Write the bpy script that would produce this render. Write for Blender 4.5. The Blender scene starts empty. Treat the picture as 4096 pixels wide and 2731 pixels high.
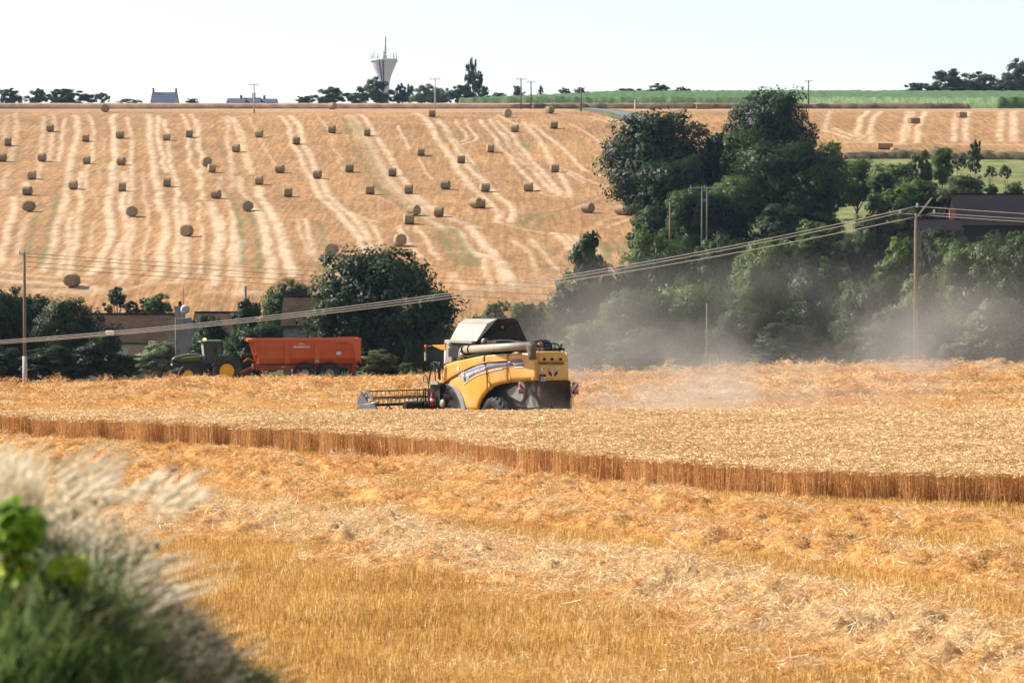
import bpy, math, random
import numpy as np
from mathutils import Vector, Matrix, Euler

random.seed(7)
rng = np.random.default_rng(11)
scene = bpy.context.scene
COL = scene.collection

# ------------------------------------------------------------------ camera
EYE = 6.6
PITCH = 1.8116                      # degrees below the horizontal
LENS, SENSOR, RW, RH = 100.0, 36.0, 1024, 682
FPX = LENS / SENSOR * RW
cam_data = bpy.data.cameras.new('camera')
cam_data.lens = LENS; cam_data.sensor_width = SENSOR
cam_data.clip_start = 0.5; cam_data.clip_end = 9000
cam_data.dof.use_dof = True
cam_data.dof.focus_distance = 112.0
cam_data.dof.aperture_fstop = 3.0
cam = bpy.data.objects.new('camera', cam_data)
cam.location = (0, 0, EYE)
cam.rotation_euler = (math.radians(90 - PITCH), 0, 0)
COL.objects.link(cam)
scene.camera = cam
scene.render.resolution_x, scene.render.resolution_y = RW, RH

# ------------------------------------------------------------------ sky, sun, exposure
SUN_EL, SUN_AZ = math.radians(41), math.radians(-73)     # azimuth from +Y towards +X
world = bpy.data.worlds.new('World'); scene.world = world
world.use_nodes = True
wn = world.node_tree.nodes; wl = world.node_tree.links
bg = wn['Background']
sky = wn.new('ShaderNodeTexSky'); sky.sky_type = 'NISHITA'; sky.sun_disc = False
sky.sun_elevation = SUN_EL; sky.sun_rotation = SUN_AZ
sky.altitude = 100; sky.air_density = 1.0; sky.dust_density = 0.6; sky.ozone_density = 0.6
hsv = wn.new('ShaderNodeHueSaturation'); hsv.inputs['Saturation'].default_value = 0.55
wl.new(sky.outputs[0], hsv.inputs['Color']); wl.new(hsv.outputs[0], bg.inputs[0]); bg.inputs[1].default_value = 0.095
sun_d = bpy.data.lights.new('sun', 'SUN'); sun_d.energy = 5.0; sun_d.angle = math.radians(0.5)
sun_d.color = (1.0, 0.93, 0.84)
sun = bpy.data.objects.new('sun', sun_d); COL.objects.link(sun)
sdir = Vector((math.sin(SUN_AZ) * math.cos(SUN_EL), math.cos(SUN_AZ) * math.cos(SUN_EL), math.sin(SUN_EL)))
sun.rotation_euler = sdir.to_track_quat('Z', 'Y').to_euler()
sun.location = (-60, 20, 60)
vs = scene.view_settings
vs.view_transform = 'Standard'; vs.look = 'None'; vs.gamma = 1.0; vs.use_curve_mapping = False
vs.exposure = 0.95
scene.render.engine = 'CYCLES'
cy = scene.cycles
cy.max_bounces = 5; cy.diffuse_bounces = 2; cy.glossy_bounces = 2; cy.transmission_bounces = 3
cy.transparent_max_bounces = 12; cy.volume_bounces = 0
cy.volume_step_rate = 2.0; cy.volume_max_steps = 64
cy.caustics_reflective = False; cy.caustics_refractive = False
cy.sample_clamp_indirect = 6.0
cy.use_denoising = True; cy.denoising_prefilter = 'ACCURATE'

# ------------------------------------------------------------------ helpers: tagging, meshes
def tag(o, label=None, cat=None, group=None, kind=None):
    if label: o['label'] = label
    if cat: o['category'] = cat
    if group: o['group'] = group
    if kind: o['kind'] = kind
    return o

def empty(name, loc=(0, 0, 0), rz=0.0, label=None, cat=None, group=None):
    o = bpy.data.objects.new(name, None)
    o.empty_display_size = 0.3
    o.location = loc; o.rotation_euler = (0, 0, rz)
    COL.objects.link(o)
    return tag(o, label, cat, group)

def mk(name, me, parent=None, mat=None):
    o = bpy.data.objects.new(name, me)
    COL.objects.link(o)
    if parent is not None: o.parent = parent
    if mat is not None and len(me.materials) == 0: me.materials.append(mat)
    return o

def mesh_np(name, V, F, smooth=False, attrs=None):
    """V (n,3), F (m,k) index array; attrs {name: (n,) float}"""
    me = bpy.data.meshes.new(name)
    V = np.asarray(V, dtype=np.float32); F = np.asarray(F, dtype=np.int32)
    n, (m, k) = len(V), F.shape
    me.vertices.add(n); me.vertices.foreach_set('co', V.ravel())
    me.loops.add(m * k); me.loops.foreach_set('vertex_index', F.ravel())
    me.polygons.add(m)
    me.polygons.foreach_set('loop_start', np.arange(0, m * k, k, dtype=np.int32))
    me.polygons.foreach_set('loop_total', np.full(m, k, dtype=np.int32))
    if smooth: me.polygons.foreach_set('use_smooth', np.ones(m, dtype=bool))
    for a, v in (attrs or {}).items():
        at_ = me.attributes.new(a, 'FLOAT', 'POINT'); at_.data.foreach_set('value', np.asarray(v, dtype=np.float32))
    me.update(calc_edges=True); me.validate()
    return me

def grid_mesh(name, X, Y, Z, attrs=None, smooth=True):
    """X, Y, Z 2-D arrays"""
    r, c = X.shape
    V = np.stack([X.ravel(), Y.ravel(), Z.ravel()], 1)
    i = np.arange(r * c).reshape(r, c)
    F = np.stack([i[:-1, :-1].ravel(), i[:-1, 1:].ravel(), i[1:, 1:].ravel(), i[1:, :-1].ravel()], 1)
    return mesh_np(name, V, F, smooth, {k: v.ravel() for k, v in (attrs or {}).items()})

class MB:
    """collects boxes, tubes, prisms and lathes into one mesh"""
    def __init__(s): s.v = []; s.f = []; s.sm = []
    def add(s, vs, fs, smooth=False):
        b = len(s.v); s.v += [tuple(v) for v in vs]; s.f += [tuple(i + b for i in f) for f in fs]; s.sm += [smooth] * len(fs)
        return s
    def box(s, c, d, rot=None):
        c = Vector(c); h = [x / 2 for x in d]
        R = Euler(rot).to_matrix() if rot else Matrix.Identity(3)
        P = [c + R @ Vector((sx * h[0], sy * h[1], sz * h[2])) for sx in (-1, 1) for sy in (-1, 1) for sz in (-1, 1)]
        return s.add(P, [(0, 1, 3, 2), (4, 6, 7, 5), (0, 4, 5, 1), (2, 3, 7, 6), (0, 2, 6, 4), (1, 5, 7, 3)])
    def bar(s, a, b, w, h=None):
        a = Vector(a); b = Vector(b); h = h or w; d = b - a
        q = d.to_track_quat('X', 'Z').to_matrix()
        c = (a + b) / 2
        P = [c + q @ Vector((sx * d.length / 2, sy * w / 2, sz * h / 2)) for sx in (-1, 1) for sy in (-1, 1) for sz in (-1, 1)]
        return s.add(P, [(0, 1, 3, 2), (4, 6, 7, 5), (0, 4, 5, 1), (2, 3, 7, 6), (0, 2, 6, 4), (1, 5, 7, 3)])
    def tube(s, pts, r, n=8, caps=True):
        pts = [Vector(p) for p in pts]; rs = r if isinstance(r, (list, tuple)) else [r] * len(pts)
        V = []; F = []
        t0 = (pts[1] - pts[0]).normalized()
        up = Vector((0, 0, 1)) if abs(t0.z) < 0.9 else Vector((1, 0, 0))
        u = t0.cross(up).normalized()
        for i, p in enumerate(pts):
            t = (pts[min(i + 1, len(pts) - 1)] - pts[max(i - 1, 0)]).normalized()
            u = (u - t * u.dot(t)).normalized(); w = t.cross(u)
            for k in range(n):
                a = 2 * math.pi * k / n
                V.append(p + (u * math.cos(a) + w * math.sin(a)) * rs[i])
        for i in range(len(pts) - 1):
            for k in range(n):
                F.append((i * n + k, i * n + (k + 1) % n, (i + 1) * n + (k + 1) % n, (i + 1) * n + k))
        s.add(V, F, True)
        if caps:
            b = len(s.v) - len(V)
            s.f.append(tuple(b + k for k in reversed(range(n)))); s.sm.append(False)
            s.f.append(tuple(b + (len(pts) - 1) * n + k for k in range(n))); s.sm.append(False)
        return s
    def lathe(s, prof, c=(0, 0, 0), axis='Z', n=24, close=False):
        """prof: (radius, height along axis) pairs"""
        V = []; F = []
        for r, h in prof:
            for k in range(n):
                a = 2 * math.pi * k / n; x, y = r * math.cos(a), r * math.sin(a)
                p = {'Z': (x, y, h), 'Y': (x, h, y), 'X': (h, x, y)}[axis]
                V.append((p[0] + c[0], p[1] + c[1], p[2] + c[2]))
        m = len(prof)
        for i in range(m - 1 + (1 if close else 0)):
            j = (i + 1) % m
            for k in range(n):
                F.append((i * n + k, i * n + (k + 1) % n, j * n + (k + 1) % n, j * n + k))
        s.add(V, F, True)
        if not close:
            b = len(s.v) - len(V)
            if prof[0][0] > 1e-4: s.f.append(tuple(b + k for k in range(n))); s.sm.append(False)
            if prof[-1][0] > 1e-4: s.f.append(tuple(b + (m - 1) * n + k for k in range(n))); s.sm.append(False)
        return s
    def prism(s, poly, o0, o1):
        """poly: list of 3-D points (planar); o0/o1 offset vectors for both faces"""
        n = len(poly); o0 = Vector(o0); o1 = Vector(o1)
        V = [Vector(p) + o0 for p in poly] + [Vector(p) + o1 for p in poly]
        F = [tuple(range(n)), tuple(reversed(range(n, 2 * n)))] + [(i, i + n, (i + 1) % n + n, (i + 1) % n) for i in range(n)]
        return s.add(V, F)
    def build(s, name, mat=None, parent=None, bevel=0.0, seg=2):
        me = bpy.data.meshes.new(name)
        me.from_pydata([tuple(v) for v in s.v], [], s.f)
        me.polygons.foreach_set('use_smooth', s.sm)
        me.update()
        import bmesh
        bm = bmesh.new(); bm.from_mesh(me)
        bmesh.ops.recalc_face_normals(bm, faces=bm.faces)
        if bevel > 0:
            es = [e for e in bm.edges if len(e.link_faces) == 2 and e.calc_face_angle(0) > 0.6]
            bmesh.ops.bevel(bm, geom=es, offset=bevel, segments=seg, affect='EDGES', profile=0.5)
            for f in bm.faces: f.smooth = False
        bm.to_mesh(me); bm.free()
        if mat is not None: me.materials.append(mat)
        return mk(name, me, parent)

# ------------------------------------------------------------------ numpy noise
def vnoise(x, y, seed=0):
    xi = np.floor(x).astype(np.int64); yi = np.floor(y).astype(np.int64)
    xf = x - xi; yf = y - yi
    xf = xf * xf * (3 - 2 * xf); yf = yf * yf * (3 - 2 * yf)
    def h(a, b):
        n = (a * 374761393 + b * 668265263 + seed * 974634777) & 0x7fffffff
        n = ((n ^ (n >> 13)) * 1274126177) & 0x7fffffff
        n = (n ^ (n >> 16)) & 0xffffff
        return n / float(0xffffff)
    return (h(xi, yi) * (1 - xf) + h(xi + 1, yi) * xf) * (1 - yf) + (h(xi, yi + 1) * (1 - xf) + h(xi + 1, yi + 1) * xf) * yf
def fbm(x, y, oct=4, seed=0):
    s = 0; a = 0.5; t = 0
    for i in range(oct):
        s = s + a * vnoise(x * 2 ** i, y * 2 ** i, seed + i * 17); t += a; a *= 0.5
    return s / t

# ------------------------------------------------------------------ terrain height
PY = np.array([0, 7, 20, 24, 98, 104, 116, 137, 165, 185, 205, 225, 250, 280, 300, 316, 340, 362, 410, 463, 500, 525, 545, 600, 700, 720, 760, 5000.])
PZ = np.array([4.9, 4.6, 0.2, 0, 0, -.1, -.75, -1.05, -1.15, -1.5, -2.6, -5, -8, -6.5, -1.2, 3.2, 6.2, 8.8, 14.5, 21.3, 27.2, 31.0, 33.2, 36.6, 42.0, 42.7, 43.0, 43.0])
def smoothstep(a, b, x):
    t = np.clip((x - a) / (b - a), 0, 1); return t * t * (3 - 2 * t)
_ys = np.linspace(0, 900, 3601); _zs = np.interp(_ys, PY, PZ)
for _ in range(3):
    k = np.ones(13) / 13; _zz = np.convolve(np.pad(_zs, 6, mode='edge'), k, 'valid')
    w_ = smoothstep(28, 32, _ys); _zs = _zs * (1 - w_) + _zz * w_
def H(x, y):
    x = np.asarray(x, float); y = np.asarray(y, float)
    w = smoothstep(100, 150, y) * (1 - smoothstep(215, 285, y))
    yy = y - np.clip(x, -60, 60) * 0.42 * w
    z = np.interp(yy, _ys, _zs)
    # hillside undulation, plateau rising on the right
    u = smoothstep(300, 340, y) * (1 - smoothstep(520, 600, y))
    z = z + u * (0.9 * (fbm(x / 55, y / 45, 2, 3) - 0.5) + 0.7 * (fbm(x / 16, y / 22, 2, 5) - 0.5))
    rise = smoothstep(-70, 40, x) * smoothstep(690, 760, y) * (0.060 * (np.minimum(y, 880) - 700))
    z = z + rise
    z = z - smoothstep(900, 1500, y) * 14
    # gully on the right where the square-baled field ends and the meadow begins
    return z

CAMP = np.array([0, 0, EYE]); _cp, _sp = math.cos(math.radians(PITCH)), math.sin(math.radians(PITCH))
def ray(c, r):
    """world direction (y = 1) of the photo pixel (c, r) at 1024 x 682"""
    a, b = c - RW / 2, RH / 2 - r
    d = np.array([a, FPX * _cp + b * _sp, -FPX * _sp + b * _cp])
    return d / d[1]
def at(c, r, y):
    d = ray(c, r); return Vector((d[0] * y, y, EYE + d[2] * y))
def ground_at(c, r, y0=290, y1=900, step=0.5):
    d = ray(c, r)
    ys = np.arange(y0, y1, step)
    below = H(d[0] * ys, ys) > EYE + d[2] * ys
    if not below.any(): 
        y = y1
    else:
        i = int(np.argmax(below)); y = ys[i] - step / 2 if i else ys[0]
    return np.array([d[0] * y, y, float(H(d[0] * y, y))])
def zg(x, y): return float(H(x, y))

# ------------------------------------------------------------------ materials
def nodes_of(m):
    m.use_nodes = True; return m.node_tree.nodes, m.node_tree.links
def ramp(nt, stops, interp='LINEAR'):
    r = nt.nodes.new('ShaderNodeValToRGB'); e = r.color_ramp.elements; r.color_ramp.interpolation = interp
    e[0].position, e[0].color = stops[0][0], (*stops[0][1], 1)
    e[1].position, e[1].color = stops[-1][0], (*stops[-1][1], 1)
    for p, c in stops[1:-1]:
        x = e.new(p); x.color = (*c, 1)
    return r
def M(name, col, rough=0.7, var=0.12, scale=8.0, metal=0.0, spec=0.3, dirt=None, dirt_amt=0.3, bump=0.0, bscale=60, coords='Object', emit=None, emit_s=0, trans=0.0, coat=0.0, stretch=None):
    m = bpy.data.materials.new(name); n, l = nodes_of(m); nt = m.node_tree
    b = n['Principled BSDF']
    b.inputs['Roughness'].default_value = rough; b.inputs['Metallic'].default_value = metal
    b.inputs['Specular IOR Level'].default_value = spec
    b.inputs['Coat Weight'].default_value = coat
    tc = n.new('ShaderNodeTexCoord'); src = tc.outputs[coords]
    if stretch:
        mp = n.new('ShaderNodeMapping'); mp.inputs['Scale'].default_value = stretch; l.new(src, mp.inputs[0]); src = mp.outputs[0]
    nz = n.new('ShaderNodeTexNoise'); nz.inputs['Scale'].default_value = scale; nz.inputs['Detail'].default_value = 5
    l.new(src, nz.inputs['Vector'])
    col = tuple(c * .84 for c in col)
    lo = tuple(max(0, c * (1 - var)) for c in col); hi = tuple(min(1, c * (1 + var)) for c in col)
    rp = ramp(nt, [(0.3, lo), (0.7, hi)]); l.new(nz.outputs['Fac'], rp.inputs[0])
    out = rp.outputs[0]
    if dirt:
        n2 = n.new('ShaderNodeTexNoise'); n2.inputs['Scale'].default_value = scale * 0.35; n2.inputs['Detail'].default_value = 8; n2.inputs['Roughness'].default_value = 0.7
        l.new(src, n2.inputs['Vector'])
        r2 = ramp(nt, [(0.42, (0, 0, 0)), (0.72, (dirt_amt,) * 3)]); l.new(n2.outputs['Fac'], r2.inputs[0])
        mx = n.new('ShaderNodeMix'); mx.data_type = 'RGBA'; l.new(r2.outputs[0], mx.inputs[0]); l.new(out, mx.inputs[6]); mx.inputs[7].default_value = (*dirt, 1)
        out = mx.outputs[2]
    l.new(out, b.inputs['Base Color'])
    if bump:
        n3 = n.new('ShaderNodeTexNoise'); n3.inputs['Scale'].default_value = bscale; n3.inputs['Detail'].default_value = 4
        l.new(src, n3.inputs['Vector'])
        bp = n.new('ShaderNodeBump'); bp.inputs['Strength'].default_value = bump; bp.inputs['Distance'].default_value = 0.02
        l.new(n3.outputs['Fac'], bp.inputs['Height']); l.new(bp.outputs[0], b.inputs['Normal'])
    if emit:
        b.inputs['Emission Color'].default_value = (*emit, 1); b.inputs['Emission Strength'].default_value = emit_s
    if trans: b.inputs['Transmission Weight'].default_value = trans
    return m

def straw_mat(name, stops, seed_attr=False, rough=0.6, transl=0.25, spec=0.35):
    """thin stalks: colour varies per instance and per place"""
    m = bpy.data.materials.new(name); n, l = nodes_of(m); nt = m.node_tree
    b = n['Principled BSDF']; b.inputs['Roughness'].default_value = rough; b.inputs['Specular IOR Level'].default_value = spec
    at_ = n.new('ShaderNodeAttribute'); at_.attribute_name = 'tint'
    ge = n.new('ShaderNodeNewGeometry')
    nz = n.new('ShaderNodeTexNoise'); nz.inputs['Scale'].default_value = 0.35; nz.inputs['Detail'].default_value = 3
    l.new(ge.outputs['Position'], nz.inputs['Vector'])
    mt = n.new('ShaderNodeMath'); mt.operation = 'MULTIPLY_ADD'; l.new(nz.outputs['Fac'], mt.inputs[0]); mt.inputs[1].default_value = 0.6; 
    ad = n.new('ShaderNodeMath'); ad.operation = 'SUBTRACT'; l.new(at_.outputs['Fac'], ad.inputs[0]); ad.inputs[1].default_value = 0.3
    l.new(ad.outputs[0], mt.inputs[2])
    rp = ramp(nt, [(p_, tuple(min(1, c * .98) for c in k_)) for p_, k_ in stops]); l.new(mt.outputs[0], rp.inputs[0])
    l.new(rp.outputs[0], b.inputs['Base Color'])
    tr = n.new('ShaderNodeBsdfTranslucent'); l.new(rp.outputs[0], tr.inputs[0])
    mx = n.new('ShaderNodeMixShader'); mx.inputs[0].default_value = transl
    l.new(b.outputs[0], mx.inputs[1]); l.new(tr.outputs[0], mx.inputs[2]); l.new(mx.outputs[0], n['Material Output'].inputs[0])
    return m
# ================================================================== GROUND
def S(x, y): return (x / 2.29688, y / 2.29688)      # photo at 2352 px -> 1024 px
def T1(x, y): return (x / 7.84, 100 + y / 7.84)
def T2(x, y): return (225 + x / 7.84, 100 + y / 7.84)
def T3(x, y): return (425 + x / 7.84, 100 + y / 7.84)
def T4(x, y): return (800 + x / 10.5, 87.5 + y / 10.5)

def dist_poly(X, Y, P, w, sy=1.0):
    """distance of grid points to a polyline, inf outside its bounding box"""
    D = np.full(X.shape, 1e9)
    for a, b in zip(P[:-1], P[1:]):
        m = (X > min(a[0], b[0]) - w) & (X < max(a[0], b[0]) + w) & (Y > min(a[1], b[1]) - w) & (Y < max(a[1], b[1]) + w)
        if not m.any(): continue
        x, y = X[m], Y[m]
        dx, dy = b[0] - a[0], b[1] - a[1]
        t = np.clip(((x - a[0]) * dx + (y - a[1]) * dy) / (dx * dx + dy * dy + 1e-9), 0, 1)
        d = np.hypot(x - a[0] - t * dx, y - a[1] - t * dy)
        D[m] = np.minimum(D[m], d)
    return D
def smooth_line(P, it=2):
    P = [np.array(p, float) for p in P]
    for _ in range(it):
        Q = [P[0]]
        for a, b in zip(P[:-1], P[1:]): Q += [a * .75 + b * .25, a * .25 + b * .75]
        P = Q + [P[-1]]
    return P

# ---- near stubble field with its windrows (real relief)
def gp(c, r):
    """point of the flat near field under a photo pixel"""
    d = ray(c, r); y = EYE / -d[2]; return (d[0] * y, y)
WHEAT_EDGE = [gp(*S(*p)) for p in [(-400, 985), (-100, 1000), (164, 1013), (432, 1028), (746, 1046), (1006, 1064), (1179, 1087), (1352, 1106), (1550, 1125), (1882, 1151), (2185, 1160), (2352, 1167), (2700, 1185), (3100, 1205)]]
WIND = [  # polyline, half width, height, pale
    ([(-300, 1015), (164, 1046), (500, 1066), (746, 1084), (1006, 1096), (1352, 1150), (1882, 1203), (2352, 1225), (2900, 1250)], 1.3, 0.46, 0.12),
    ([(-300, 1045), (200, 1080), (500, 1102), (746, 1140), (1006, 1165), (1352, 1207), (1882, 1275), (2352, 1330), (2900, 1390)], 1.2, 0.44, 0.10),
    ([(-300, 1100), (200, 1150), (700, 1215), (1100, 1280), (1500, 1345), (1900, 1430), (2352, 1530), (2800, 1640)], 2.5, 0.22, 0.62),
]
WIND = [([np.array(gp(*S(*p))) for p in L], w, h, pl) for L, w, h, pl in WIND]
def far_line(p, y0=118):   # photo pixel on the field behind the wheat
    g = ground_at(*S(*p), y0=y0, y1=240, step=0.25); return np.array(g[:2])
FARW = [([(-300, 886), (0, 884), (500, 878), (1000, 872), (1350, 858), (1900, 838), (2352, 828), (2700, 822)], 1.5, .16),
        ([(-300, 905), (0, 902), (500, 893), (1000, 893), (1350, 875), (1900, 852), (2352, 846), (2700, 840)], 1.3, .42),
        ([(-300, 922), (0, 918), (500, 912), (900, 912), (1350, 903), (1900, 880), (2352, 872), (2700, 868)], 1.2, .40),
        ([(1350, 925), (1900, 908), (2352, 900), (2700, 898)], 1.1, .36)]
FARW = [([far_line(p) for p in L], w, h) for L, w, h in FARW]

def windrow_fields(X, Y):
    """relief, straw cover, pale cover"""
    Z = np.zeros(X.shape); C = np.zeros(X.shape); PL = np.zeros(X.shape)
    lump = fbm(X * 1.15, Y * 0.9, 3, 21); lump2 = fbm(X * 3.4, Y * 3.0, 3, 31); wob = (fbm(X * .35, Y * .35, 2, 41) - .5)
    for L, w, h, pl in WIND:
        D = dist_poly(X, Y, L, w * 4)
        D = np.abs(D + wob * w * 1.3) + (lump2 - .5) * .5
        g = np.exp(-(np.maximum(D, 0) / w) ** 2.6)
        Z = np.maximum(Z, h * g * (0.05 + 1.6 * lump) + g * (lump2 - .5) * 0.80 * (.4 + lump))
        C = np.maximum(C, np.clip(g * 1.5 * (.5 + lump), 0, 1)); PL = np.maximum(PL, g * pl)
    Z = np.minimum(Z, .42 + .35 * np.maximum(Z - .42, 0))
    for L, w, h in FARW:
        D = dist_poly(X, Y, L, w * 4)
        D = np.abs(D + wob * w * .9) + (lump2 - .5) * .5
        g = np.exp(-(np.maximum(D, 0) / w) ** 2.4)
        Z = np.maximum(Z, h * g * (0.1 + 1.5 * lump) + g * (lump2 - .5) * 1.35 * h)
        C = np.maximum(C, np.clip(g * 1.4, 0, 1)); PL = np.maximum(PL, g * .35)
    return Z, C, PL

def near_grid(x0, x1, dx, ys):
    X, Y = np.meshgrid(np.arange(x0, x1 + dx / 2, dx), ys)
    W, C, PL = windrow_fields(X, Y)
    Z = H(X, Y) + W + 0.02 * (fbm(X * 2.2, Y * 2.2, 3, 9) - .5)
    return X, Y, Z, C, PL

def field_material(name):
    m = bpy.data.materials.new(name); n, l = nodes_of(m); nt = m.node_tree
    b = n['Principled BSDF']; b.inputs['Roughness'].default_value = 0.85; b.inputs['Specular IOR Level'].default_value = 0.15
    ge = n.new('ShaderNodeNewGeometry')
    def noise(sc, det=4, stretch=None):
        src = ge.outputs['Position']
        if stretch:
            mp = n.new('ShaderNodeMapping'); mp.inputs['Scale'].default_value = stretch; l.new(src, mp.inputs[0]); src = mp.outputs[0]
        z = n.new('ShaderNodeTexNoise'); z.inputs['Scale'].default_value = sc; z.inputs['Detail'].default_value = det; z.inputs['Roughness'].default_value = .65
        l.new(src, z.inputs['Vector']); return z.outputs['Fac']
    def mix(fac, a, bb):
        x = n.new('ShaderNodeMix'); x.data_type = 'RGBA'
        if isinstance(fac, float): x.inputs[0].default_value = fac
        else: l.new(fac, x.inputs[0])
        for i, v in ((6, a), (7, bb)):
            if isinstance(v, tuple): x.inputs[i].default_value = (*v, 1)
            else: l.new(v, x.inputs[i])
        return x.outputs[2]
    def attr(a):
        x = n.new('ShaderNodeAttribute'); x.attribute_name = a; return x.outputs['Fac']
    return m, n, l, nt, b, ge, noise, mix, attr

def make_near_material():
    m, n, l, nt, b, ge, noise, mix, attr = field_material('stubble_ground')
    r1 = ramp(nt, [(.3, (.20, .09, .018)), (.5, (.38, .19, .045)), (.7, (.52, .30, .085))]); l.new(noise(9, 6), r1.inputs[0])
    r2 = ramp(nt, [(.25, (.20, .085, .022)), (.48, (.46, .235, .07)), (.75, (.70, .43, .17))]); l.new(noise(7, 8), r2.inputs[0])
    r3 = ramp(nt, [(.25, (.26, .14, .05)), (.7, (.72, .53, .30))]); l.new(noise(8, 8), r3.inputs[0])
    c = mix(attr('cover'), r1.outputs[0], r2.outputs[0])
    c = mix(attr('pale'), c, r3.outputs[0])
    big = ramp(nt, [(.35, (.80, .80, .80)), (.65, (1.02, .99, .93))]); l.new(noise(.22, 3), big.inputs[0])
    x = n.new('ShaderNodeMix'); x.data_type = 'RGBA'; x.blend_type = 'MULTIPLY'; x.inputs[0].default_value = 1
    l.new(c, x.inputs[6]); l.new(big.outputs[0], x.inputs[7]); l.new(x.outputs[2], b.inputs['Base Color'])
    bp = n.new('ShaderNodeBump'); bp.inputs['Strength'].default_value = .9; bp.inputs['Distance'].default_value = .06
    l.new(noise(11, 7), bp.inputs['Height']); l.new(bp.outputs[0], b.inputs['Normal'])
    return m
MAT_NEAR = make_near_material()
ysn = np.concatenate([np.arange(2, 40, .8), np.arange(40, 104, .13), np.arange(104, 118, .5), np.arange(118, 196, .22), np.arange(196, 222, .8)])
X, Y, Z, C, PL = near_grid(-62, 62, 0.26, ysn[(ysn >= 104)])
X2, Y2, Z2, C2, PL2 = near_grid(-24, 24, 0.13, ysn[(ysn >= 39.9) & (ysn <= 104.2)])
X3, Y3 = np.meshgrid(np.arange(-62, 62.1, 2), ysn[ysn < 41]); Z3 = H(X3, Y3)
near_a = mk('stubble_field', grid_mesh('stubble_field', X2, Y2, Z2, {'cover': C2, 'pale': PL2}), mat=MAT_NEAR); tag(near_a, kind='structure')
near_b = mk('harvested_field', grid_mesh('harvested_field', X, Y, Z, {'cover': C, 'pale': PL}), mat=MAT_NEAR); tag(near_b, kind='structure')
near_c = mk('embankment_ground', grid_mesh('embankment_ground', X3, Y3, Z3 - 0.01, {'cover': 0 * X3, 'pale': 0 * X3}), mat=MAT_NEAR); tag(near_c, kind='structure')
for sx in (-1, 1):      # ground either side of the detailed strip
    Xs, Ys = np.meshgrid(np.array([23.9, 30, 62]) * sx, np.arange(38, 106, 2.0))
    if sx < 0: Xs = Xs[:, ::-1]
    o = mk('field_ground', grid_mesh('field_ground', Xs, Ys, H(Xs, Ys) - .012, {'cover': 0 * Xs, 'pale': 0 * Xs}), mat=MAT_NEAR); tag(o, kind='structure')

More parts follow.
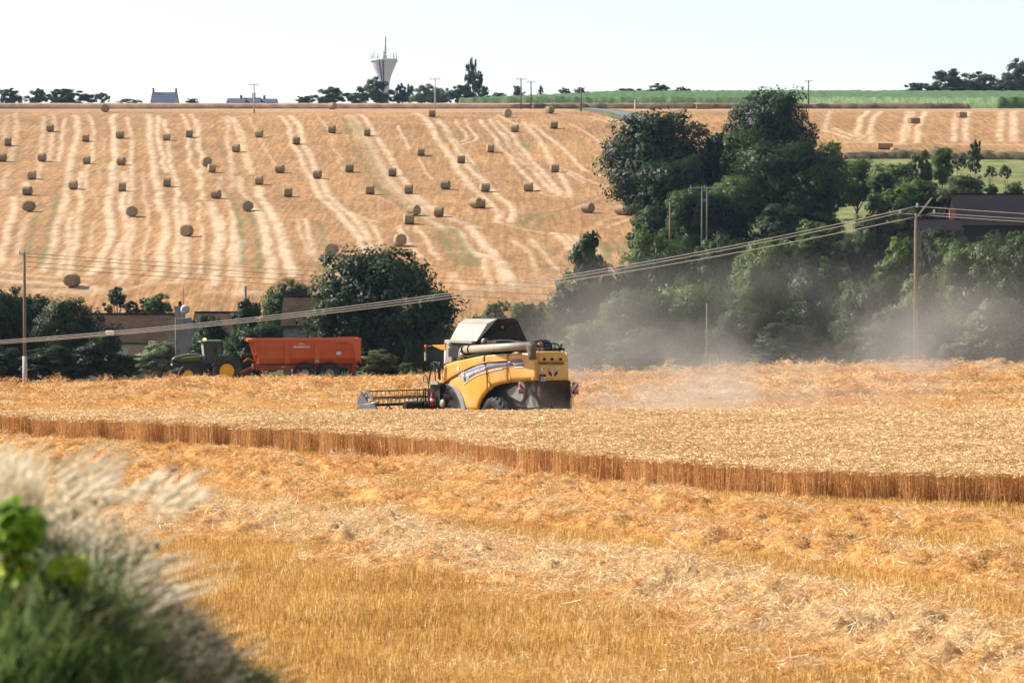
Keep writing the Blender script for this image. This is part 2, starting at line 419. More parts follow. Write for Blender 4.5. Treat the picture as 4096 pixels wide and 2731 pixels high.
# ---- the hillside
PALE = []   # (points, width m, strength)
def P_(T, pts, w=1.3, s=.8): PALE.append((T, pts, w, s))
for pts, w, s in [
    ([(60,110),(30,300)],1.2,.4), ([(120,100),(140,200),(110,330),(90,480)],1.6,.5), ([(345,130),(340,220),(325,330),(320,440),(310,560),(300,640)],1.4,.6),
    ([(415,110),(435,200),(400,300),(395,480)],1.4,.6), ([(510,140),(490,260),(480,400),(465,480)],1.2,.8),
    ([(590,120),(620,200),(590,330),(560,480),(540,580),(520,700),(505,850),(450,950),(420,1100),(390,1230),(340,1340)],1.9,.8),
    ([(690,110),(740,210),(730,330),(720,480),(660,600),(680,700)],1.2,.7), ([(640,560),(600,680),(650,800),(610,950),(600,1080),(560,1250),(540,1370)],1.5,.8),
    ([(570,880),(540,950),(540,1150),(480,1280),(470,1380)],1.3,.8), ([(110,760),(120,850),(60,1000),(60,1100),(20,1200),(0,1300)],1.7,.9),
    ([(220,900),(180,1000),(160,1150),(120,1270),(90,1320)],1.4,.5),
    ([(900,110),(870,160),(905,220),(890,330),(905,480),(880,560),(890,650),(850,760),(860,870),(870,980),(870,1100),(820,1200),(780,1300),(700,1370)],1.9,1),
    ([(970,560),(990,640),(960,780),(970,860),(1000,960),(990,1080),(930,1200),(900,1300),(910,1400)],1.5,.9),
    ([(1010,130),(1000,170),(1030,230),(1030,330),(1030,480),(1030,650),(1030,800),(1040,950),(1030,1080),(1000,1250),(980,1400),(930,1440)],1.4,.75),
    ([(740,950),(720,1050),(700,1250)],1.,.5), ([(730,700),(770,850)],.8,.4), ([(780,520),(780,640)],.8,.4), ([(820,300),(810,430)],.7,.4),
    ([(1160,110),(1190,200),(1170,350),(1200,450),(1210,570),(1240,700),(1250,800),(1300,950),(1290,1080),(1250,1250),(1260,1350),(1180,1430)],2.,.9),
    ([(1240,120),(1250,220),(1240,350),(1280,430),(1280,520),(1320,570)],1.5,.9),
    ([(1280,150),(1320,230),(1320,400),(1350,550),(1390,600),(1390,800),(1380,900),(1410,1000),(1390,1150),(1370,1280),(1390,1350)],1.4,.8),
    ([(1430,110),(1490,220),(1470,330),(1490,420),(1480,500),(1560,580)],1.3,.75), ([(1500,110),(1560,200),(1550,360),(1600,460),(1570,580),(1570,700),(1600,780)],1.5,.8),
    ([(1440,800),(1460,950),(1450,1150),(1450,1260),(1440,1370),(1390,1430)],1.5,.8), ([(1560,800),(1570,950),(1590,1100),(1570,1250),(1570,1380)],.7,.8),
    ([(1150,780),(1160,950),(1150,1100),(1120,1250),(1120,1350)],.7,.7), ([(1650,800),(1690,950),(1720,1050),(1690,1200),(1690,1350),(1670,1450)],2.,.95),
    ([(1720,900),(1760,1030),(1720,1200),(1700,1300)],1.2,.8), ([(1800,800),(1830,950),(1860,1080),(1820,1200),(1820,1380)],1.3,.8),
    ([(1890,1100),(1880,1250),(1860,1350),(1890,1470)],1.5,.8), ([(1760,130),(1800,200),(1770,300),(1810,420),(1820,560),(1830,680)],1.4,.6),
    ([(1820,130),(1890,220),(1900,300),(1920,370),(1930,500)],1.2,.7), ([(1720,600),(1720,700),(1800,800)],1.2,.6),
    ([(0,1410),(250,1430),(500,1440),(800,1500)],3.,.7), ([(0,1340),(200,1370),(500,1395),(700,1400)],2.,.55), ([(0,1500),(500,1490),(700,1520)],2.5,.5), ([(900,1500),(1200,1440),(1500,1420)],1.5,.5),
    ([(1650,1500),(1900,1520)],2.5,.6), ([(60,560),(20,700)],1.6,.5), ([(200,640),(190,720)],2,.7), ([(1120,560),(1130,700),(1130,780)],.8,.5), ([(1880,610),(1900,720)],1.8,.6)]:
    P_(T1, pts, w, s)
for pts, w, s in [
    ([(20,120),(80,190),(110,300),(160,420),(180,540)],1.3,.7), ([(60,140),(130,230),(150,350),(200,480),(215,580)],1.4,.7), ([(180,130),(240,220),(290,350),(380,470),(400,520)],.8,.5),
    ([(440,120),(500,180),(520,330),(600,430),(620,540),(680,610),(710,700),(760,770),(840,830),(900,900),(980,990),(1070,1100),(1090,1180),(1130,1260)],1.6,.85),
    ([(520,120),(600,220),(600,330),(680,430),(710,560),(780,660),(810,740),(880,810),(960,880),(1050,960),(1130,1100),(1170,1180),(1260,1230)],1.8,.85),
    ([(260,680),(290,780),(350,850),(400,950),(440,1050),(470,1200),(510,1300),(520,1380)],2.2,.95), ([(250,850),(290,950),(320,1050),(330,1170),(370,1280),(360,1420)],2.2,.9),
    ([(110,600),(130,720),(250,840)],1.4,.6), ([(60,900),(70,1050),(40,1150),(60,1300),(50,1380)],1.3,.8), ([(110,1100),(90,1250),(120,1400),(110,1480)],1.8,.8), ([(560,930),(600,1050),(640,1180)],.9,.6), ([(640,930),(670,1100),(690,1200)],1.1,.7),
    ([(730,120),(770,180),(830,250),(840,370),(920,470)],.7,.6), ([(1060,110),(1130,170),(1180,280),(1230,350),(1290,420),(1330,510),(1400,620),(1440,680)],1.7,.8),
    ([(970,120),(1060,220),(1100,330),(1180,430),(1240,570),(1330,700),(1450,790),(1540,870),(1620,950),(1720,1000)],3.2,.55),
    ([(1490,100),(1590,150),(1620,230),(1660,300),(1740,390),(1800,480),(1850,570),(1900,640),(1960,700)],2.,.8), ([(1680,150),(1750,250),(1840,370),(1900,440),(1960,520)],1.5,.8),
    ([(1360,200),(1400,290),(1450,380)],.8,.8), ([(1510,440),(1560,530),(1620,620)],.8,.6), ([(1480,740),(1560,800),(1640,860),(1750,920),(1850,950),(1960,1000)],3,.6),
    ([(1130,960),(1200,1050),(1230,1150)],1.2,.7), ([(1370,980),(1420,1080),(1480,1170),(1540,1230)],1.2,.8), ([(1500,980),(1570,1060),(1620,1170),(1680,1250)],1.2,.8),
    ([(650,1180),(700,1230),(760,1280)],1.8,.6), ([(800,1230),(860,1330),(850,1400)],1.5,.7), ([(860,380),(900,480),(930,600)],.7,.4), ([(1210,350),(1350,560)],.7,.3), ([(1060,720),(1200,760),(1300,800)],.9,.5), ([(0,1500),(300,1520),(500,1530)],2,.6), ([(900,860),(1030,900),(1200,960)],1.5,.5)]:
    P_(T2, pts, w, s)
for pts, w, s in [
    ([(40,170),(80,280),(140,350),(200,450),(260,540),(340,640),(400,700),(470,770),(540,830),(590,900),(580,960)],1.8,.8), ([(110,150),(160,230),(230,330),(300,440),(350,520),(420,600),(500,670),(560,740),(640,790),(690,840),(690,900),(680,950)],1.8,.8),
    ([(250,150),(260,220),(340,270),(330,310),(270,330)],1.,.7), ([(320,150),(350,230),(410,280),(390,320),(280,350)],1.,.8), ([(430,150),(490,220),(540,280),(590,370),(680,450),(720,520),(790,590),(860,660),(900,710)],1.3,.8),
    ([(510,150),(570,220),(640,310),(700,390),(770,470),(840,540),(900,600),(950,660),(1000,720)],1.6,.8), ([(560,160),(650,230),(720,320),(820,450),(920,560),(1000,640),(1040,700),(1050,750)],1.6,.75),
    ([(780,170),(870,280),(950,400),(1000,500),(1080,600),(1120,660),(1120,750)],1.7,.7), ([(830,180),(940,260),(990,310),(1080,380),(1160,450),(1220,520),(1300,570),(1400,600)],1.4,.7),
    ([(560,110),(700,190),(830,190),(950,270)],1.2,.6), ([(1120,570),(1200,620),(1250,650)],1.1,.7), ([(1000,510),(1150,560),(1300,640),(1440,680)],1.1,.7), ([(1160,190),(1290,270),(1380,340),(1460,390)],.9,.7),
    ([(1300,130),(1450,180),(1590,220)],.9,.8), ([(1420,130),(1530,170),(1640,200)],.9,.8), ([(340,990),(420,1060),(480,1150),(560,1230),(600,1330),(630,1430)],2.2,.85),
    ([(200,990),(280,1030),(330,1130),(400,1220),(480,1250),(470,1330),(500,1440)],1.5,.7), ([(220,1190),(380,1190),(520,1240),(640,1280),(640,1350),(700,1450)],1.8,.9), ([(1010,1040),(1090,1100),(1150,1170),(1220,1240)],1.7,.95),
    ([(1090,1050),(1180,1130),(1240,1210)],1.1,.8), ([(1160,1060),(1260,1120),(1350,1190),(1400,1220)],1.9,.95), ([(700,1100),(790,1170),(840,1240),(880,1330)],1.2,.6), ([(830,1090),(900,1170),(970,1250),(1050,1330)],1.2,.7),
    ([(600,960),(720,1000),(860,1030),(1000,1050)],.9,.6), ([(1350,990),(1400,940),(1500,920),(1600,900)],1.3,.35), ([(1430,1000),(1520,960),(1620,930)],1.3,.5), ([(0,60),(500,60),(1000,100),(1500,160)],3,.35),
    ([(200,1350),(250,1420),(300,1480)],2,.6), ([(480,1480),(700,1460),(900,1480)],1.6,.5), ([(900,720),(1000,760),(1130,760)],1.2,.4), ([(300,650),(370,690),(600,700)],2,.4)]:
    P_(T3, pts, w, s)
for pts, w, s in [
    ([(860,190),(650,290),(610,420),(590,520)],2.,.9), ([(950,200),(800,290),(750,380),(740,460),(750,580)],1.9,.8), ([(1200,210),(1130,290),(1110,400),(1080,520),(1080,590)],2.,.8), ([(1240,210),(1180,300),(1160,400),(1130,530)],1.2,.7),
    ([(1390,210),(1300,280),(1260,380),(1230,480),(1240,580)],2.,.85), ([(1680,240),(1640,330),(1620,450),(1610,560)],2.,.75), ([(1790,220),(1750,330),(1740,450),(1740,580)],2.,.75), ([(2130,210),(2110,350),(2100,560)],2.2,.75),
    ([(2260,200),(2240,350),(2250,560)],2.6,.8), ([(340,220),(290,330),(260,450)],1.6,.5), ([(250,450),(400,490),(520,540)],1.6,.8), ([(370,430),(450,470),(560,510)],1.4,.7), ([(400,570),(700,565),(1100,590)],3.5,.6), ([(1500,590),(2300,600)],3,.4), ([(720,480),(600,550)],1.2,.6), ([(-600,200),(-300,220),(-100,260)],1.5,.6), ([(-600,230),(-350,260),(-150,300)],1.5,.6)]:
    P_(T4, pts, w, s)
GREEN = []
for T, pts, w, s in [
    (T1,[(440,760),(430,850),(390,1000),(360,1180),(320,1300)],.55,1.),(T1,[(330,780),(290,900),(260,1020),(230,1180)],.6,.6),(T1,[(1840,810),(1880,920),(1890,1050),(1900,1180),(1900,1290)],.6,1.),
    (T1,[(1600,300),(1650,450),(1700,570),(1740,720),(1850,800)],.35,.5),(T1,[(1700,120),(1680,200),(1720,340),(1770,480),(1820,620),(1850,740)],.35,.5),(T1,[(480,760),(530,650),(600,520)],.9,.35),
    (T1,[(1080,560),(1120,555)],.7,.6),
    (T2,[(860,100),(940,160),(970,260),(1010,360),(1060,450),(1100,530),(1150,600),(1180,660),(1260,740),(1370,830),(1430,870),(1500,920),(1600,970),(1680,1020),(1730,1100),(1780,1180),(1850,1290)],.5,.8),
    (T2,[(970,130),(1040,230),(1080,330),(1130,400),(1170,500),(1220,590),(1300,690),(1400,770),(1470,830),(1560,900),(1700,970),(1800,1020),(1860,1090),(1900,1170),(1960,1260)],.5,.8),
    (T2,[(960,220),(970,270)],.7,1.),(T2,[(1050,220),(1050,260)],.7,.8),
    (T2,[(730,950),(760,1020),(780,1100),(790,1140)],.6,1.),(T2,[(800,1220),(800,1330)],1.7,.7),(T2,[(200,880),(240,1000),(255,1100),(270,1200),(265,1310)],.6,1.),
    (T2,[(400,768),(560,768)],.6,.8),(T2,[(600,820),(660,845)],.6,.7),(T2,[(660,775),(800,790)],.7,.7),(T2,[(880,355),(1050,355)],.6,.4),(T2,[(260,770),(285,790)],.7,.7),
    (T3,[(210,1000),(250,1060),(300,1170),(350,1290),(430,1300)],.6,1.),(T3,[(120,1020),(180,1130),(230,1230),(280,1290)],.8,1.),(T3,[(230,1010),(300,1120),(350,1210),(420,1290)],.6,1.),
    (T3,[(880,1020),(790,1000),(760,970),(800,930),(900,900),(1040,870)],.7,1.),(T3,[(960,1020),(890,1000),(870,970),(920,930),(1020,890),(1130,880),(1260,840),(1450,750)],.5,.7),(T3,[(960,1020),(890,1000),(870,970),(920,930)],.7,1.),
    (T3,[(740,310),(790,370)],1.2,.9),(T3,[(1170,280),(1220,340)],.6,.8),(T3,[(1220,340),(1300,430),(1350,500),(1400,560)],.5,.5),(T3,[(1340,490),(1400,560)],.9,.8),(T3,[(1380,1110),(1430,1160),(1420,1210),(1390,1240)],.9,1.),
    (T3,[(1320,1070),(1390,1120)],.6,.5),(T3,[(1480,1110),(1520,1150),(1550,1200)],.6,.7),(T3,[(200,290),(290,400),(340,480),(420,580)],.35,.8),(T3,[(930,1080),(990,1180),(1010,1220)],.5,.6),(T3,[(650,1320),(820,1320),(960,1300),(1140,1290)],.6,.7),
    (T3,[(0,1300),(200,1310),(350,1310)],.4,.5),(T3,[(490,220),(540,280),(700,380)],.35,.4)]:
    GREEN.append((T, pts, w, s))
# bare wheel tracks, brown
TRACK = [(T3,[(1040,870),(1110,850),(1230,800),(1380,740)],.35,.8),(T3,[(640,310),(700,390),(770,470),(850,550)],.35,.7),(T3,[(0,440),(60,445),(90,490),(200,480)],.35,.6),
         (T2,[(1180,640),(1230,720)],.45,.8),(T2,[(1610,440),(1650,490),(1800,475)],.35,.5)]

xs = np.arange(-112, 112.1, 0.30); ysh = np.concatenate([np.arange(221, 300, 2.5), np.arange(300, 560, 1.0)])
XH, YH = np.meshgrid(xs, ysh)
PLH = np.zeros(XH.shape); GRH = np.zeros(XH.shape); TRH = np.zeros(XH.shape)
wx = (fbm(XH / 6, YH / 7, 3, 77) - .5) * 2.0 + (fbm(XH / 2.0, YH / 2.5, 2, 78) - .5) * .7
Xw = XH + wx * .38
rag = fbm(XH * .9, YH * .5, 3, 80)
for T, pts, w, s in PALE:
    P = [ground_at(*T(*p))[:2] for p in smooth_line(pts, 1)]
    D = dist_poly(Xw, YH, P, w * 3)
    PLH = np.maximum(PLH, s * np.exp(-(D / (w * .31)) ** 3) * (0.1 + 1.6 * rag))
for T, pts, w, s in GREEN:
    P = [ground_at(*T(*p))[:2] for p in smooth_line(pts, 1)]
    D = dist_poly(XH + wx * .15, YH, P, w * 3)
    GRH = np.maximum(GRH, .62 * s * np.exp(-(D / (w * .8)) ** 2) * (0.3 + 1.3 * fbm(XH * .5, YH * .22, 3, 90)))
for T, pts, w, s in TRACK:
    P = [ground_at(*T(*p))[:2] for p in smooth_line(pts, 1)]
    TRH = np.maximum(TRH, s * np.exp(-(dist_poly(XH, YH, P, w * 4) / w) ** 2))
# meadow below the square-baled field on the right, valley grass
def edge_y(c, r): return ground_at(*S(c, r))[1]
mx0 = ground_at(*S(1900, 355))
MEAD = smoothstep(mx0[0] - 4, mx0[0] + 3, XH + (fbm(XH / 4, YH / 4, 2, 5) - .5) * 3) * (1 - smoothstep(mx0[1] - 4, mx0[1] - 1.5, YH + (fbm(XH / 5, YH / 5, 2, 6) - .5) * 2))
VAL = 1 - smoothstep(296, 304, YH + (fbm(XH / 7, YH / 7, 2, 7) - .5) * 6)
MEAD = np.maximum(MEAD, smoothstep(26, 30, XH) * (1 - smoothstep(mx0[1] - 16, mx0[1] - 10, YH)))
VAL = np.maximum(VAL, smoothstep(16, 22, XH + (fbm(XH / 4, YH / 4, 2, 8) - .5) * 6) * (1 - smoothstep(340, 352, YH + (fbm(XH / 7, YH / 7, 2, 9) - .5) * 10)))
# thin grass line and road verge on top
ZH = H(XH, YH) + 0.10 * np.clip(PLH, 0, 1) * (.4 + fbm(XH, YH, 2, 13)) - 0.06 * np.clip(TRH, 0, 1)

def make_hill_material():
    m, n, l, nt, b, ge, noise, mix, attr = field_material('hill_stubble')
    r1 = ramp(nt, [(.32, (.25, .135, .055)), (.5, (.345, .20, .088)), (.68, (.43, .265, .13))]); l.new(noise(1.5, 9, (1, .35, 1)), r1.inputs[0])
    # drill rows: fine stripes that run up the slope
    rowf = noise(1.0, 2, (1.9, .10, .3))
    rw_ = ramp(nt, [(.36, (.78, .75, .71)), (.64, (1.17, 1.17, 1.16))]); l.new(rowf, rw_.inputs[0])
    x = n.new('ShaderNodeMix'); x.data_type = 'RGBA'; x.blend_type = 'MULTIPLY'; x.inputs[0].default_value = 1.0
    l.new(r1.outputs[0], x.inputs[6]); l.new(rw_.outputs[0], x.inputs[7])
    big = ramp(nt, [(.35, (.70, .66, .62)), (.65, (.94, .90, .85))]); l.new(noise(.05, 3, (1, 1, 1)), big.inputs[0])
    x2 = n.new('ShaderNodeMix'); x2.data_type = 'RGBA'; x2.blend_type = 'MULTIPLY'; x2.inputs[0].default_value = 1
    l.new(x.outputs[2], x2.inputs[6]); l.new(big.outputs[0], x2.inputs[7])
    rp = ramp(nt, [(.32, (.34, .225, .12)), (.68, (.62, .48, .33))]); l.new(noise(2.6, 8), rp.inputs[0])
    c = mix(attr('pale'), x2.outputs[2], rp.outputs[0])
    c = mix(attr('track'), c, (.17, .11, .06))
    rg = ramp(nt, [(.3, (.05, .075, .022)), (.7, (.14, .15, .055))]); l.new(noise(.8, 5), rg.inputs[0])
    c = mix(attr('weed'), c, rg.outputs[0])
    rm = ramp(nt, [(.3, (.075, .09, .028)), (.5, (.14, .15, .05)), (.7, (.24, .22, .10))]); l.new(noise(.35, 7), rm.inputs[0])
    c = mix(attr('meadow'), c, rm.outputs[0])
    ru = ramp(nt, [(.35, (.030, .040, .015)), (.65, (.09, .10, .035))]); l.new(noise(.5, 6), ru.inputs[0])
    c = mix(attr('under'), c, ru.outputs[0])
    l.new(c, b.inputs['Base Color'])
    bp = n.new('ShaderNodeBump'); bp.inputs['Strength'].default_value = .7; bp.inputs['Distance'].default_value = .12
    l.new(noise(3.0, 5), bp.inputs['Height']); l.new(bp.outputs[0], b.inputs['Normal'])
    return m
MAT_HILL = make_hill_material()
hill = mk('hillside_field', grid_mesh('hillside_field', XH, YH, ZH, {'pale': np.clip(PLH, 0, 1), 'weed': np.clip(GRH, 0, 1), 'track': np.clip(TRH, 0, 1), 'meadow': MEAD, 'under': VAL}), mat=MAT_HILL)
tag(hill, kind='structure')
# plateau and the land beyond it
xp = np.concatenate([np.linspace(-1600, -240, 8), np.arange(-220, 221, 8.), np.linspace(240, 1600, 8)]); yp = np.concatenate([np.arange(559, 1000, 7.), np.linspace(1020, 1500, 8)])
XP, YP = np.meshgrid(xp, yp)
plat = mk('plateau_ground', grid_mesh('plateau_ground', XP, YP, H(XP, YP), {'pale': 0 * XP + .25, 'weed': 0 * XP, 'track': 0 * XP, 'meadow': 0 * XP, 'under': 0 * XP}), mat=MAT_HILL); tag(plat, kind='structure')
# land either side of the detailed sheets
for sx in (-1, 1):
    Xs, Ys = np.meshgrid(np.array([111.8, 150, 300, 1600]) * sx, np.concatenate([np.arange(215, 560, 8.), [562]]))
    if sx < 0: Xs = Xs[:, ::-1]
    o = mk('hillside_ground', grid_mesh('hillside_ground', Xs, Ys, H(Xs, Ys), {'pale': 0 * Xs + .2, 'weed': 0 * Xs, 'track': 0 * Xs, 'meadow': 0 * Xs, 'under': 0 * Xs}), mat=MAT_HILL); tag(o, kind='structure')
    Xs, Ys = np.meshgrid(np.array([61.8, 112, 300, 1600]) * sx, np.arange(-40, 224, 4.))
    if sx < 0: Xs = Xs[:, ::-1]
    o = mk('valley_ground', grid_mesh('valley_ground', Xs, Ys, H(Xs, Ys) - .02, {'pale': 0 * Xs + .2, 'weed': 0 * Xs, 'track': 0 * Xs, 'meadow': 0 * Xs + .0, 'under': 0 * Xs}), mat=MAT_HILL); tag(o, kind='structure')
# ================================================================== STANDING WHEAT, STUBBLE, LOOSE STRAW
def ribbons(base, d, L, w, bend=None, seg=2, tint=None):
    """thin two-sided blades: base (n,3), direction d (n,3), length L, width w, bend (n,3) added quadratically"""
    n = len(base); side = np.cross(d, rng.normal(size=(n, 3))); side /= np.linalg.norm(side, axis=1)[:, None] + 1e-9
    V = np.zeros((n, (seg + 1) * 2, 3)); 
    for i in range(seg + 1):
        t = i / seg; p = base + d * (L * t)[:, None]
        if bend is not None: p = p + bend * (t * t)
        ww = (w * (1 - .55 * t))[:, None]
        V[:, 2 * i] = p - side * ww / 2; V[:, 2 * i + 1] = p + side * ww / 2
    b = (np.arange(n) * (seg + 1) * 2)[:, None]
    F = np.concatenate([b + np.array([[2 * i, 2 * i + 1, 2 * i + 3, 2 * i + 2]]) for i in range(seg)], 0)
    t = np.repeat(tint if tint is not None else rng.random(n), (seg + 1) * 2)
    return V.reshape(-1, 3), F, t
def merge(parts):
    V = []; F = []; T = []; k = 0
    for v, f, t in parts: V.append(v); F.append(f + k); T.append(t); k += len(v)
    return np.concatenate(V), np.concatenate(F), np.concatenate(T)
def proto(name, parts, mats, midx=None):
    V, F, T = merge(parts)
    me = mesh_np(name, V, F, False, {'tint': T})
    for m in mats: me.materials.append(m)
    if midx is not None: me.polygons.foreach_set('material_index', np.asarray(midx, dtype=np.int32))
    return bpy.data.objects.new(name, me)

def scatter(name, P, R, Sc, idx, protos, kind='stuff'):
    """points with rotation, scale and pick index; geometry nodes put the clumps there"""
    me = bpy.data.meshes.new(name); n = len(P)
    me.vertices.add(n); me.vertices.foreach_set('co', np.asarray(P, np.float32).ravel())
    a = me.attributes.new('rot', 'FLOAT_VECTOR', 'POINT'); a.data.foreach_set('vector', np.asarray(R, np.float32).ravel())
    a = me.attributes.new('scl', 'FLOAT', 'POINT'); a.data.foreach_set('value', np.asarray(Sc, np.float32))
    a = me.attributes.new('pick', 'INT', 'POINT'); a.data.foreach_set('value', np.asarray(idx, np.int32))
    me.update()
    o = mk(name, me); tag(o, kind=kind)
    ng = bpy.data.node_groups.new(name + '_nodes', 'GeometryNodeTree')
    ng.interface.new_socket('Geometry', in_out='INPUT', socket_type='NodeSocketGeometry')
    ng.interface.new_socket('Geometry', in_out='OUTPUT', socket_type='NodeSocketGeometry')
    N = ng.nodes; L = ng.links
    gi = N.new('NodeGroupInput'); go = N.new('NodeGroupOutput')
    jn = N.new('GeometryNodeJoinGeometry')
    for p in reversed(protos):
        oi = N.new('GeometryNodeObjectInfo'); oi.inputs['Object'].default_value = p; oi.inputs['As Instance'].default_value = True
        L.new(oi.outputs['Geometry'], jn.inputs[0])
    ip = N.new('GeometryNodeInstanceOnPoints'); L.new(gi.outputs[0], ip.inputs['Points']); L.new(jn.outputs[0], ip.inputs['Instance'])
    ip.inputs['Pick Instance'].default_value = True
    def na(nm, ty):
        x = N.new('GeometryNodeInputNamedAttribute'); x.data_type = ty; x.inputs['Name'].default_value = nm; return x.outputs['Attribute']
    er = N.new('FunctionNodeEulerToRotation'); L.new(na('rot', 'FLOAT_VECTOR'), er.inputs[0]); L.new(er.outputs[0], ip.inputs['Rotation'])
    L.new(na('pick', 'INT'), ip.inputs['Instance Index'])
    L.new(na('scl', 'FLOAT'), ip.inputs['Scale'])
    L.new(ip.outputs[0], go.inputs[0])
    md = o.modifiers.new('scatter', 'NODES'); md.node_group = ng
    return o

M_STEM = straw_mat('wheat_stem', [(.0, (.38, .165, .045)), (.5, (.72, .375, .13)), (1, (.98, .68, .34))], transl=.38)
M_EAR = straw_mat('wheat_ear', [(.0, (.42, .23, .08)), (.45, (.76, .49, .22)), (1, (1.0, .82, .52))], transl=.2)
M_STUB = straw_mat('stubble_stalk', [(.0, (.26, .13, .02)), (.5, (.68, .38, .085)), (1, (1.0, .78, .36))], transl=.2)
M_STRAW = straw_mat('loose_straw', [(.0, (.28, .095, .014)), (.5, (.74, .35, .075)), (1, (1.0, .78, .40))], transl=.2)
M_PALE = straw_mat('bleached_straw', [(.0, (.42, .24, .09)), (.5, (.76, .54, .27)), (1, (1.0, .88, .64))], transl=.2)

def wheat_patch(name, s, n):
    xy = (rng.random((n, 2)) - .5) * s
    b = np.column_stack([xy, np.zeros(n)]); 
    d = rng.normal(size=(n, 3)) * .10; d[:, 2] = 1; d /= np.linalg.norm(d, axis=1)[:, None]
    L = .60 + .10 * rng.random(n)
    st = ribbons(b, d, L, np.full(n, .009), seg=1)
    top = b + d * L[:, None]
    # curved ear made of two segments, nodding
    az = rng.random(n) * 2 * np.pi; lean = .25 + .9 * rng.random(n)
    e = np.column_stack([np.cos(az) * np.sin(lean), np.sin(az) * np.sin(lean), np.cos(lean)])
    bend = np.column_stack([np.cos(az), np.sin(az), -np.ones(n) * 1.1]) * (.035 + .04 * rng.random(n))[:, None]
    w = .0145 + .007 * rng.random(n)
    tt = rng.random(n)
    e1 = ribbons(top, e, np.full(n, .09), w, bend=bend, seg=2, tint=tt)
    e2 = ribbons(top, e, np.full(n, .10), w, bend=bend, seg=2, tint=tt)
    k = n // 2      # dry leaves low on the stem
    lb = b[:k] + d[:k] * (L[:k] * (.3 + .5 * rng.random(k)))[:, None]; az2 = rng.random(k) * 2 * np.pi
    ld = np.column_stack([np.cos(az2) * .8, np.sin(az2) * .8, np.full(k, .5)])
    lf = ribbons(lb, ld, np.full(k, .14), np.full(k, .012), bend=np.column_stack([np.zeros(k), np.zeros(k), np.full(k, -.12)]), seg=2)
    parts = [st, lf, e1, e2]
    mid = [0] * (len(st[1]) + len(lf[1])) + [1] * (len(e1[1]) + len(e2[1]))
    return proto(name, parts, [M_STEM, M_EAR], mid)
WP = [wheat_patch('wheat_clump', .6, 130) for _ in range(4)]
edge_x = np.array([p[0] for p in WHEAT_EDGE]); edge_yy = np.array([p[1] for p in WHEAT_EDGE])
def wheat_front(x): return np.interp(x, edge_x[np.argsort(edge_x)], edge_yy[np.argsort(edge_x)])
WHEAT_BACK = 108.6
gx, gy = np.meshgrid(np.arange(-27, 27, .5), np.arange(60, WHEAT_BACK + 1.5, .5))
gx = gx.ravel() + rng.uniform(-.12, .12, gx.size); gy = gy.ravel() + rng.uniform(-.12, .12, gy.size)
keep = (gy > wheat_front(gx) + .25) & (gy < WHEAT_BACK + .6 * (fbm(gx * .15, gx * 0, 2, 4) - .5)) & (np.abs(gx) < gy * .205 + 2)
gx, gy = gx[keep], gy[keep]; n_ = len(gx)
P = np.column_stack([gx, gy, H(gx, gy)])
R = np.column_stack([np.zeros(n_), np.zeros(n_), rng.random(n_) * 6.28])
wheat = scatter('standing_wheat', P, R, 1.24 + .16 * (fbm(gx * .25, gy * .25, 3, 8) - .5) + .04 * rng.normal(size=n_), rng.integers(0, 4, n_), WP)

# stubble clumps: cut stalks in rows with a few lying straws
def stub_patch(name, s, n, pale=0):
    rows = (np.floor(rng.random(n) * 4) + .5) / 4 - .5
    x = (rng.random(n) - .5) * s; y = rows * s + rng.normal(size=n) * .02
    b = np.column_stack([x, y, np.zeros(n)])
    d = rng.normal(size=(n, 3)) * .16; d[:, 2] = 1; d /= np.linalg.norm(d, axis=1)[:, None]
    a = ribbons(b, d, .10 + .08 * rng.random(n), np.full(n, .0105), seg=1)
    k = n // 5
    b2 = np.column_stack([(rng.random((k, 2)) - .5) * s, .02 + .06 * rng.random(k)]); az = rng.random(k) * 6.28
    d2 = np.column_stack([np.cos(az), np.sin(az), rng.normal(size=k) * .25])
    c = ribbons(b2, d2, .08 + .14 * rng.random(k), np.full(k, .008), seg=1)
    return proto(name, [a, c], [M_STUB])
SP = [stub_patch('stubble_clump', .62, 120) for _ in range(4)]
gx, gy = np.meshgrid(np.arange(-22, 22, .54), np.arange(41.5, 100, .54)); gx = gx.ravel() + rng.uniform(-.1, .1, gx.size); gy = gy.ravel() + rng.uniform(-.1, .1, gy.size)
keep = (gy < wheat_front(gx) + .6) & (np.abs(gx) < gy * .19 + 1.2); gx, gy = gx[keep], gy[keep]
Wz, Wc, Wp = windrow_fields(gx[None], gy[None]); Wz, Wc, Wp = Wz[0], Wc[0], Wp[0]
keep = (Wc < .5) | (rng.random(len(gx)) < .25); gx, gy, Wz, Wc = gx[keep], gy[keep], Wz[keep], Wc[keep]; n_ = len(gx)
ang = np.radians(-42) + rng.normal(size=n_) * .06
scatter('stubble', np.column_stack([gx, gy, H(gx, gy)]), np.column_stack([np.zeros(n_), np.zeros(n_), ang]), .75 + .55 * rng.random(n_) * fbm(gx * .4, gy * .4, 2, 77) + .1, rng.integers(0, 4, n_), SP)

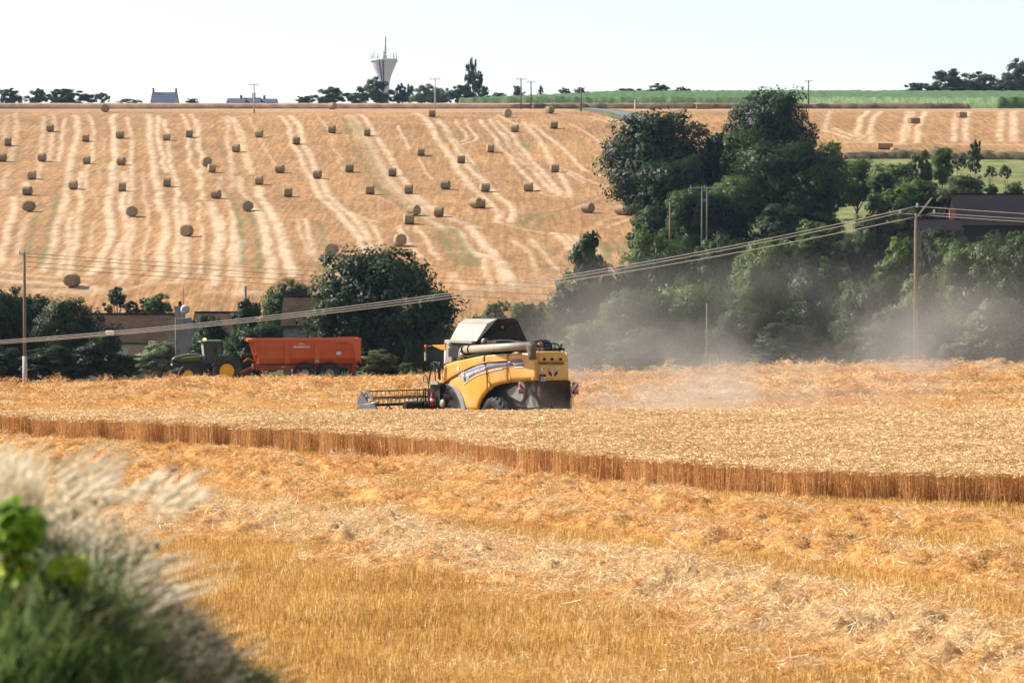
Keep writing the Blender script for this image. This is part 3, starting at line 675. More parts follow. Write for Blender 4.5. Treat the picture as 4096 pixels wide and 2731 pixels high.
def straw_patch(name, s, n, mat, long=1.0, up=.35, w=.0085, lift=.10):
    b = np.column_stack([(rng.random((n, 2)) - .5) * s, rng.random(n) * lift]); az = rng.random(n) * 6.28
    d = np.column_stack([np.cos(az), np.sin(az), rng.normal(size=n) * up]); d /= np.linalg.norm(d, axis=1)[:, None]
    a = ribbons(b, d, (.06 + .13 * rng.random(n)) * long, np.full(n, w) * (.7 + .6 * rng.random(n)), bend=rng.normal(size=(n, 3)) * .02, seg=2)
    return proto(name, [a], [mat])
LP = [straw_patch('straw_clump', .5, 150, M_STRAW, lift=.05) for _ in range(3)] + [straw_patch('straw_clump', .8, 130, M_PALE, 1.1, .35, .0095) for _ in range(3)] + [straw_patch('straw_clump', 1.0, 26, M_PALE, 2.4, .9, .013, .14)]
def straw_points(x, y, amt_pale):
    e = .25
    def zz(a, b): w = windrow_fields(a[None], b[None]); return H(a, b) + w[0][0]
    z = zz(x, y); dx = (zz(x + e, y) - z) / e; dy = (zz(x, y + e) - z) / e
    return z, np.arctan(dy), -np.arctan(dx)
gx, gy = np.meshgrid(np.arange(-22, 22, .36), np.arange(41.5, 100, .36)); gx = gx.ravel() + rng.uniform(-.15, .15, gx.size); gy = gy.ravel() + rng.uniform(-.15, .15, gy.size)
keep = (gy < wheat_front(gx) + .1) & (np.abs(gx) < gy * .19 + 1.2); gx, gy = gx[keep], gy[keep]
_, Wc, Wp = windrow_fields(gx[None], gy[None]); Wc, Wp = Wc[0], Wp[0]
sprd = fbm(gx * .3, gy * .3, 3, 55)
keep = (rng.random(len(gx)) < np.clip(Wc * .95 + .04 + 1.2 * np.clip(sprd - .5, 0, 1) + .25 * (gx > 0) * (gy < 62), 0, 1)); gx, gy, Wp = gx[keep], gy[keep], Wp[keep]
z, rx, ry = straw_points(gx, gy, Wp); n_ = len(gx)
pick = np.where(rng.random(n_) < np.clip(Wp * .95 + .10 * (gx + 6 > 0), 0, 1), rng.integers(3, 6, n_), rng.integers(0, 3, n_))
pick = np.where((rng.random(n_) < .16) & ((Wp > .25) | ((gx > 0) & (gy < 62))), 6, pick)
R = np.column_stack([rx * .8, ry * .8, rng.random(n_) * 6.28])
scatter('loose_straw', np.column_stack([gx, gy, z - .02]), R, .8 + .4 * rng.random(n_), pick, LP)
# straw on the rows behind the wheat (coarser: it is far off)
FP = [straw_patch('straw_clump', 1.4, 150, M_STRAW, 1.6, .4, .022, .12) for _ in range(3)] + [straw_patch('straw_clump', 1.4, 110, M_PALE, 1.6, .4, .022, .12)]
gx, gy = np.meshgrid(np.arange(-44, 44, .8), np.arange(113, 206, .8)); gx = gx.ravel() + rng.uniform(-.3, .3, gx.size); gy = gy.ravel() + rng.uniform(-.3, .3, gy.size)
keep = (np.abs(gx) < gy * .185 + 2); gx, gy = gx[keep], gy[keep]
_, Wc, Wp = windrow_fields(gx[None], gy[None]); Wc = Wc[0]
keep = rng.random(len(gx)) < np.clip(Wc * .9 + .22, 0, 1); gx, gy = gx[keep], gy[keep]; n_ = len(gx)
z, rx, ry = straw_points(gx, gy, 0)
scatter('straw_cover', np.column_stack([gx, gy, z - .03]), np.column_stack([rx * .8, ry * .8, rng.random(n_) * 6.28]), .8 + .5 * rng.random(n_), rng.integers(0, 4, n_), FP)
# ================================================================== TREES
def leaf_mat(name, dark, light, spec=.18, tr=.22):
    m = bpy.data.materials.new(name); n, l = nodes_of(m); nt = m.node_tree
    b = n['Principled BSDF']; b.inputs['Roughness'].default_value = .5; b.inputs['Specular IOR Level'].default_value = spec
    at_ = n.new('ShaderNodeAttribute'); at_.attribute_name = 'tint'
    oi = n.new('ShaderNodeObjectInfo')
    ad = n.new('ShaderNodeMath'); ad.operation = 'MULTIPLY_ADD'; l.new(oi.outputs['Random'], ad.inputs[0]); ad.inputs[1].default_value = .3
    sb = n.new('ShaderNodeMath'); sb.operation = 'SUBTRACT'; l.new(at_.outputs['Fac'], sb.inputs[0]); sb.inputs[1].default_value = .15; l.new(sb.outputs[0], ad.inputs[2])
    rp = ramp(nt, [(.15, dark), (.55, tuple((a + c) / 2 for a, c in zip(dark, light))), (1, light)]); l.new(ad.outputs[0], rp.inputs[0])
    l.new(rp.outputs[0], b.inputs['Base Color'])
    cn = n.new('ShaderNodeAttribute'); cn.attribute_name = 'cn'
    vt = n.new('ShaderNodeVectorTransform'); vt.vector_type = 'NORMAL'; vt.convert_from = 'OBJECT'; vt.convert_to = 'WORLD'; l.new(cn.outputs['Vector'], vt.inputs[0]); l.new(vt.outputs[0], b.inputs['Normal'])
    t = n.new('ShaderNodeBsdfTranslucent'); hs = n.new('ShaderNodeHueSaturation'); hs.inputs['Value'].default_value = 1.3; l.new(rp.outputs[0], hs.inputs['Color']); l.new(hs.outputs[0], t.inputs[0])
    mx = n.new('ShaderNodeMixShader'); mx.inputs[0].default_value = tr
    l.new(b.outputs[0], mx.inputs[1]); l.new(t.outputs[0], mx.inputs[2]); l.new(mx.outputs[0], n['Material Output'].inputs[0])
    return m
M_LEAF = {
    'dark': leaf_mat('leaf_dark', (.008, .018, .005), (.034, .058, .014)),
    'mid': leaf_mat('leaf_mid', (.014, .030, .006), (.060, .094, .020)),
    'grey': leaf_mat('leaf_grey', (.060, .090, .045), (.17, .22, .12)),
    'olive': leaf_mat('leaf_olive', (.040, .055, .018), (.13, .15, .05)),
    'fresh': leaf_mat('leaf_fresh', (.026, .052, .010), (.10, .145, .032)),
}
M_BARK = M('bark', (.055, .042, .030), .9, .3, 12)

def crown_mesh(name, kind, lobes, nleaf, leaf, seed):
    r = np.random.default_rng(seed)
    def unit(n):
        v = r.normal(size=(n, 3)); return v / np.linalg.norm(v, axis=1)[:, None]
    # primary lobes
    L = []
    for i in range(lobes):
        if kind == 'column':
            t = (i + .5) / lobes; rad = .26 + .24 * math.sin(math.pi * min(1, t * 1.02) ** .75)
            L.append((r.normal() * .10, r.normal() * .10, .06 + .86 * t, rad * .8, .10))
        elif kind == 'cone':
            t = (i + .5) / lobes; rad = .46 * (1 - t) ** .65 + .07
            a = r.random() * 6.28; L.append((math.cos(a) * rad * .5, math.sin(a) * rad * .5, .05 + .87 * t, rad * .75, .09))
        elif kind == 'fill':
            v = r.normal(size=3); v /= np.linalg.norm(v); q = r.random() ** .4; rad = .13 + .09 * r.random()
            L.append((v[0] * q * .36, v[1] * q * .36, .40 + v[2] * q * .38, rad, rad))
        elif kind == 'bush':
            a = r.random() * 6.28; q = math.sqrt(r.random()) * .34; rad = .15 + .10 * r.random()
            L.append((math.cos(a) * q, math.sin(a) * q, .10 + .70 * (1 - (q / .44) ** 2) * r.random() ** .9, rad, rad * 1.1))
        elif kind == 'loose':
            a = r.random() * 6.28; q = math.sqrt(r.random()) * .36; rad = .08 + .08 * r.random()
            L.append((math.cos(a) * q, math.sin(a) * q, .25 + .62 * r.random() * (1 - (q / .5) ** 2), rad, rad * 1.2))
        else:
            a = r.random() * 6.28; el = math.asin(r.uniform(-1, 1)); q = .32 * r.random() ** .30; rad = .12 + .10 * r.random()
            L.append((math.cos(a) * math.cos(el) ** .7 * q, math.sin(a) * math.cos(el) ** .7 * q, .48 + math.sin(el) * .37 * (.75 + .25 * r.random()), rad, rad * 1.05))
    L = np.array(L)
    # clumps on the lobes, leaves on the clumps
    ncl = max(60, nleaf // 90)
    li = r.integers(0, len(L), ncl); u = unit(ncl); u[:, 2] = u[:, 2] * .9 + .12
    rad = L[li, 3]; rz = L[li, 4]
    C = L[li, :3] + np.column_stack([u[:, 0] * rad, u[:, 1] * rad, u[:, 2] * rz]) * (.72 + .34 * r.random(ncl))[:, None]
    cr = (.030 + .055 * r.random(ncl)) * (1.35 if kind in ('round', 'bush', 'fill') else 1.05)
    ci = r.integers(0, ncl, nleaf); v = unit(nleaf)
    Pp = C[ci] + v * (cr[ci] * (.35 + .75 * r.random(nleaf) ** .6))[:, None] * np.array([1, 1, .75])
    Pp[:, 2] = np.clip(Pp[:, 2], .0 + .02 * r.random(nleaf), 1.05)
    # leaf quads: facing outwards with a lot of scatter
    nrm = v * .8 + u[ci] * .8 + r.normal(size=(nleaf, 3)) * .65; nrm[:, 2] += .35; nrm /= np.linalg.norm(nrm, axis=1)[:, None]
    t1 = np.cross(nrm, r.normal(size=(nleaf, 3))); t1 /= np.linalg.norm(t1, axis=1)[:, None]; t2 = np.cross(nrm, t1)
    s = leaf * (.6 + .8 * r.random(nleaf))[:, None]
    V = np.stack([Pp - t1 * s * .5, Pp - t2 * s * .32 + nrm * s * .08, Pp + t1 * s * .5, Pp + t2 * s * .32 + nrm * s * .08], 1).reshape(-1, 3)
    F = np.arange(nleaf * 4).reshape(-1, 4)
    ct = r.random(ncl) * .6
    me = mesh_np(name, V, F, False, {'tint': np.repeat(np.clip(ct[ci] + .4 * r.random(nleaf), 0, 1), 4)})
    # the leaves of a clump present themselves outwards: shading follows the clump and the crown
    oc = Pp - np.array([0, 0, .42]); oc /= np.linalg.norm(oc, axis=1)[:, None] + 1e-9
    cn = oc * .55 + u[ci] * .65 + v * .55 + nrm * .25; cn /= np.linalg.norm(cn, axis=1)[:, None]
    a_ = me.attributes.new('cn', 'FLOAT_VECTOR', 'POINT'); a_.data.foreach_set('vector', np.repeat(cn, 4, axis=0).astype(np.float32).ravel())
    return me

def trunk_mesh(name, kind, seed):
    r = random.Random(seed); mb = MB()
    top = .9 if kind in ('column', 'cone') else .55
    pts = [(0, 0, -.06), (0, 0, .0), (r.uniform(-.01, .01), r.uniform(-.01, .01), top * .4), (r.uniform(-.03, .03), r.uniform(-.03, .03), top)]
    mb.tube(pts, [.036, .028, .022, .008], 7)
    for i in range(0 if kind in ('column', 'cone') else 8):
        a = i * 2.4 + r.random(); z0 = r.uniform(.12, .42); q = r.uniform(.18, .34)
        mb.tube([(0, 0, z0), (math.cos(a) * q * .5, math.sin(a) * q * .5, z0 + .13), (math.cos(a) * q, math.sin(a) * q, z0 + r.uniform(.2, .4))], [.014, .009, .003], 5)
    me = bpy.data.meshes.new(name); me.from_pydata([tuple(v) for v in mb.v], [], mb.f); me.materials.append(M_BARK); return me

CROWN = {
    'roundA': ('round', 40, 36000, .026, 101), 'roundB': ('round', 34, 30000, .028, 102), 'roundC': ('round', 26, 16000, .038, 103), 'roundD': ('round', 44, 36000, .025, 104),
    'bushA': ('bush', 26, 16000, .040, 105), 'bushB': ('bush', 20, 12000, .045, 106), 'column': ('column', 15, 13000, .040, 107), 'cone': ('cone', 30, 14000, .038, 108),
    'looseA': ('loose', 26, 8000, .042, 109), 'looseB': ('loose', 20, 6000, .045, 110), 'far': ('fill', 30, 7000, .055, 111), 'farround': ('fill', 26, 7000, .052, 112),
}
_cr, _tr = {}, {}
def get_crown(k, tone):
    if (k, tone) not in _cr:
        if k not in _tr:
            kind, lb, nl, lf, sd = CROWN[k]; _tr[k] = (crown_mesh('crown', kind, lb, nl, lf, sd), trunk_mesh('trunk', kind, sd))
        me = _tr[k][0] if not _tr[k][0].materials else _tr[k][0].copy()
        me.materials.clear(); me.materials.append(M_LEAF[tone]); _cr[(k, tone)] = me
    return _cr[(k, tone)], _tr[k][1]
tr_rng = random.Random(5)
def tree(name, label, x, ytop, ybase, w, dist, var, tone, group=None, cat='tree', sink=.3):
    """x, ytop, ybase, w: where it stands in the 2352 px photo; dist in metres"""
    if name in ('skyline_tree', 'poplar'): ybase += .25 * (ybase - ytop); w *= 1.08
    c, r0 = S(x, ytop); _, r1 = S(x, ybase)
    top = at(c, r0, dist); base = at(c, r1, dist)
    wm = w / 2.29688 / FPX * dist
    zb = zg(base.x, dist)
    if zb < base.z - .2: base.z = base.z      # foot hidden behind others: keep the crown's own foot
    h = top.z - base.z
    rt = empty(name, (top.x, dist, min(base.z, max(zb, base.z - 40)) - sink * 0), tr_rng.random() * 6.28, label, cat, group)
    cm, tm = get_crown(var, tone)
    tk = mk('trunk', tm, rt); tk.scale = (wm * .9, wm * .9, h); 
    cw = mk('crown', cm, rt); cw.scale = (wm * 1.1, wm * 1.1, h * 1.07)
    # carry the trunk down to the ground
    gap = base.z - zb
    if gap > .3:
        rt.location.z = zb; cw.location.z = gap; cw.scale.z = h * (1.16 if var.startswith('far') else 1.07); tk.scale.z = h + gap * 1.6
    return rt

TR = [
 # valley, left edge
 ('leafy_tree', 'dark bushy tree cut by the left edge of the photo', -25, 655, 875, 190, 222, 'roundB', 'dark'),
 ('leafy_tree', 'dark tree directly behind the tall pole with the white foot', 60, 672, 875, 170, 226, 'roundC', 'dark'),
 ('leafy_tree', 'dark broad tree right of the pole with the white foot', 165, 690, 875, 190, 220, 'roundA', 'dark'),
 ('hedge_bush', 'low dark bush in front of the white barn wall', 235, 770, 872, 130, 214, 'bushA', 'dark'),
 ('hedge_bush', 'low dark bush cut by the left edge below the wires', 20, 790, 878, 170, 212, 'bushB', 'dark'),
 ('hedge_bush', 'dark thicket at the field edge left of the willow', 120, 800, 874, 160, 211, 'bushA', 'dark'),
 ('willow_bush', 'grey-green rounded willow bush in front of the tractor', 368, 790, 862, 125, 213, 'bushA', 'grey'),
 ('willow_bush', 'small olive bush between barn wall and willow', 296, 815, 864, 60, 214, 'bushB', 'olive'),
 ('leafy_tree', 'thin open tree above the left end of the barn roof', 270, 658, 735, 62, 290, 'looseA', 'mid'),
 ('leafy_tree', 'small tree in the middle behind the barn ridge', 322, 672, 735, 58, 290, 'looseB', 'mid'),
 ('leafy_tree', 'small rounded tree left of the chimney with satellite dish', 362, 670, 735, 72, 289, 'bushB', 'fresh'),
 ('leafy_tree', 'dark pointed tree behind the tractor cab', 570, 700, 868, 120, 232, 'cone', 'dark'),
 ('leafy_tree', 'dark tree between tractor and orange trailer', 600, 740, 868, 130, 228, 'roundC', 'dark'),
 ('leafy_tree', 'round green tree above the small stone house', 662, 645, 800, 130, 268, 'roundB', 'mid'),
 ('leafy_tree', 'large dark tree standing behind the orange trailer', 872, 576, 872, 330, 236, 'roundA', 'dark'),
 ('leafy_tree', 'dark lower tree filling the right foot of the large trailer-side tree', 985, 660, 872, 140, 232, 'roundC', 'dark'),
 ('leafy_tree', 'dark lower tree filling the left foot of the large trailer-side tree', 762, 690, 872, 110, 233, 'roundC', 'dark'),
 ('hedge_bush', 'olive bush right behind the rear of the trailer', 862, 800, 852, 110, 206, 'bushB', 'olive'),
 ('hedge_bush', 'sparse olive bush between trailer and harvester', 925, 832, 852, 70, 205, 'looseA', 'olive'),
 # middle, behind the harvester
 ('leafy_tree', 'small yellowish bush at the foot of the bale hill, left of the harvester tank', 1080, 718, 840, 80, 260, 'bushB', 'fresh'),
 ('leafy_tree', 'small green tree just above the harvester tank', 1140, 705, 845, 110, 262, 'bushA', 'mid'),
 ('leafy_tree', 'second small green tree above the harvester rear', 1215, 690, 850, 120, 264, 'roundC', 'mid'),
 ('leafy_tree', 'tall pointed tree at the left end of the wooded slope', 1348, 556, 850, 165, 266, 'cone', 'mid'),
 ('leafy_tree', 'broad tree with its crown crossed by the three wires', 1330, 640, 850, 160, 262, 'roundB', 'mid'),
 ('leafy_tree', 'green tree beside the pointed tree under the last bales', 1430, 600, 840, 140, 272, 'roundC', 'mid'),
 ('leafy_tree', 'bright green tree hiding the last bale on the slope', 1520, 520, 850, 190, 282, 'roundD', 'fresh'),
 ('leafy_tree', 'rounded tree below the wires in the middle of the wood', 1450, 670, 860, 190, 250, 'roundA', 'mid'),
 ('leafy_tree', 'rounded tree behind the thin lone pole', 1600, 640, 860, 200, 252, 'roundD', 'fresh'),
 ('leafy_tree', 'light green tree above the thin lone pole', 1655, 545, 800, 170, 286, 'roundB', 'mid'),
 ('leafy_tree', 'dust-veiled tree low behind the harvester', 1360, 740, 860, 170, 240, 'roundC', 'olive'),
 ('leafy_tree', 'tree in the dust right of the thin lone pole', 1720, 700, 860, 180, 244, 'roundA', 'dark'),
 ('leafy_tree', 'tall tree below the big oaks, crossed by wires', 1760, 560, 850, 190, 276, 'roundA', 'fresh'),
 ('leafy_tree', 'dark tree in the dip left of the wires pole', 1900, 600, 860, 210, 262, 'roundD', 'dark'),
 ('leafy_tree', 'dust-veiled tree left of the tall wooden pole', 2000, 640, 860, 190, 246, 'roundB', 'mid'),
 ('leafy_tree', 'small dark round tree right of the wooden pole', 2150, 560, 800, 90, 272, 'roundC', 'dark'),
 ('leafy_tree', 'tall tree in front of the black barn', 2245, 535, 850, 200, 246, 'roundD', 'fresh'),
 ('leafy_tree', 'tall tree cut by the right edge of the photo', 2345, 545, 850, 190, 244, 'roundA', 'mid'),
 ('leafy_tree', 'low tree at the foot of the tall wooden pole', 2110, 650, 860, 160, 238, 'bushA', 'olive'),
 # the two large oaks
 ('leafy_tree', 'broad dark oak at the left of the big pair', 1530, 262, 545, 300, 352, 'roundA', 'dark'),
 ('leafy_tree', 'dark lower crown beneath the broad left oak', 1545, 360, 560, 230, 345, 'roundB', 'dark'),
 ('leafy_tree', 'tallest dark oak rising to the skyline', 1775, 214, 500, 250, 362, 'roundA', 'dark'),
 ('leafy_tree', 'mid-sized crown between the two tall oaks', 1715, 290, 520, 150, 350, 'roundC', 'mid'),
 ('leafy_tree', 'wide oak crown under the tallest oak', 1800, 320, 545, 300, 338, 'roundD', 'dark'),
 ('leafy_tree', 'lowest left crown of the oak group beside the double pole', 1690, 410, 560, 160, 334, 'roundA', 'fresh'),
 ('leafy_tree', 'dark lower right crown of the oak group', 1875, 400, 560, 150, 332, 'roundB', 'dark'),
 # right slope
 ('leafy_tree', 'light green tree behind the oaks at the meadow edge', 1905, 335, 460, 90, 380, 'bushA', 'fresh'),
 ('leafy_tree', 'rounded green tree left end of the hedge on the right slope', 1970, 362, 480, 110, 372, 'roundC', 'fresh'),
 ('leafy_tree', 'rounded green tree second along the right slope hedge', 2050, 372, 500, 120, 368, 'roundC', 'fresh'),
 ('leafy_tree', 'grey-green tall tree above the right slope hedge', 2115, 345, 480, 80, 372, 'looseA', 'olive'),
 ('leafy_tree', 'dark green small crown on the field edge under the square bales', 2165, 335, 430, 60, 378, 'roundC', 'fresh'),
 ('leafy_tree', 'slender pale sapling between two darker trees on the right slope', 2205, 348, 400, 34, 380, 'looseB', 'olive'),
 ('leafy_tree', 'dark column-shaped tree standing alone below the square bales', 2240, 326, 398, 32, 384, 'column', 'mid'),
 ('leafy_tree', 'thin bush on the meadow right of the column-shaped tree', 2310, 368, 420, 32, 380, 'looseB', 'olive'),
 ('leafy_tree', 'small dark bush on the meadow', 2275, 380, 412, 30, 378, 'looseA', 'olive'),
 ('leafy_tree', 'wide olive tree in the middle of the right slope hedge', 2100, 410, 540, 150, 352, 'roundB', 'fresh'),
 ('leafy_tree', 'olive tree left of the black barn roof', 2190, 420, 540, 130, 350, 'roundC', 'olive'),
 ('leafy_tree', 'olive tree close left of the wires pole top', 2070, 490, 590, 110, 330, 'bushA', 'olive'),
 # fill of the right slope
 ('leafy_tree', 'bushy tree at the foot of the light green gap', 1990, 505, 660, 100, 318, 'bushA', 'mid'),
 ('leafy_tree', 'wide fresh green bush just left of the tall brown pole', 2070, 560, 720, 130, 300, 'bushA', 'fresh'),
 ('leafy_tree', 'green bushy tree under the hedge trees right of the gap', 2055, 420, 560, 140, 340, 'bushB', 'fresh'),
 ('leafy_tree', 'dark crown closing the gap between the broad oak and the tallest oak', 1655, 300, 560, 150, 356, 'roundC', 'dark'),
 ('leafy_tree', 'green tree standing before the broad oak foot', 1590, 430, 600, 150, 330, 'roundB', 'mid'),
 ('leafy_tree', 'dark low tree filling the gap under the mid-sized oak crown', 1640, 440, 590, 150, 330, 'roundC', 'dark'),
 ('leafy_tree', 'olive bush at the foot of the broad left oak', 1500, 480, 580, 110, 340, 'bushA', 'mid'),
 ('leafy_tree', 'dark bush below the widest oak crown', 1790, 480, 600, 170, 326, 'bushA', 'dark'),
 ('leafy_tree', 'green bush at the foot of the right oak', 1880, 500, 610, 130, 318, 'bushB', 'fresh'),
 ('leafy_tree', 'green tree leaning over the dark barn ridge', 2215, 400, 470, 90, 345, 'roundC', 'olive'),
 ('leafy_tree', 'small shrub on the meadow above the barn roof', 2330, 415, 450, 46, 350, 'bushB', 'olive'),
 ('leafy_tree', 'low shrub second above the barn roof', 2275, 420, 452, 40, 350, 'bushB', 'mid'),
 ('leafy_tree', 'tree in front of the brick house', 2160, 520, 640, 110, 300, 'roundC', 'dark'),
 ('leafy_tree', 'low bush between the barn and the wires pole', 2190, 560, 700, 130, 290, 'bushA', 'mid'),
 ('leafy_tree', 'dusty bush at the field edge far right', 2290, 700, 850, 180, 232, 'bushA', 'olive'),
 ('leafy_tree', 'dusty bush left of the tall brown pole foot', 2040, 720, 850, 150, 234, 'bushA', 'mid'),
 ('leafy_tree', 'dusty low tree behind the harvester spreader', 1480, 760, 850, 180, 232, 'bushA', 'mid'),
 ('leafy_tree', 'dusty low bush in the middle of the dust cloud', 1800, 750, 850, 200, 232, 'bushA', 'dark'),
 ('leafy_tree', 'low hedge bush under the farmhouse roof', 480, 735, 865, 120, 236, 'bushA', 'dark'),
 ('leafy_tree', 'weedy bush left of the trailer nose', 535, 800, 865, 70, 222, 'bushB', 'mid'),
 # skyline
 ('skyline_tree', 'leftmost dark tree on the skyline', 25, 202, 236, 56, 800, 'farround', 'dark'),
 ('skyline_tree', 'second dark tree from the left on the skyline', 82, 202, 236, 50, 800, 'farround', 'mid'),
 ('skyline_tree', 'widest dark tree left of the slate roof', 165, 200, 236, 100, 800, 'far', 'dark'),
 ('skyline_tree', 'thin pale tree between the wide tree and slate roof', 234, 204, 236, 36, 790, 'looseB', 'mid'),
 ('skyline_tree', 'low pale shrub left of the slate roof', 300, 222, 238, 60, 780, 'looseB', 'grey'),
 ('skyline_tree', 'small shrub just right of the slate roof', 440, 224, 238, 28, 780, 'far', 'mid'),
 ('skyline_tree', 'low dark shrub left of the rounded green tree', 700, 218, 236, 40, 790, 'far', 'mid'),
 ('skyline_tree', 'rounded green tree left of the water tower', 752, 198, 236, 76, 800, 'farround', 'mid'),
 ('skyline_tree', 'low dark tree left of the water tower foot', 818, 208, 236, 50, 800, 'far', 'mid'),
 ('skyline_tree', 'tall tree hiding the foot of the water tower', 870, 176, 236, 72, 800, 'farround', 'mid'),
 ('skyline_tree', 'small round tree right of the water tower', 918, 190, 234, 30, 810, 'farround', 'dark'),
 ('skyline_tree', 'second small round tree right of the water tower', 940, 192, 234, 28, 810, 'farround', 'mid'),
 ('skyline_tree', 'pale yellow-green willow right of the water tower', 975, 192, 234, 70, 790, 'farround', 'grey'),
 ('skyline_tree', 'pale grey tree behind the skyline pole', 1015, 196, 234, 46, 795, 'far', 'grey'),
 ('skyline_tree', 'dark spreading conifer left of the poplars', 1055, 188, 232, 56, 800, 'far', 'dark'),
 ('poplar', 'tallest slim poplar on the skyline', 1082, 141, 232, 30, 805, 'column', 'mid'),
 ('poplar', 'shorter dark poplar beside the tallest one', 1098, 168, 232, 26, 803, 'column', 'dark'),
 ('skyline_tree', 'low dark conifer right of the poplars', 1112, 200, 232, 34, 800, 'cone', 'dark'),
 ('skyline_tree', 'low bush right of the poplars', 1140, 210, 230, 40, 800, 'far', 'mid'),
 ('skyline_tree', 'pale tree behind the twin skyline poles', 1192, 196, 228, 36, 810, 'looseA', 'mid'),
 ('skyline_tree', 'tiny pointed tree right of the twin poles', 1242, 198, 228, 12, 810, 'column', 'mid'),
 ('skyline_tree', 'dark round tree on the corn skyline', 1292, 195, 226, 34, 815, 'farround', 'dark'),
 ('skyline_tree', 'pale round tree next to the dark one on the corn skyline', 1328, 196, 226, 36, 818, 'farround', 'grey'),
 ('skyline_tree', 'tiny bush alone above the corn', 1372, 205, 226, 14, 820, 'far', 'mid'),
 ('skyline_tree', 'low green tree at the left of the corn-top group', 1450, 196, 224, 70, 830, 'far', 'mid'),
 ('skyline_tree', 'dark flat-topped tree in the corn-top group', 1518, 187, 222, 60, 832, 'farround', 'dark'),
 ('skyline_tree', 'small sparse tree right of the flat-topped tree', 1568, 192, 220, 38, 832, 'looseB', 'mid'),
 ('skyline_tree', 'left sloping end of the dark wood on the right skyline', 2120, 186, 214, 70, 850, 'far', 'dark'),
 ('skyline_tree', 'high dark tree of the wood on the right skyline', 2180, 152, 214, 100, 850, 'farround', 'dark'),
 ('skyline_tree', 'rounded tree in the middle of the right skyline wood', 2262, 158, 214, 100, 852, 'farround', 'mid'),
 ('skyline_tree', 'tallest dark tree at the right edge of the skyline', 2345, 124, 214, 74, 848, 'farround', 'dark'),
 ('skyline_tree', 'dark low tree under the tallest right-edge tree', 2315, 180, 214, 80, 846, 'far', 'dark'),
 ('skyline_tree', 'low fill of the right skyline wood behind the corn', 2220, 185, 214, 100, 846, 'far', 'dark'),
]
for nm, lb, x, yt, yb, w, dist, var, tone in TR:
    grp = {'skyline_tree': 'trees on the skyline', 'poplar': 'trees on the skyline', 'leafy_tree': 'trees in the valley', 'hedge_bush': 'bushes at the field edge', 'willow_bush': 'bushes at the field edge'}[nm]
    tree(nm, lb, x, yt, yb, w, dist, var, tone, grp, 'bush' if 'bush' in nm else 'tree')
# ================================================================== COMBINE HARVESTER
YEL = M('harvester_yellow', (.64, .33, .045), .36, .06, 1.2, spec=.45, dirt=(.62, .48, .27), dirt_amt=.85, coat=.2)
AMB = M('harvester_amber', (.62, .26, .03), .4, .06, 2)
BEI = M('harvester_beige', (.31, .285, .24), .5, .08, 2.5, dirt=(.42, .34, .22), dirt_amt=.6)
DRK = M('dark_metal', (.012, .012, .013), .6, .3, 5, dirt=(.10, .08, .05), dirt_amt=.25)
BLK = M('black_plastic', (.014, .014, .015), .5, .3, 6)
GRY = M('grey_metal', (.22, .23, .24), .45, .15, 4, metal=.3, dirt=(.30, .25, .17), dirt_amt=.4)
RUB = M('tyre_rubber', (.022, .021, .021), .75, .3, 6, dirt=(.13, .12, .10), dirt_amt=.5)
GLS = M('tinted_glass', (.015, .02, .022), .08, .2, 3, spec=.6)
BLU = M('stripe_blue', (.035, .055, .20), .4, .1, 3, dirt=(.25, .24, .24), dirt_amt=.4)
GBL = M('stripe_dusty_blue', (.22, .25, .36), .5, .1, 3)
WHI = M('stripe_white', (.80, .78, .74), .5, .05, 3)
RED = M('warning_red', (.45, .02, .02), .4, .1, 5)
ORL = M('beacon_orange', (.85, .17, .02), .25, .05, 5)
SIL = M('silver_print', (.42, .43, .44), .4, .1, 6)
TRD = M('tread_dust', (.13, .125, .115), .85, .3, 6)
CUR = M('straw_curtain', (.060, .030, .016), .95, .5, 9, bump=.6, bscale=25)
INK = M('black_print', (.02, .018, .014), .6, .1, 6)

HEAD = math.atan2(.848, -.530)
h_base = at(480.95, 435.3, 115.0)
HROOT = empty('combine_harvester', (h_base.x, 115.0, zg(h_base.x, 115.0) - .03), HEAD,
              'dusty yellow combine harvester cutting the far edge of the standing wheat', 'combine harvester')
bpy.context.view_layer.update()
HM = Matrix.LocRotScale(HROOT.location, Euler((0, 0, HEAD)), None); HMI = HM.inverted()
def zp(x, y): return (350 + x / 9.408, 300 + y / 9.408)       # detail photo coordinates -> 1024
def Q(x, y): return (846.7 + .35 * x, 376.3 + .35 * y)
def on_side(zx, zy, fY, off=0.0):
    c, r = zp(zx, zy); d = Vector(ray(c, r)); E = Vector((0, 0, EYE))
    o = HMI @ E; v = HMI.to_3x3() @ d
    Y = fY(-2.0); p = None
    for _ in range(12):
        t = (Y + off - o.y) / v.y; p = o + v * t; Y = Y * .4 + .6 * fY(p.x)
    return p
def on_rear(zx, zy, X=-5.62, off=0.0):
    c, r = zp(zx, zy); o = HMI @ Vector((0, 0, EYE)); v = HMI.to_3x3() @ Vector(ray(c, r))
    t = (X - off - o.x) / v.x; return o + v * t
def fside(x):
    t = min(1, max(0, (-2.35 - x) / 3.2)); t = t * t * (3 - 2 * t) * .75 + .25 * t
    return 1.55 - .62 * t
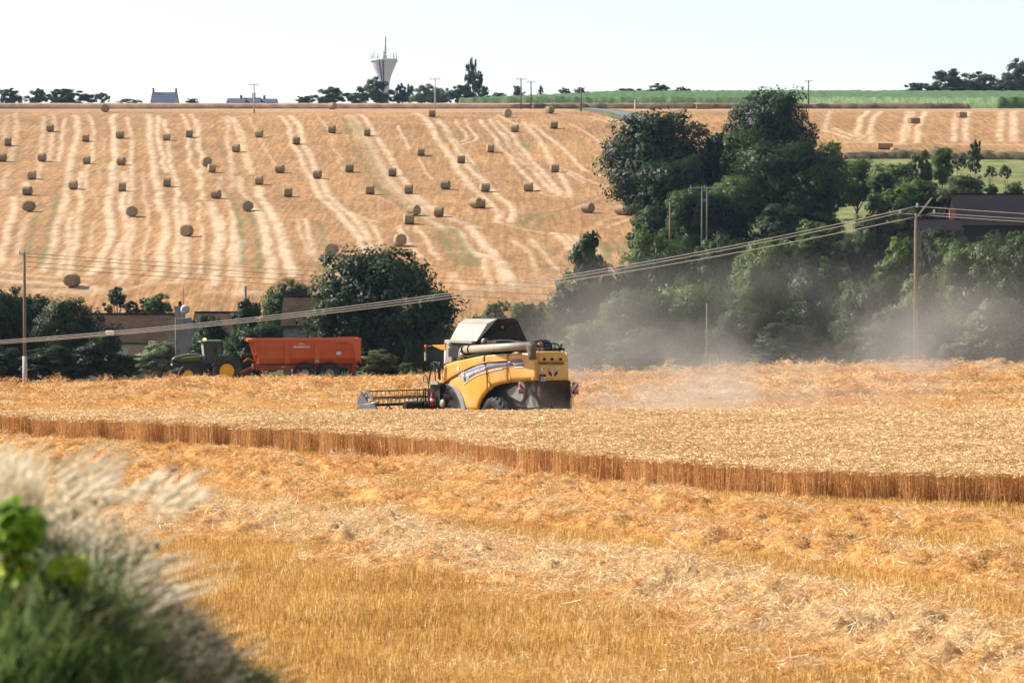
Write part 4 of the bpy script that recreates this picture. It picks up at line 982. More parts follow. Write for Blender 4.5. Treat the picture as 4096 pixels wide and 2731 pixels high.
def loft(top, bot, n, m, name, mat, mapper, parent=HROOT, thick=.05, inward=(0, -1, 0), puff=0.0, resample='x', mirror=False, edge=.12):
    """panel between two traced edges, on a body surface, with its own thickness and rounded edges"""
    top = [np.array(p, float) for p in top]; bot = [np.array(p, float) for p in bot]
    def rs(P, k):
        if resample == 'x':
            a = np.array(P); x = np.linspace(a[0, 0], a[-1, 0], k); return np.column_stack([x, np.interp(x, a[:, 0], a[:, 1])])
        a = np.array(P); s = np.r_[0, np.cumsum(np.hypot(*np.diff(a, axis=0).T))]; q = np.linspace(0, s[-1], k)
        return np.column_stack([np.interp(q, s, a[:, 0]), np.interp(q, s, a[:, 1])])
    A, B = rs(top, n), rs(bot, n); inw = Vector(inward); V = []
    for i in range(n):
        u = i / (n - 1)
        for j in range(m):
            v = j / (m - 1); q = A[i] * (1 - v) + B[i] * v
            p = mapper(q[0], q[1])
            e = min(1, v / edge) * min(1, (1 - v) / edge) if puff else 1
            e2 = min(1, u / .04 if u < .5 else (1 - u) / .04) if puff else 1
            k = 1 - (1 - min(e, 1)) ** 2; k2 = 1 - (1 - min(e2, 1)) ** 2
            V.append(p + inw * (puff * (1 - k) + puff * .25 * (1 - k2)))
    nf = len(V); V += [p + inw * thick for p in V]
    F = []
    for i in range(n - 1):
        for j in range(m - 1):
            a = i * m + j; F.append((a, a + 1, a + m + 1, a + m)); F.append((a + nf, a + m + nf, a + m + 1 + nf, a + 1 + nf))
    ring = [i * m for i in range(n)] + [(n - 1) * m + j for j in range(1, m)] + [i * m + m - 1 for i in range(n - 2, -1, -1)] + [j for j in range(m - 2, 0, -1)]
    for a, b in zip(ring, ring[1:] + ring[:1]): F.append((a, b, b + nf, a + nf))
    out = []
    for sgn in ((1, -1) if mirror else (1,)):
        mb = MB(); mb.add([Vector((p.x, p.y * sgn, p.z)) for p in V], F, True)
        mb.sm = [i < 2 * (n - 1) * (m - 1) for i in range(len(F))]
        out.append(mb.build(name, mat, parent))
    return out[0]
side = lambda off=0.0: (lambda x, y: on_side(x, y, fside, off))
IN = (0, -1, 0)
LW = (0, -1, 0)
# body panels of the left side (mirrored to the right side)
loft([(872, 660), (885, 600), (970, 572), (1100, 545), (1180, 528), (1260, 515)], [(872, 786), (900, 768), (950, 733), (1050, 673), (1150, 622), (1260, 588)], 30, 12, 'upper_front_panel', YEL, side(.01), puff=.10, mirror=True)
loft([(1267, 514), (1400, 503), (1479, 500)], [(1267, 587), (1479, 571)], 16, 10, 'upper_middle_panel', YEL, side(.02), puff=.10, mirror=True)
pf = loft([(930, 773), (950, 745), (1050, 683), (1150, 632), (1262, 597), (1288, 592)], [(930, 790), (980, 812), (1030, 868), (1062, 930), (1078, 985), (1090, 1030), (1192, 1030), (1204, 975), (1235, 915), (1288, 850)], 46, 16, 'wheel_arch_panel', YEL, side(-.03), puff=.06, mirror=True)
loft([(1293, 591), (1479, 580)], [(1293, 846), (1330, 811), (1400, 787), (1479, 774)], 18, 14, 'side_panel', YEL, side(-.03), puff=.10, mirror=True)
loft([(1484, 496), (1520, 486), (1600, 481), (1742, 477)], [(1484, 773), (1530, 766), (1620, 759), (1742, 753)], 26, 18, 'rear_side_panel', YEL, side(0), puff=.16)
MB().prism([(-3.9, 0, 2.2), (-5.5, 0, 2.3), (-5.5, 0, 3.35), (-5.2, 0, 3.46), (-3.9, 0, 3.4)], (0, -.62, 0), (0, -.56, 0)).build('rear_side_panel', YEL, HROOT, .02)
# rear hood
def rear_map(x, y):
    p = on_rear(x, y)
    e = max(0, abs(p.y) - .50) / .38; v = max(0, (p.z - 3.05) / .42)
    p.x += .22 * min(1, e) ** 2.4 + .16 * min(1, v) ** 2.2
    return p
loft([(1749, 480), (1800, 478), (1990, 478), (2018, 492), (2040, 530), (2056, 580)], [(1749, 753), (1990, 753), (2040, 750), (2056, 735)], 34, 20, 'rear_hood', YEL, rear_map, thick=.06, inward=(1, 0, 0), puff=.03)
loft([(1738, 562), (1900, 560), (2054, 560)], [(1738, 570), (1900, 570), (2054, 570)], 14, 2, 'hood_trim', AMB, lambda x, y: rear_map(x, y) + Vector((-.012, 0, 0)), thick=.02, inward=(1, 0, 0))
# dark seams: thin rubber strips between the panels
def strip(pts, name, mat, w, mapper, parent=HROOT):
    MB().tube([mapper(*p) for p in pts], w, 6).build(name, mat, parent)
strip([(1263, 516), (1264, 585), (1280, 640), (1286, 700), (1300, 760), (1330, 803)], 'rubber_seam', BLK, .016, side(.015))
strip([(1480, 500), (1483, 580), (1500, 680), (1522, 766)], 'rubber_seam', AMB, .014, side(.0))
strip([(1742, 575), (1750, 640), (1755, 752)], 'rubber_seam', AMB, .015, side(.0))
strip([(877, 778), (910, 748), (955, 716), (1050, 664), (1150, 616), (1264, 584), (1370, 572), (1480, 562), (1560, 555), (1618, 556)], 'gutter_trim', AMB, .034, side(.0))
strip([(905, 600), (893, 640), (890, 700), (882, 770)], 'rubber_seam', AMB, .012, side(.03))
# grey fender round the drive wheel
loft([(905, 783), (935, 785), (985, 812), (1030, 866), (1062, 925), (1080, 985), (1090, 1040)], [(890, 796), (925, 800), (965, 830), (1000, 880), (1026, 940), (1040, 985), (1045, 1040)], 24, 4, 'wheel_fender', M('fender_grey', (.26, .26, .26), .6, .1, 3), side(-.01), thick=.5, resample='s')
# stripes on the side
def band(top, bot, name, mat, off=.006, n=40):
    return loft(top, bot, n, 4, name, mat, side(off + .01), thick=.008, resample='s')
band([Q(480, 925), Q(640, 820), Q(860, 730), Q(1050, 665), Q(1190, 640)], [Q(650, 1080), Q(760, 985), Q(960, 880), Q(1100, 820), Q(1235, 780)], 'blue_stripe', GBL, -.022)
band([Q(1245, 628), Q(1450, 597), Q(1600, 588), Q(1790, 575)], [Q(1265, 765), Q(1450, 728), Q(1600, 705), Q(1795, 690)], 'blue_stripe', GBL, -.022)
band([Q(1800, 572), Q(2000, 548), Q(2225, 540)], [Q(1805, 690), Q(2000, 672), Q(2250, 665)], 'blue_stripe', BLU, .0)
for (a, b, nm, mt, of) in [
    ([Q(730, 1010), Q(900, 910), Q(1060, 850), Q(1235, 800), Q(1450, 748), Q(1600, 722), Q(1800, 700)], 13, 'orange_pinstripe', AMB, -.018),
    ([Q(655, 1110), Q(770, 1020), Q(940, 925), Q(1100, 860), Q(1240, 815), Q(1450, 765), Q(1600, 735), Q(1800, 712)], 20, 'blue_pinstripe', GBL, -.018),
    ([Q(630, 1180), Q(760, 1060), Q(960, 935), Q(1100, 880), Q(1240, 840), Q(1450, 782), Q(1690, 742)], 24, 'white_pinstripe', WHI, -.018),
    ([Q(1805, 700), Q(2000, 682), Q(2250, 672)], 10, 'orange_pinstripe', AMB, .004), ([Q(1995, 712), Q(2255, 698)], 30, 'white_pinstripe', WHI, .004)]:
    band(a, [(p[0], p[1] + b * .35) for p in a], nm, mt, of)
loft([Q(1925, 572), Q(2050, 568), Q(2225, 590)], [Q(1995, 690), Q(2100, 690), Q(2250, 668)], 10, 3, 'light_blue_patch', GBL, side(.02), thick=.01, resample='s')

def text_mesh(s, bold=.02):
    cu = bpy.data.curves.new('t', 'FONT'); cu.body = s; cu.size = 1; cu.offset = bold; cu.resolution_u = 3
    o = bpy.data.objects.new('t', cu); COL.objects.link(o); bpy.context.view_layer.update()
    dg = bpy.context.evaluated_depsgraph_get(); me = o.evaluated_get(dg).to_mesh()
    V = [tuple(v.co) for v in me.vertices]; F = [tuple(p.vertices) for p in me.polygons]
    o.evaluated_get(dg).to_mesh_clear(); bpy.data.objects.remove(o)
    x0 = min(v[0] for v in V); x1 = max(v[0] for v in V); y1 = max(v[1] for v in V)
    return [((v[0] - x0) / (x1 - x0), v[1] / y1) for v in V], F
def lettering(s, p0, p1, h, mapper, name, mat, parent, slant=0.0, bold=.02, curve=None):
    V, F = text_mesh(s, bold)
    P = []
    for u, v in V:
        bx = p0[0] + (p1[0] - p0[0]) * u; by = p0[1] + (p1[1] - p0[1]) * u - (curve or 0) * 4 * u * (1 - u)
        P.append(mapper(bx + slant * v * h, by - v * h))
    MB().add(P, F).build(name, mat, parent)
lettering('NEW HOLLAND', Q(745, 960), Q(1215, 770), 25, side(.006), 'side_lettering', WHI, HROOT, .12, .035, curve=3)
lettering('CX8.80', Q(1965, 660), Q(2235, 640), 22, side(.040), 'model_lettering', WHI, HROOT, .35, .02)
lettering('COUILLET', Q(235, 965), Q(440, 850), 16, side(.022), 'dealer_lettering', M('faded_print', (.50, .36, .16), .6, .1, 5), HROOT, .1, .01)
MB().box((0, 0, 0), (.15, .012, .15)).build('dealer_sticker', WHI, HROOT).location = on_side(*Q(485, 760), fside, .025)
# leaf emblem: six leaf blades
def blade(cx, cy, w, h, ang):
    pts = []
    for k in range(12):
        a = 2 * math.pi * k / 12; px = math.cos(a) * w / 2 * (1 - .35 * abs(math.sin(a))); py = math.sin(a) * h / 2
        pts.append((cx + px * math.cos(ang) - py * math.sin(ang), cy + px * math.sin(ang) + py * math.cos(ang)))
    return pts
def emblem(cx, cy, s, mapper, mats, name):
    for i, (dx, dy, w, h, a) in enumerate([(.16, -.40, .20, .36, .55), (-.16, -.40, .20, .36, -.55), (.28, -.10, .20, .55, .55), (-.28, -.10, .20, .55, -.55), (.30, .28, .24, .60, .50), (-.30, .28, .24, .60, -.50)]):
        P = [mapper(*p) for p in blade(cx + dx * s, cy + dy * s, w * s * 1.15, h * s * 1.05, a)]
        m_ = MB(); m_.add(P, [tuple(range(12))]); m_.build(name, mats[i // 2], HROOT)
emblem(*Q(670, 940), 95 * .85, side(.006), [SIL, WHI, SIL], 'emblem_leaf')
rm = lambda off: (lambda x, y: rear_map(x, y) + Vector((-off, 0, 0)))
emblem(1909, 662, 92, rm(.02), [SIL, SIL, INK], 'emblem_leaf')
YPL = M('reflective_plate', (.36, .27, .07), .5, .1, 6)
loft([(1783, 575), (2014, 575)], [(1783, 606), (2014, 606)], 10, 3, 'convoy_plate', YPL, rm(.012), thick=.01, inward=(1, 0, 0))
lettering('CONVOI AGRICOLE', (1788, 602), (2010, 602), 23, rm(.026), 'convoy_lettering', INK, HROOT, 0, .03)
lettering('COUILLET', (1868, 742), (1925, 740), 10, rm(.014), 'dealer_lettering', M('faded_print_dark', (.25, .12, .05), .6, .1, 5), HROOT, 0, .01)
c_ = rear_map(1811, 647)
MB().lathe([(.088, 0), (.088, .012)], axis='X', n=24).build('speed_disc', WHI, HROOT).location = c_ + Vector((-.03, 0, 0))
MB().lathe([(.094, 0), (.094, .008)], axis='X', n=24).build('speed_disc_rim', INK, HROOT).location = c_ + Vector((-.024, 0, 0))
lettering('25', (1799, 661), (1823, 661), 28, rm(.034), 'speed_numerals', INK, HROOT, 0, .03)
bp_ = rear_map(1813, 730)
MB().box((0, 0, 0), (.06, .27, .29)).build('plate_holder', BLK, HROOT, .01).location = bp_ + Vector((-.02, 0, 0))
MB().box((0, 0, 0), (.012, .23, .19)).build('number_plate', M('number_plate', (.30, .31, .34), .5, .1, 6), HROOT).location = bp_ + Vector((-.056, 0, -.035))
lettering('EE 81', (1792, 738), (1834, 738), 16, rm(.066), 'plate_lettering', WHI, HROOT, 0, .02)
for x in (1826, 1898, 1978):
    p = rear_map(x, 555)
    MB().lathe([(.02, -.09), (.055, -.05), (.06, 0), (.05, .01)], axis='X', n=12).build('work_lamp', BLK, HROOT).location = p + Vector((-.02, 0, .01))
# ---- dark inner structure
MB().box((-2.6, 0, 2.1), (5.4, 1.55, 1.7)).box((-2.2, 0, 1.2), (4.0, 1.4, .9)).box((-1.0, 0, 3.2), (3.0, 2.2, .7)).build('chassis', DRK, HROOT, .03)
MB().box((-1.4, .98, 2.75), (3.0, .5, .9)).box((-1.4, -.98, 2.75), (3.0, .5, .9)).box((-4.3, .45, 2.85), (1.6, .4, .9)).box((-4.3, -.45, 2.85), (1.6, .3, .9)).build('side_frame', DRK, HROOT)
MB().box((-4.95, 0, 1.75), (1.25, 1.42, 1.1)).box((-5.15, 0, 1.15), (.75, 1.3, .6)).build('straw_hood', CUR, HROOT, .05)
# fringe of chopped straw that pours from the hood
fr = ribbons(np.column_stack([rng.uniform(-5.75, -5.35, 900), rng.uniform(-.72, .66, 900), rng.uniform(1.2, 2.25, 900)]), np.tile([-.12, 0, -1.0], (900, 1)) + rng.normal(size=(900, 3)) * .12, .25 + .25 * rng.random(900), np.full(900, .02), seg=1)
me_ = mesh_np('falling_straw', *fr[:2], attrs={'tint': fr[2] * .3}); me_.materials.append(CUR); tag(mk('falling_straw', me_, HROOT), kind='stuff')
MB().box((-3.0, 0, 2.9), (4.9, 1.1, .25)).box((-5.2, .12, 2.7), (.5, 1.1, 1.2)).build('inner_deck', DRK, HROOT)
# engine deck clutter
mb = MB()
mb.box((-2.35, .35, 3.62), (1.2, 1.5, .34)).box((-3.3, -.2, 3.56), (1.1, 1.3, .26)).box((-4.4, -.3, 3.48), (1.2, 1.0, .12)).tube([(-1.75, .8, 3.72), (-2.6, .8, 3.80), (-3.3, .6, 3.80), (-4.3, .5, 3.70)], .05, 8)
mb.build('engine_deck', DRK, HROOT, .03)
MB().tube([(-2.0, 1.1, 3.78), (-2.15, 1.1, 3.78)], .1, 12).build('air_pipe', BEI, HROOT)
MB().lathe([(.42, -.22), (.45, -.15), (.45, .15), (.42, .22)], (-3.9, -.45, 3.42), 'Y', 24).build('rotary_screen', BLK, HROOT)
# rail and posts on the rear hood
rl = lambda x, y, X=-5.0: on_rear(x, y, X)
MB().tube([rl(1735, 385), rl(1790, 378), rl(1880, 405), rl(1925, 405)], .028, 6).tube([rl(1850, 470), rl(1850, 425), rl(1858, 415), rl(1890, 415)], .022, 6).tube([rl(1915, 405), rl(1950, 410), rl(1966, 430), rl(1972, 472)], .024, 6).tube([rl(1925, 415), rl(1935, 470)], .018, 6) \
    .tube([rl(1977, 470), rl(1983, 408)], .03, 5).tube([rl(1992, 470), rl(1994, 402)], .016, 5).tube([rl(1885, 405), rl(1893, 430), rl(1890, 472)], .045, 8).build('service_rail', BLK, HROOT)
MB().tube([rl(1787, 470), rl(1784, 425)], .022, 6).build('beacon_stalk', DRK, HROOT)
MB().lathe([(.06, 0), (.062, .07), (.045, .11), (.0, .125)], n=14).build('beacon', ORL, HROOT).location = rl(1783, 426)
# ---- grain tank: hinged flaps of the extension
def prof(X, P): return [Vector((X, y, z)) for y, z in P]
hexp = [(1.20, 3.72), (.72, 4.43), (.42, 4.62), (-.53, 4.64), (-.81, 4.50), (-1.16, 3.84)]
x0, x1 = -1.62, .47
def plate_(a, b, c, d, name, mat, inw, th=.035, parent=None):
    V = [Vector(p) for p in (a, b, c, d)]; V += [v + Vector(inw) * th for v in V]
    return MB().add(V, [(0, 1, 2, 3), (7, 6, 5, 4), (0, 4, 5, 1), (1, 5, 6, 2), (2, 6, 7, 3), (3, 7, 4, 0)]).build(name, mat, parent or HROOT)
plate_((x0, 1.20, 3.76), (x1 - .02, 1.20, 3.72), (x1 + .08, .72, 4.41), (x0 - .03, .72, 4.43), 'tank_side_flap', BEI, (0, -1, -.4))
plate_((x0 - .03, .715, 4.445), (x1 + .08, .715, 4.425), (x1 + .04, .42, 4.60), (x0 - .30, .42, 4.64), 'tank_top_flap', BEI, (0, -.5, -1))
plate_((x0 - .2, .41, 4.64), (x1 + .04, .41, 4.60), (x1 + .04, -.53, 4.62), (x0 - .05, -.53, 4.66), 'tank_lid', DRK, (0, 0, -1))
MB().add([Vector((x0 - (0, .03, .28, .03, -.02, -.05)[i] - .02, y, z)) for i, (y, z) in enumerate(hexp)] + [Vector((x0 + .06, y * .98, z - .02)) for y, z in hexp],
         [(5, 4, 3, 2, 1, 0), (6, 7, 8, 9, 10, 11)] + [(i, (i + 1) % 6, (i + 1) % 6 + 6, i + 6) for i in range(6)]).build('tank_rear_flap', DRK, HROOT)  # shade of the rear face is put into its colour: dark beside beige flaps
MB().add([Vector((x1, y * .98, z - .02)) for y, z in hexp] + [Vector((x1 + .05, y * .98, z - .02)) for y, z in hexp],
         [(5, 4, 3, 2, 1, 0), (6, 7, 8, 9, 10, 11)] + [(i, (i + 1) % 6, (i + 1) % 6 + 6, i + 6) for i in range(6)]).build('tank_front_flap', DRK, HROOT)
plate_((x0, -.81, 4.50), (x1, -.81, 4.48), (x1, -1.16, 3.80), (x0, -1.16, 3.84), 'tank_right_flap', BEI, (0, 1, 0))
MB().box((-.58, 1.205, 3.70), (2.0, .05, .10)).box((-.58, -1.17, 3.7), (2.0, .05, .2)).box((-.58, 0, 3.55), (2.1, 2.3, .3)).build('tank_rim', DRK, HROOT, .01)
MB().box((-.5, 1.235, 3.70), (1.7, .03, .085)).build('tank_rim_trim', BEI, HROOT)
tl = lambda x, y: on_rear(x, y, x0 - .08)
for x, y, w, h, mt in ((1433, 248, .10, .10, AMB), (1480, 277, .13, .17, BLK)):
    MB().box((0, 0, 0), (.02, w, h)).build('tank_sticker' if mt is AMB else 'tank_window', mt, HROOT).location = tl(x, y)
# ---- cab
MB().box((1.05, 0, 2.55), (1.35, 1.55, 2.1)).build('cab_glass', GLS, HROOT, .06)
MB().box((.95, 0, 3.64), (1.3, 1.6, .18)).build('cab_roof', BEI, HROOT, .06)
cs = lambda x, y: on_side(x, y, lambda q: .98)
V = [cs(895, 592), cs(902, 418), cs(1000, 414), cs(990, 572)]
MB().add(V + [v + Vector((0, -.25, 0)) for v in V], [(0, 1, 2, 3), (7, 6, 5, 4), (0, 4, 5, 1), (1, 5, 6, 2), (2, 6, 7, 3), (3, 7, 4, 0)]).build('cab_rear_panel', BEI, HROOT, .015)
V = [cs(886, 592), cs(887, 470), cs(899, 470), cs(894, 592)]
MB().add(V + [v + Vector((0, -.1, 0)) for v in V], [(0, 1, 2, 3), (7, 6, 5, 4), (0, 4, 5, 1), (1, 5, 6, 2), (2, 6, 7, 3), (3, 7, 4, 0)]).build('cab_pillar', WHI, HROOT)
MB().box((.0, .55, 3.2), (.7, .9, 1.1)).build('cab_back_box', BLK, HROOT, .02)
V = [cs(770, 420), cs(893, 416), cs(898, 470), cs(850, 463), cs(782, 432)]
n5 = len(V)
MB().add(V + [v + Vector((0, -1.9, 0)) for v in V], [tuple(range(n5)), tuple(range(2 * n5 - 1, n5 - 1, -1))] + [(i, (i + 1) % n5, (i + 1) % n5 + n5, i + n5) for i in range(n5)]).build('roof_visor', AMB, HROOT, .02)
MB().tube([cs(780, 432), cs(745, 432), cs(735, 440)], .035, 6).build('mirror_arm', BLK, HROOT)
mr1 = MB().box((0, 0, 0), (.16, .06, .16)).build('mirror', BLK, HROOT, .02); mr1.location = cs(717, 470)
mr2 = MB().box((0, 0, 0), (.12, .08, .36)).build('mirror', BEI, HROOT, .03); mr2.location = cs(711, 527)
MB().lathe([(.06, 0), (.062, .08), (.045, .12), (.0, .135)], n=14).build('beacon', ORL, HROOT).location = cs(713, 447)
MB().lathe([(.16, 0), (.15, .04), (.09, .09), (0, .11)], n=16).build('receiver_dome', BEI, HROOT).location = cs(942, 414)
# ---- unloading auger
au = lambda x, y: on_side(x, y, lambda q: 1.42)
A0, A1 = au(1092, 462), au(1715, 424)
MB().tube([A0, A1], .155, 20).build('unloading_auger', BEI, HROOT)
MB().tube([au(1030, 575), au(1036, 510), au(1050, 472), au(1075, 455), au(1095, 458)], [.075, .08, .11, .14, .15], 16).build('auger_elbow', BEI, HROOT)
for x in (1080, 1137):
    p = au(x, 460 - (x - 1092) * .06); MB().tube([p - Vector((.03, 0, 0)), p + Vector((.03, 0, 0))], .18, 20).build('auger_clamp', BLK, HROOT)
for x in (1383, 1560):
    p = au(x, 462 - (x - 1092) * .061); MB().tube([p - Vector((.012, 0, 0)), p + Vector((.012, 0, 0))], .16, 20).build('auger_flange', BEI, HROOT)
SPT = M('spout_rubber', (.085, .072, .058), .7, .2, 6, dirt=(.25, .22, .17), dirt_amt=.5)
s0 = au(1712, 424)
mb = MB(); rings = []
for x, y, rx, ry in ((1706, 400, .24, .17), (1706, 440, .28, .17), (1712, 500, .19, .16), (1722, 556, .16, .15)):
    c = au(x, y); rings.append([c + Vector((math.cos(a) * rx, math.sin(a) * ry, 0)) for a in [2 * math.pi * k / 16 for k in range(16)]])
V = [v for r_ in rings for v in r_]; F = [(i * 16 + k, i * 16 + (k + 1) % 16, (i + 1) * 16 + (k + 1) % 16, (i + 1) * 16 + k) for i in range(3) for k in range(16)] + [tuple(range(16)), tuple(range(63, 47, -1))]
mb.add(V, F, True); mb.build('auger_spout', SPT, HROOT)
plate_(au(1590, 482), au(1592, 497), au(1622, 497), au(1622, 482), 'auger_cradle', BLK, (0, -1, 0), .3)
MB().tube([on_side(1590, 485, lambda q: 1.1), on_side(1590, 500, lambda q: 1.1)], .06, 8).build('side_lamp', BEI, HROOT)
# hoses between panel and auger
mb = MB()
mb.tube([au(1010, 560), au(1060, 520), au(1120, 530), au(1180, 505), au(1240, 512)], .05, 7).tube([au(1150, 520), au(1240, 500), au(1330, 498)], .06, 7)
mb.box((-.6, 1.2, 3.25), (1.9, .25, .35)).build('hydraulic_hoses', BLK, HROOT)
MB().tube([au(1060, 545), au(1062, 490)], .13, 12).build('auger_base', BEI, HROOT)
# ---- wheels
def tyre_wheel(name, r, w, rim_r, parent, loc, nl=20, rimmat=None, label=None):
    e = empty('wheel', (0, 0, 0)); e.parent = parent
    MB().lathe([(rim_r, -w * .42), (r * .80, -w * .5), (r * .95, -w * .46), (r * .97, 0), (r * .95, w * .46), (r * .80, w * .5), (rim_r, w * .42)], axis='Y', n=36, close=True).build('tyre', RUB, e)
    mb = MB()
    for k in range(nl):
        for sgn in (-1, 1):
            a = 2 * math.pi * (k + (.5 if sgn > 0 else 0)) / nl; da = 2 * math.pi / nl * .85
            p0 = Vector((math.cos(a) * r * .975, 0, math.sin(a) * r * .975)); p1 = Vector((math.cos(a + da) * r * .985, sgn * w * .30, math.sin(a + da) * r * .985)); p2 = Vector((math.cos(a + da * 1.2) * r * .90, sgn * w * .50, math.sin(a + da * 1.2) * r * .90))
            mb.bar(p0, p1, r * .055, r * .06); mb.bar(p1, p2, r * .055, r * .055)
    lg = mb.build('tread', TRD, e)
    rm_ = MB().lathe([(rim_r, -w * .40), (rim_r * .93, -w * .36), (rim_r * .88, -w * .1), (rim_r * .45, .0), (0.0, .0)], axis='Y', n=28).lathe([(rim_r, w * .40), (rim_r * .93, w * .36), (rim_r * .86, w * .1), (rim_r * .42, w * .02), (rim_r * .40, w * .12), (0.0, w * .12)], axis='Y', n=28).build('rim', rimmat or GRY, e)
    e.location = loc; return e
for s in (1, -1):
    t = tyre_wheel('drive', .95, .68, .42, HROOT, (-.13, s * 1.16, .95), 20, DRK)
    t = tyre_wheel('steer', .80, .50, .36, HROOT, (-3.02, s * 1.13, .80), 18, YEL)
MB().tube([(-.13, -1.1, .95), (-.13, 1.1, .95)], .16, 10).tube([(-3.02, -1.1, .8), (-3.02, 1.1, .8)], .12, 10).build('axle', DRK, HROOT)
sp = lambda x, y: on_side(x, y, lambda q: 1.62)
MB().lathe([(.17, 0), (.16, .05), (.0, .07)], axis='Y', n=20).build('round_step_cover', BEI, HROOT).location = sp(874, 968)
# ---- chopper and spreader parts under the hood
V = [on_side(x, y, lambda q: .95) for x, y in ((1470, 850), (1560, 800), (1640, 850), (1625, 930), (1600, 950), (1500, 900))]
n6 = 6
MB().add(V + [v + Vector((0, -.06, 0)) for v in V], [tuple(range(6)), tuple(range(11, 5, -1))] + [(i, (i + 1) % 6, (i + 1) % 6 + 6, i + 6) for i in range(6)]).build('chopper_side_plate', GRY, HROOT)
V = [on_side(x, y, lambda q: .8) for x, y in ((1650, 950), (1690, 890), (1750, 920), (1770, 1000), (1670, 1010))]
MB().add(V + [v + Vector((0, -.06, 0)) for v in V], [tuple(range(5)), tuple(range(9, 4, -1))] + [(i, (i + 1) % 5, (i + 1) % 5 + 5, i + 5) for i in range(5)]).build('spreader_plate', GRY, HROOT)
mb = MB()
for k in range(4): mb.bar(on_rear(1700 + k * 14, 850 + k * 6, -5.5), on_rear(1790 + k * 14, 985, -5.8), .03)
mb.build('spreader_fins', DRK, HROOT)
# ---- warning boards and tail lamps on arms
def board(x, y, X, arm_to, flip):
    c = on_rear(x, y, X); cc = on_rear(x, y + 58, X)
    b = MB().box((0, 0, 0), (.025, .26, .29)).build('warning_board', WHI, HROOT); b.location = c
    s_ = -1 if flip else 1
    for k, (u0, u1) in enumerate(((-.13, .03), )):
        pass
    def stripe(pts):
        V = [Vector((-.0135, p[0] * s_, p[1])) for p in pts]; V += [v + Vector((-.006, 0, 0)) for v in V]; n = len(pts)
        MB().add(V, [tuple(range(n)), tuple(range(2 * n - 1, n - 1, -1))] + [(i, (i + 1) % n, (i + 1) % n + n, i + n) for i in range(n)]).build('red_stripe', RED, b)
    stripe([(-.13, -.145), (.03, -.145), (.13, -.03), (.13, .145)][:3] + [(.13, .10), (-.13, -.10 + -.0)][:1] + [(-.13, -.145)][:0])
    stripe([(-.13, .0), (.02, .145), (-.13, .145)])
    l_ = MB().box((0, 0, 0), (.09, .26, .17)).build('lamp_housing', BLK, HROOT, .02); l_.location = cc
    q = MB().box((-.05, 0, -.03), (.02, .2, .07)).build('tail_lamp', RED, l_)
    q = MB().box((-.05, 0, .04), (.02, .2, .045)).build('reflector', SIL, l_)
    MB().lathe([(.03, 0), (.035, .07)], axis='Z', n=10).build('marker_lamp', ORL, l_).location = (-.02, .06 * -s_, -.16)
    MB().bar(on_rear(arm_to, y - 22, X + .02), on_rear(x, y - 22, X + .02), .03).bar(on_rear(arm_to, y + 8, X + .02), on_rear(x, y + 8, X + .02), .03).bar(on_rear(arm_to, y - 22, X + .02), on_rear(arm_to, y + 8, X + .02), .06).build('bracket', DRK, HROOT)
board(1617, 798, -4.9, 1680, False)
board(2122, 803, -5.2, 2040, True)
# ---- ladder, hand rails and fire extinguisher on the left front
ld = lambda x, y: on_side(x, y, lambda q: 1.75)
mb = MB()
mb.tube([ld(738, 830), ld(737, 770), ld(700, 765), ld(690, 750), ld(697, 705), ld(712, 700), ld(722, 715), ld(738, 790)], .022, 6)
mb.tube([ld(808, 780), ld(745, 765), ld(742, 745), ld(765, 620), ld(768, 595), ld(785, 582), ld(820, 584), ld(830, 600), ld(835, 745)], .024, 6)
mb.tube([ld(808, 860), ld(806, 780), ld(797, 620), ld(785, 600), ld(770, 610), ld(745, 765)], .024, 6)
mb.tube([ld(790, 668), ld(830, 672)], .02, 6).tube([ld(848, 750), ld(842, 640), ld(843, 575)], .035, 6)
mb.tube([ld(690, 980), ld(690, 850), ld(695, 832), ld(715, 828)], .022, 6)
mb.build('hand_rail', BLK, HROOT)
mb = MB()
for y in (850, 880, 925, 965): mb.bar(ld(706, y), ld(740, y), .10, .035)
mb.bar(ld(708, 990), ld(708, 830), .05).bar(ld(742, 990), ld(742, 830), .05)
mb.build('ladder', DRK, HROOT)
MB().box((.75, 1.5, 1.98), (1.0, .5, .06)).box((.95, 1.45, 1.5), (.8, .3, .85)).build('ladder_platform', DRK, HROOT)
MB().box((.72, 1.76, 2.03), (.62, .06, .14)).build('platform_edge', BEI, HROOT)
fe = MB().lathe([(.0, -.30), (.08, -.29), (.085, .1), (.05, .17), (.03, .2), (.03, .24), (0, .25)], n=14).build('fire_extinguisher', RED, HROOT); fe.location = ld(773, 925)
MB().lathe([(.088, -.10), (.088, .02)], n=14).build('extinguisher_label', WHI, fe)
MB().tube([(0, 0, .24), (.05, 0, .28), (.1, 0, .22), (.1, 0, -.05)], .012, 5).build('extinguisher_hose', BLK, fe)
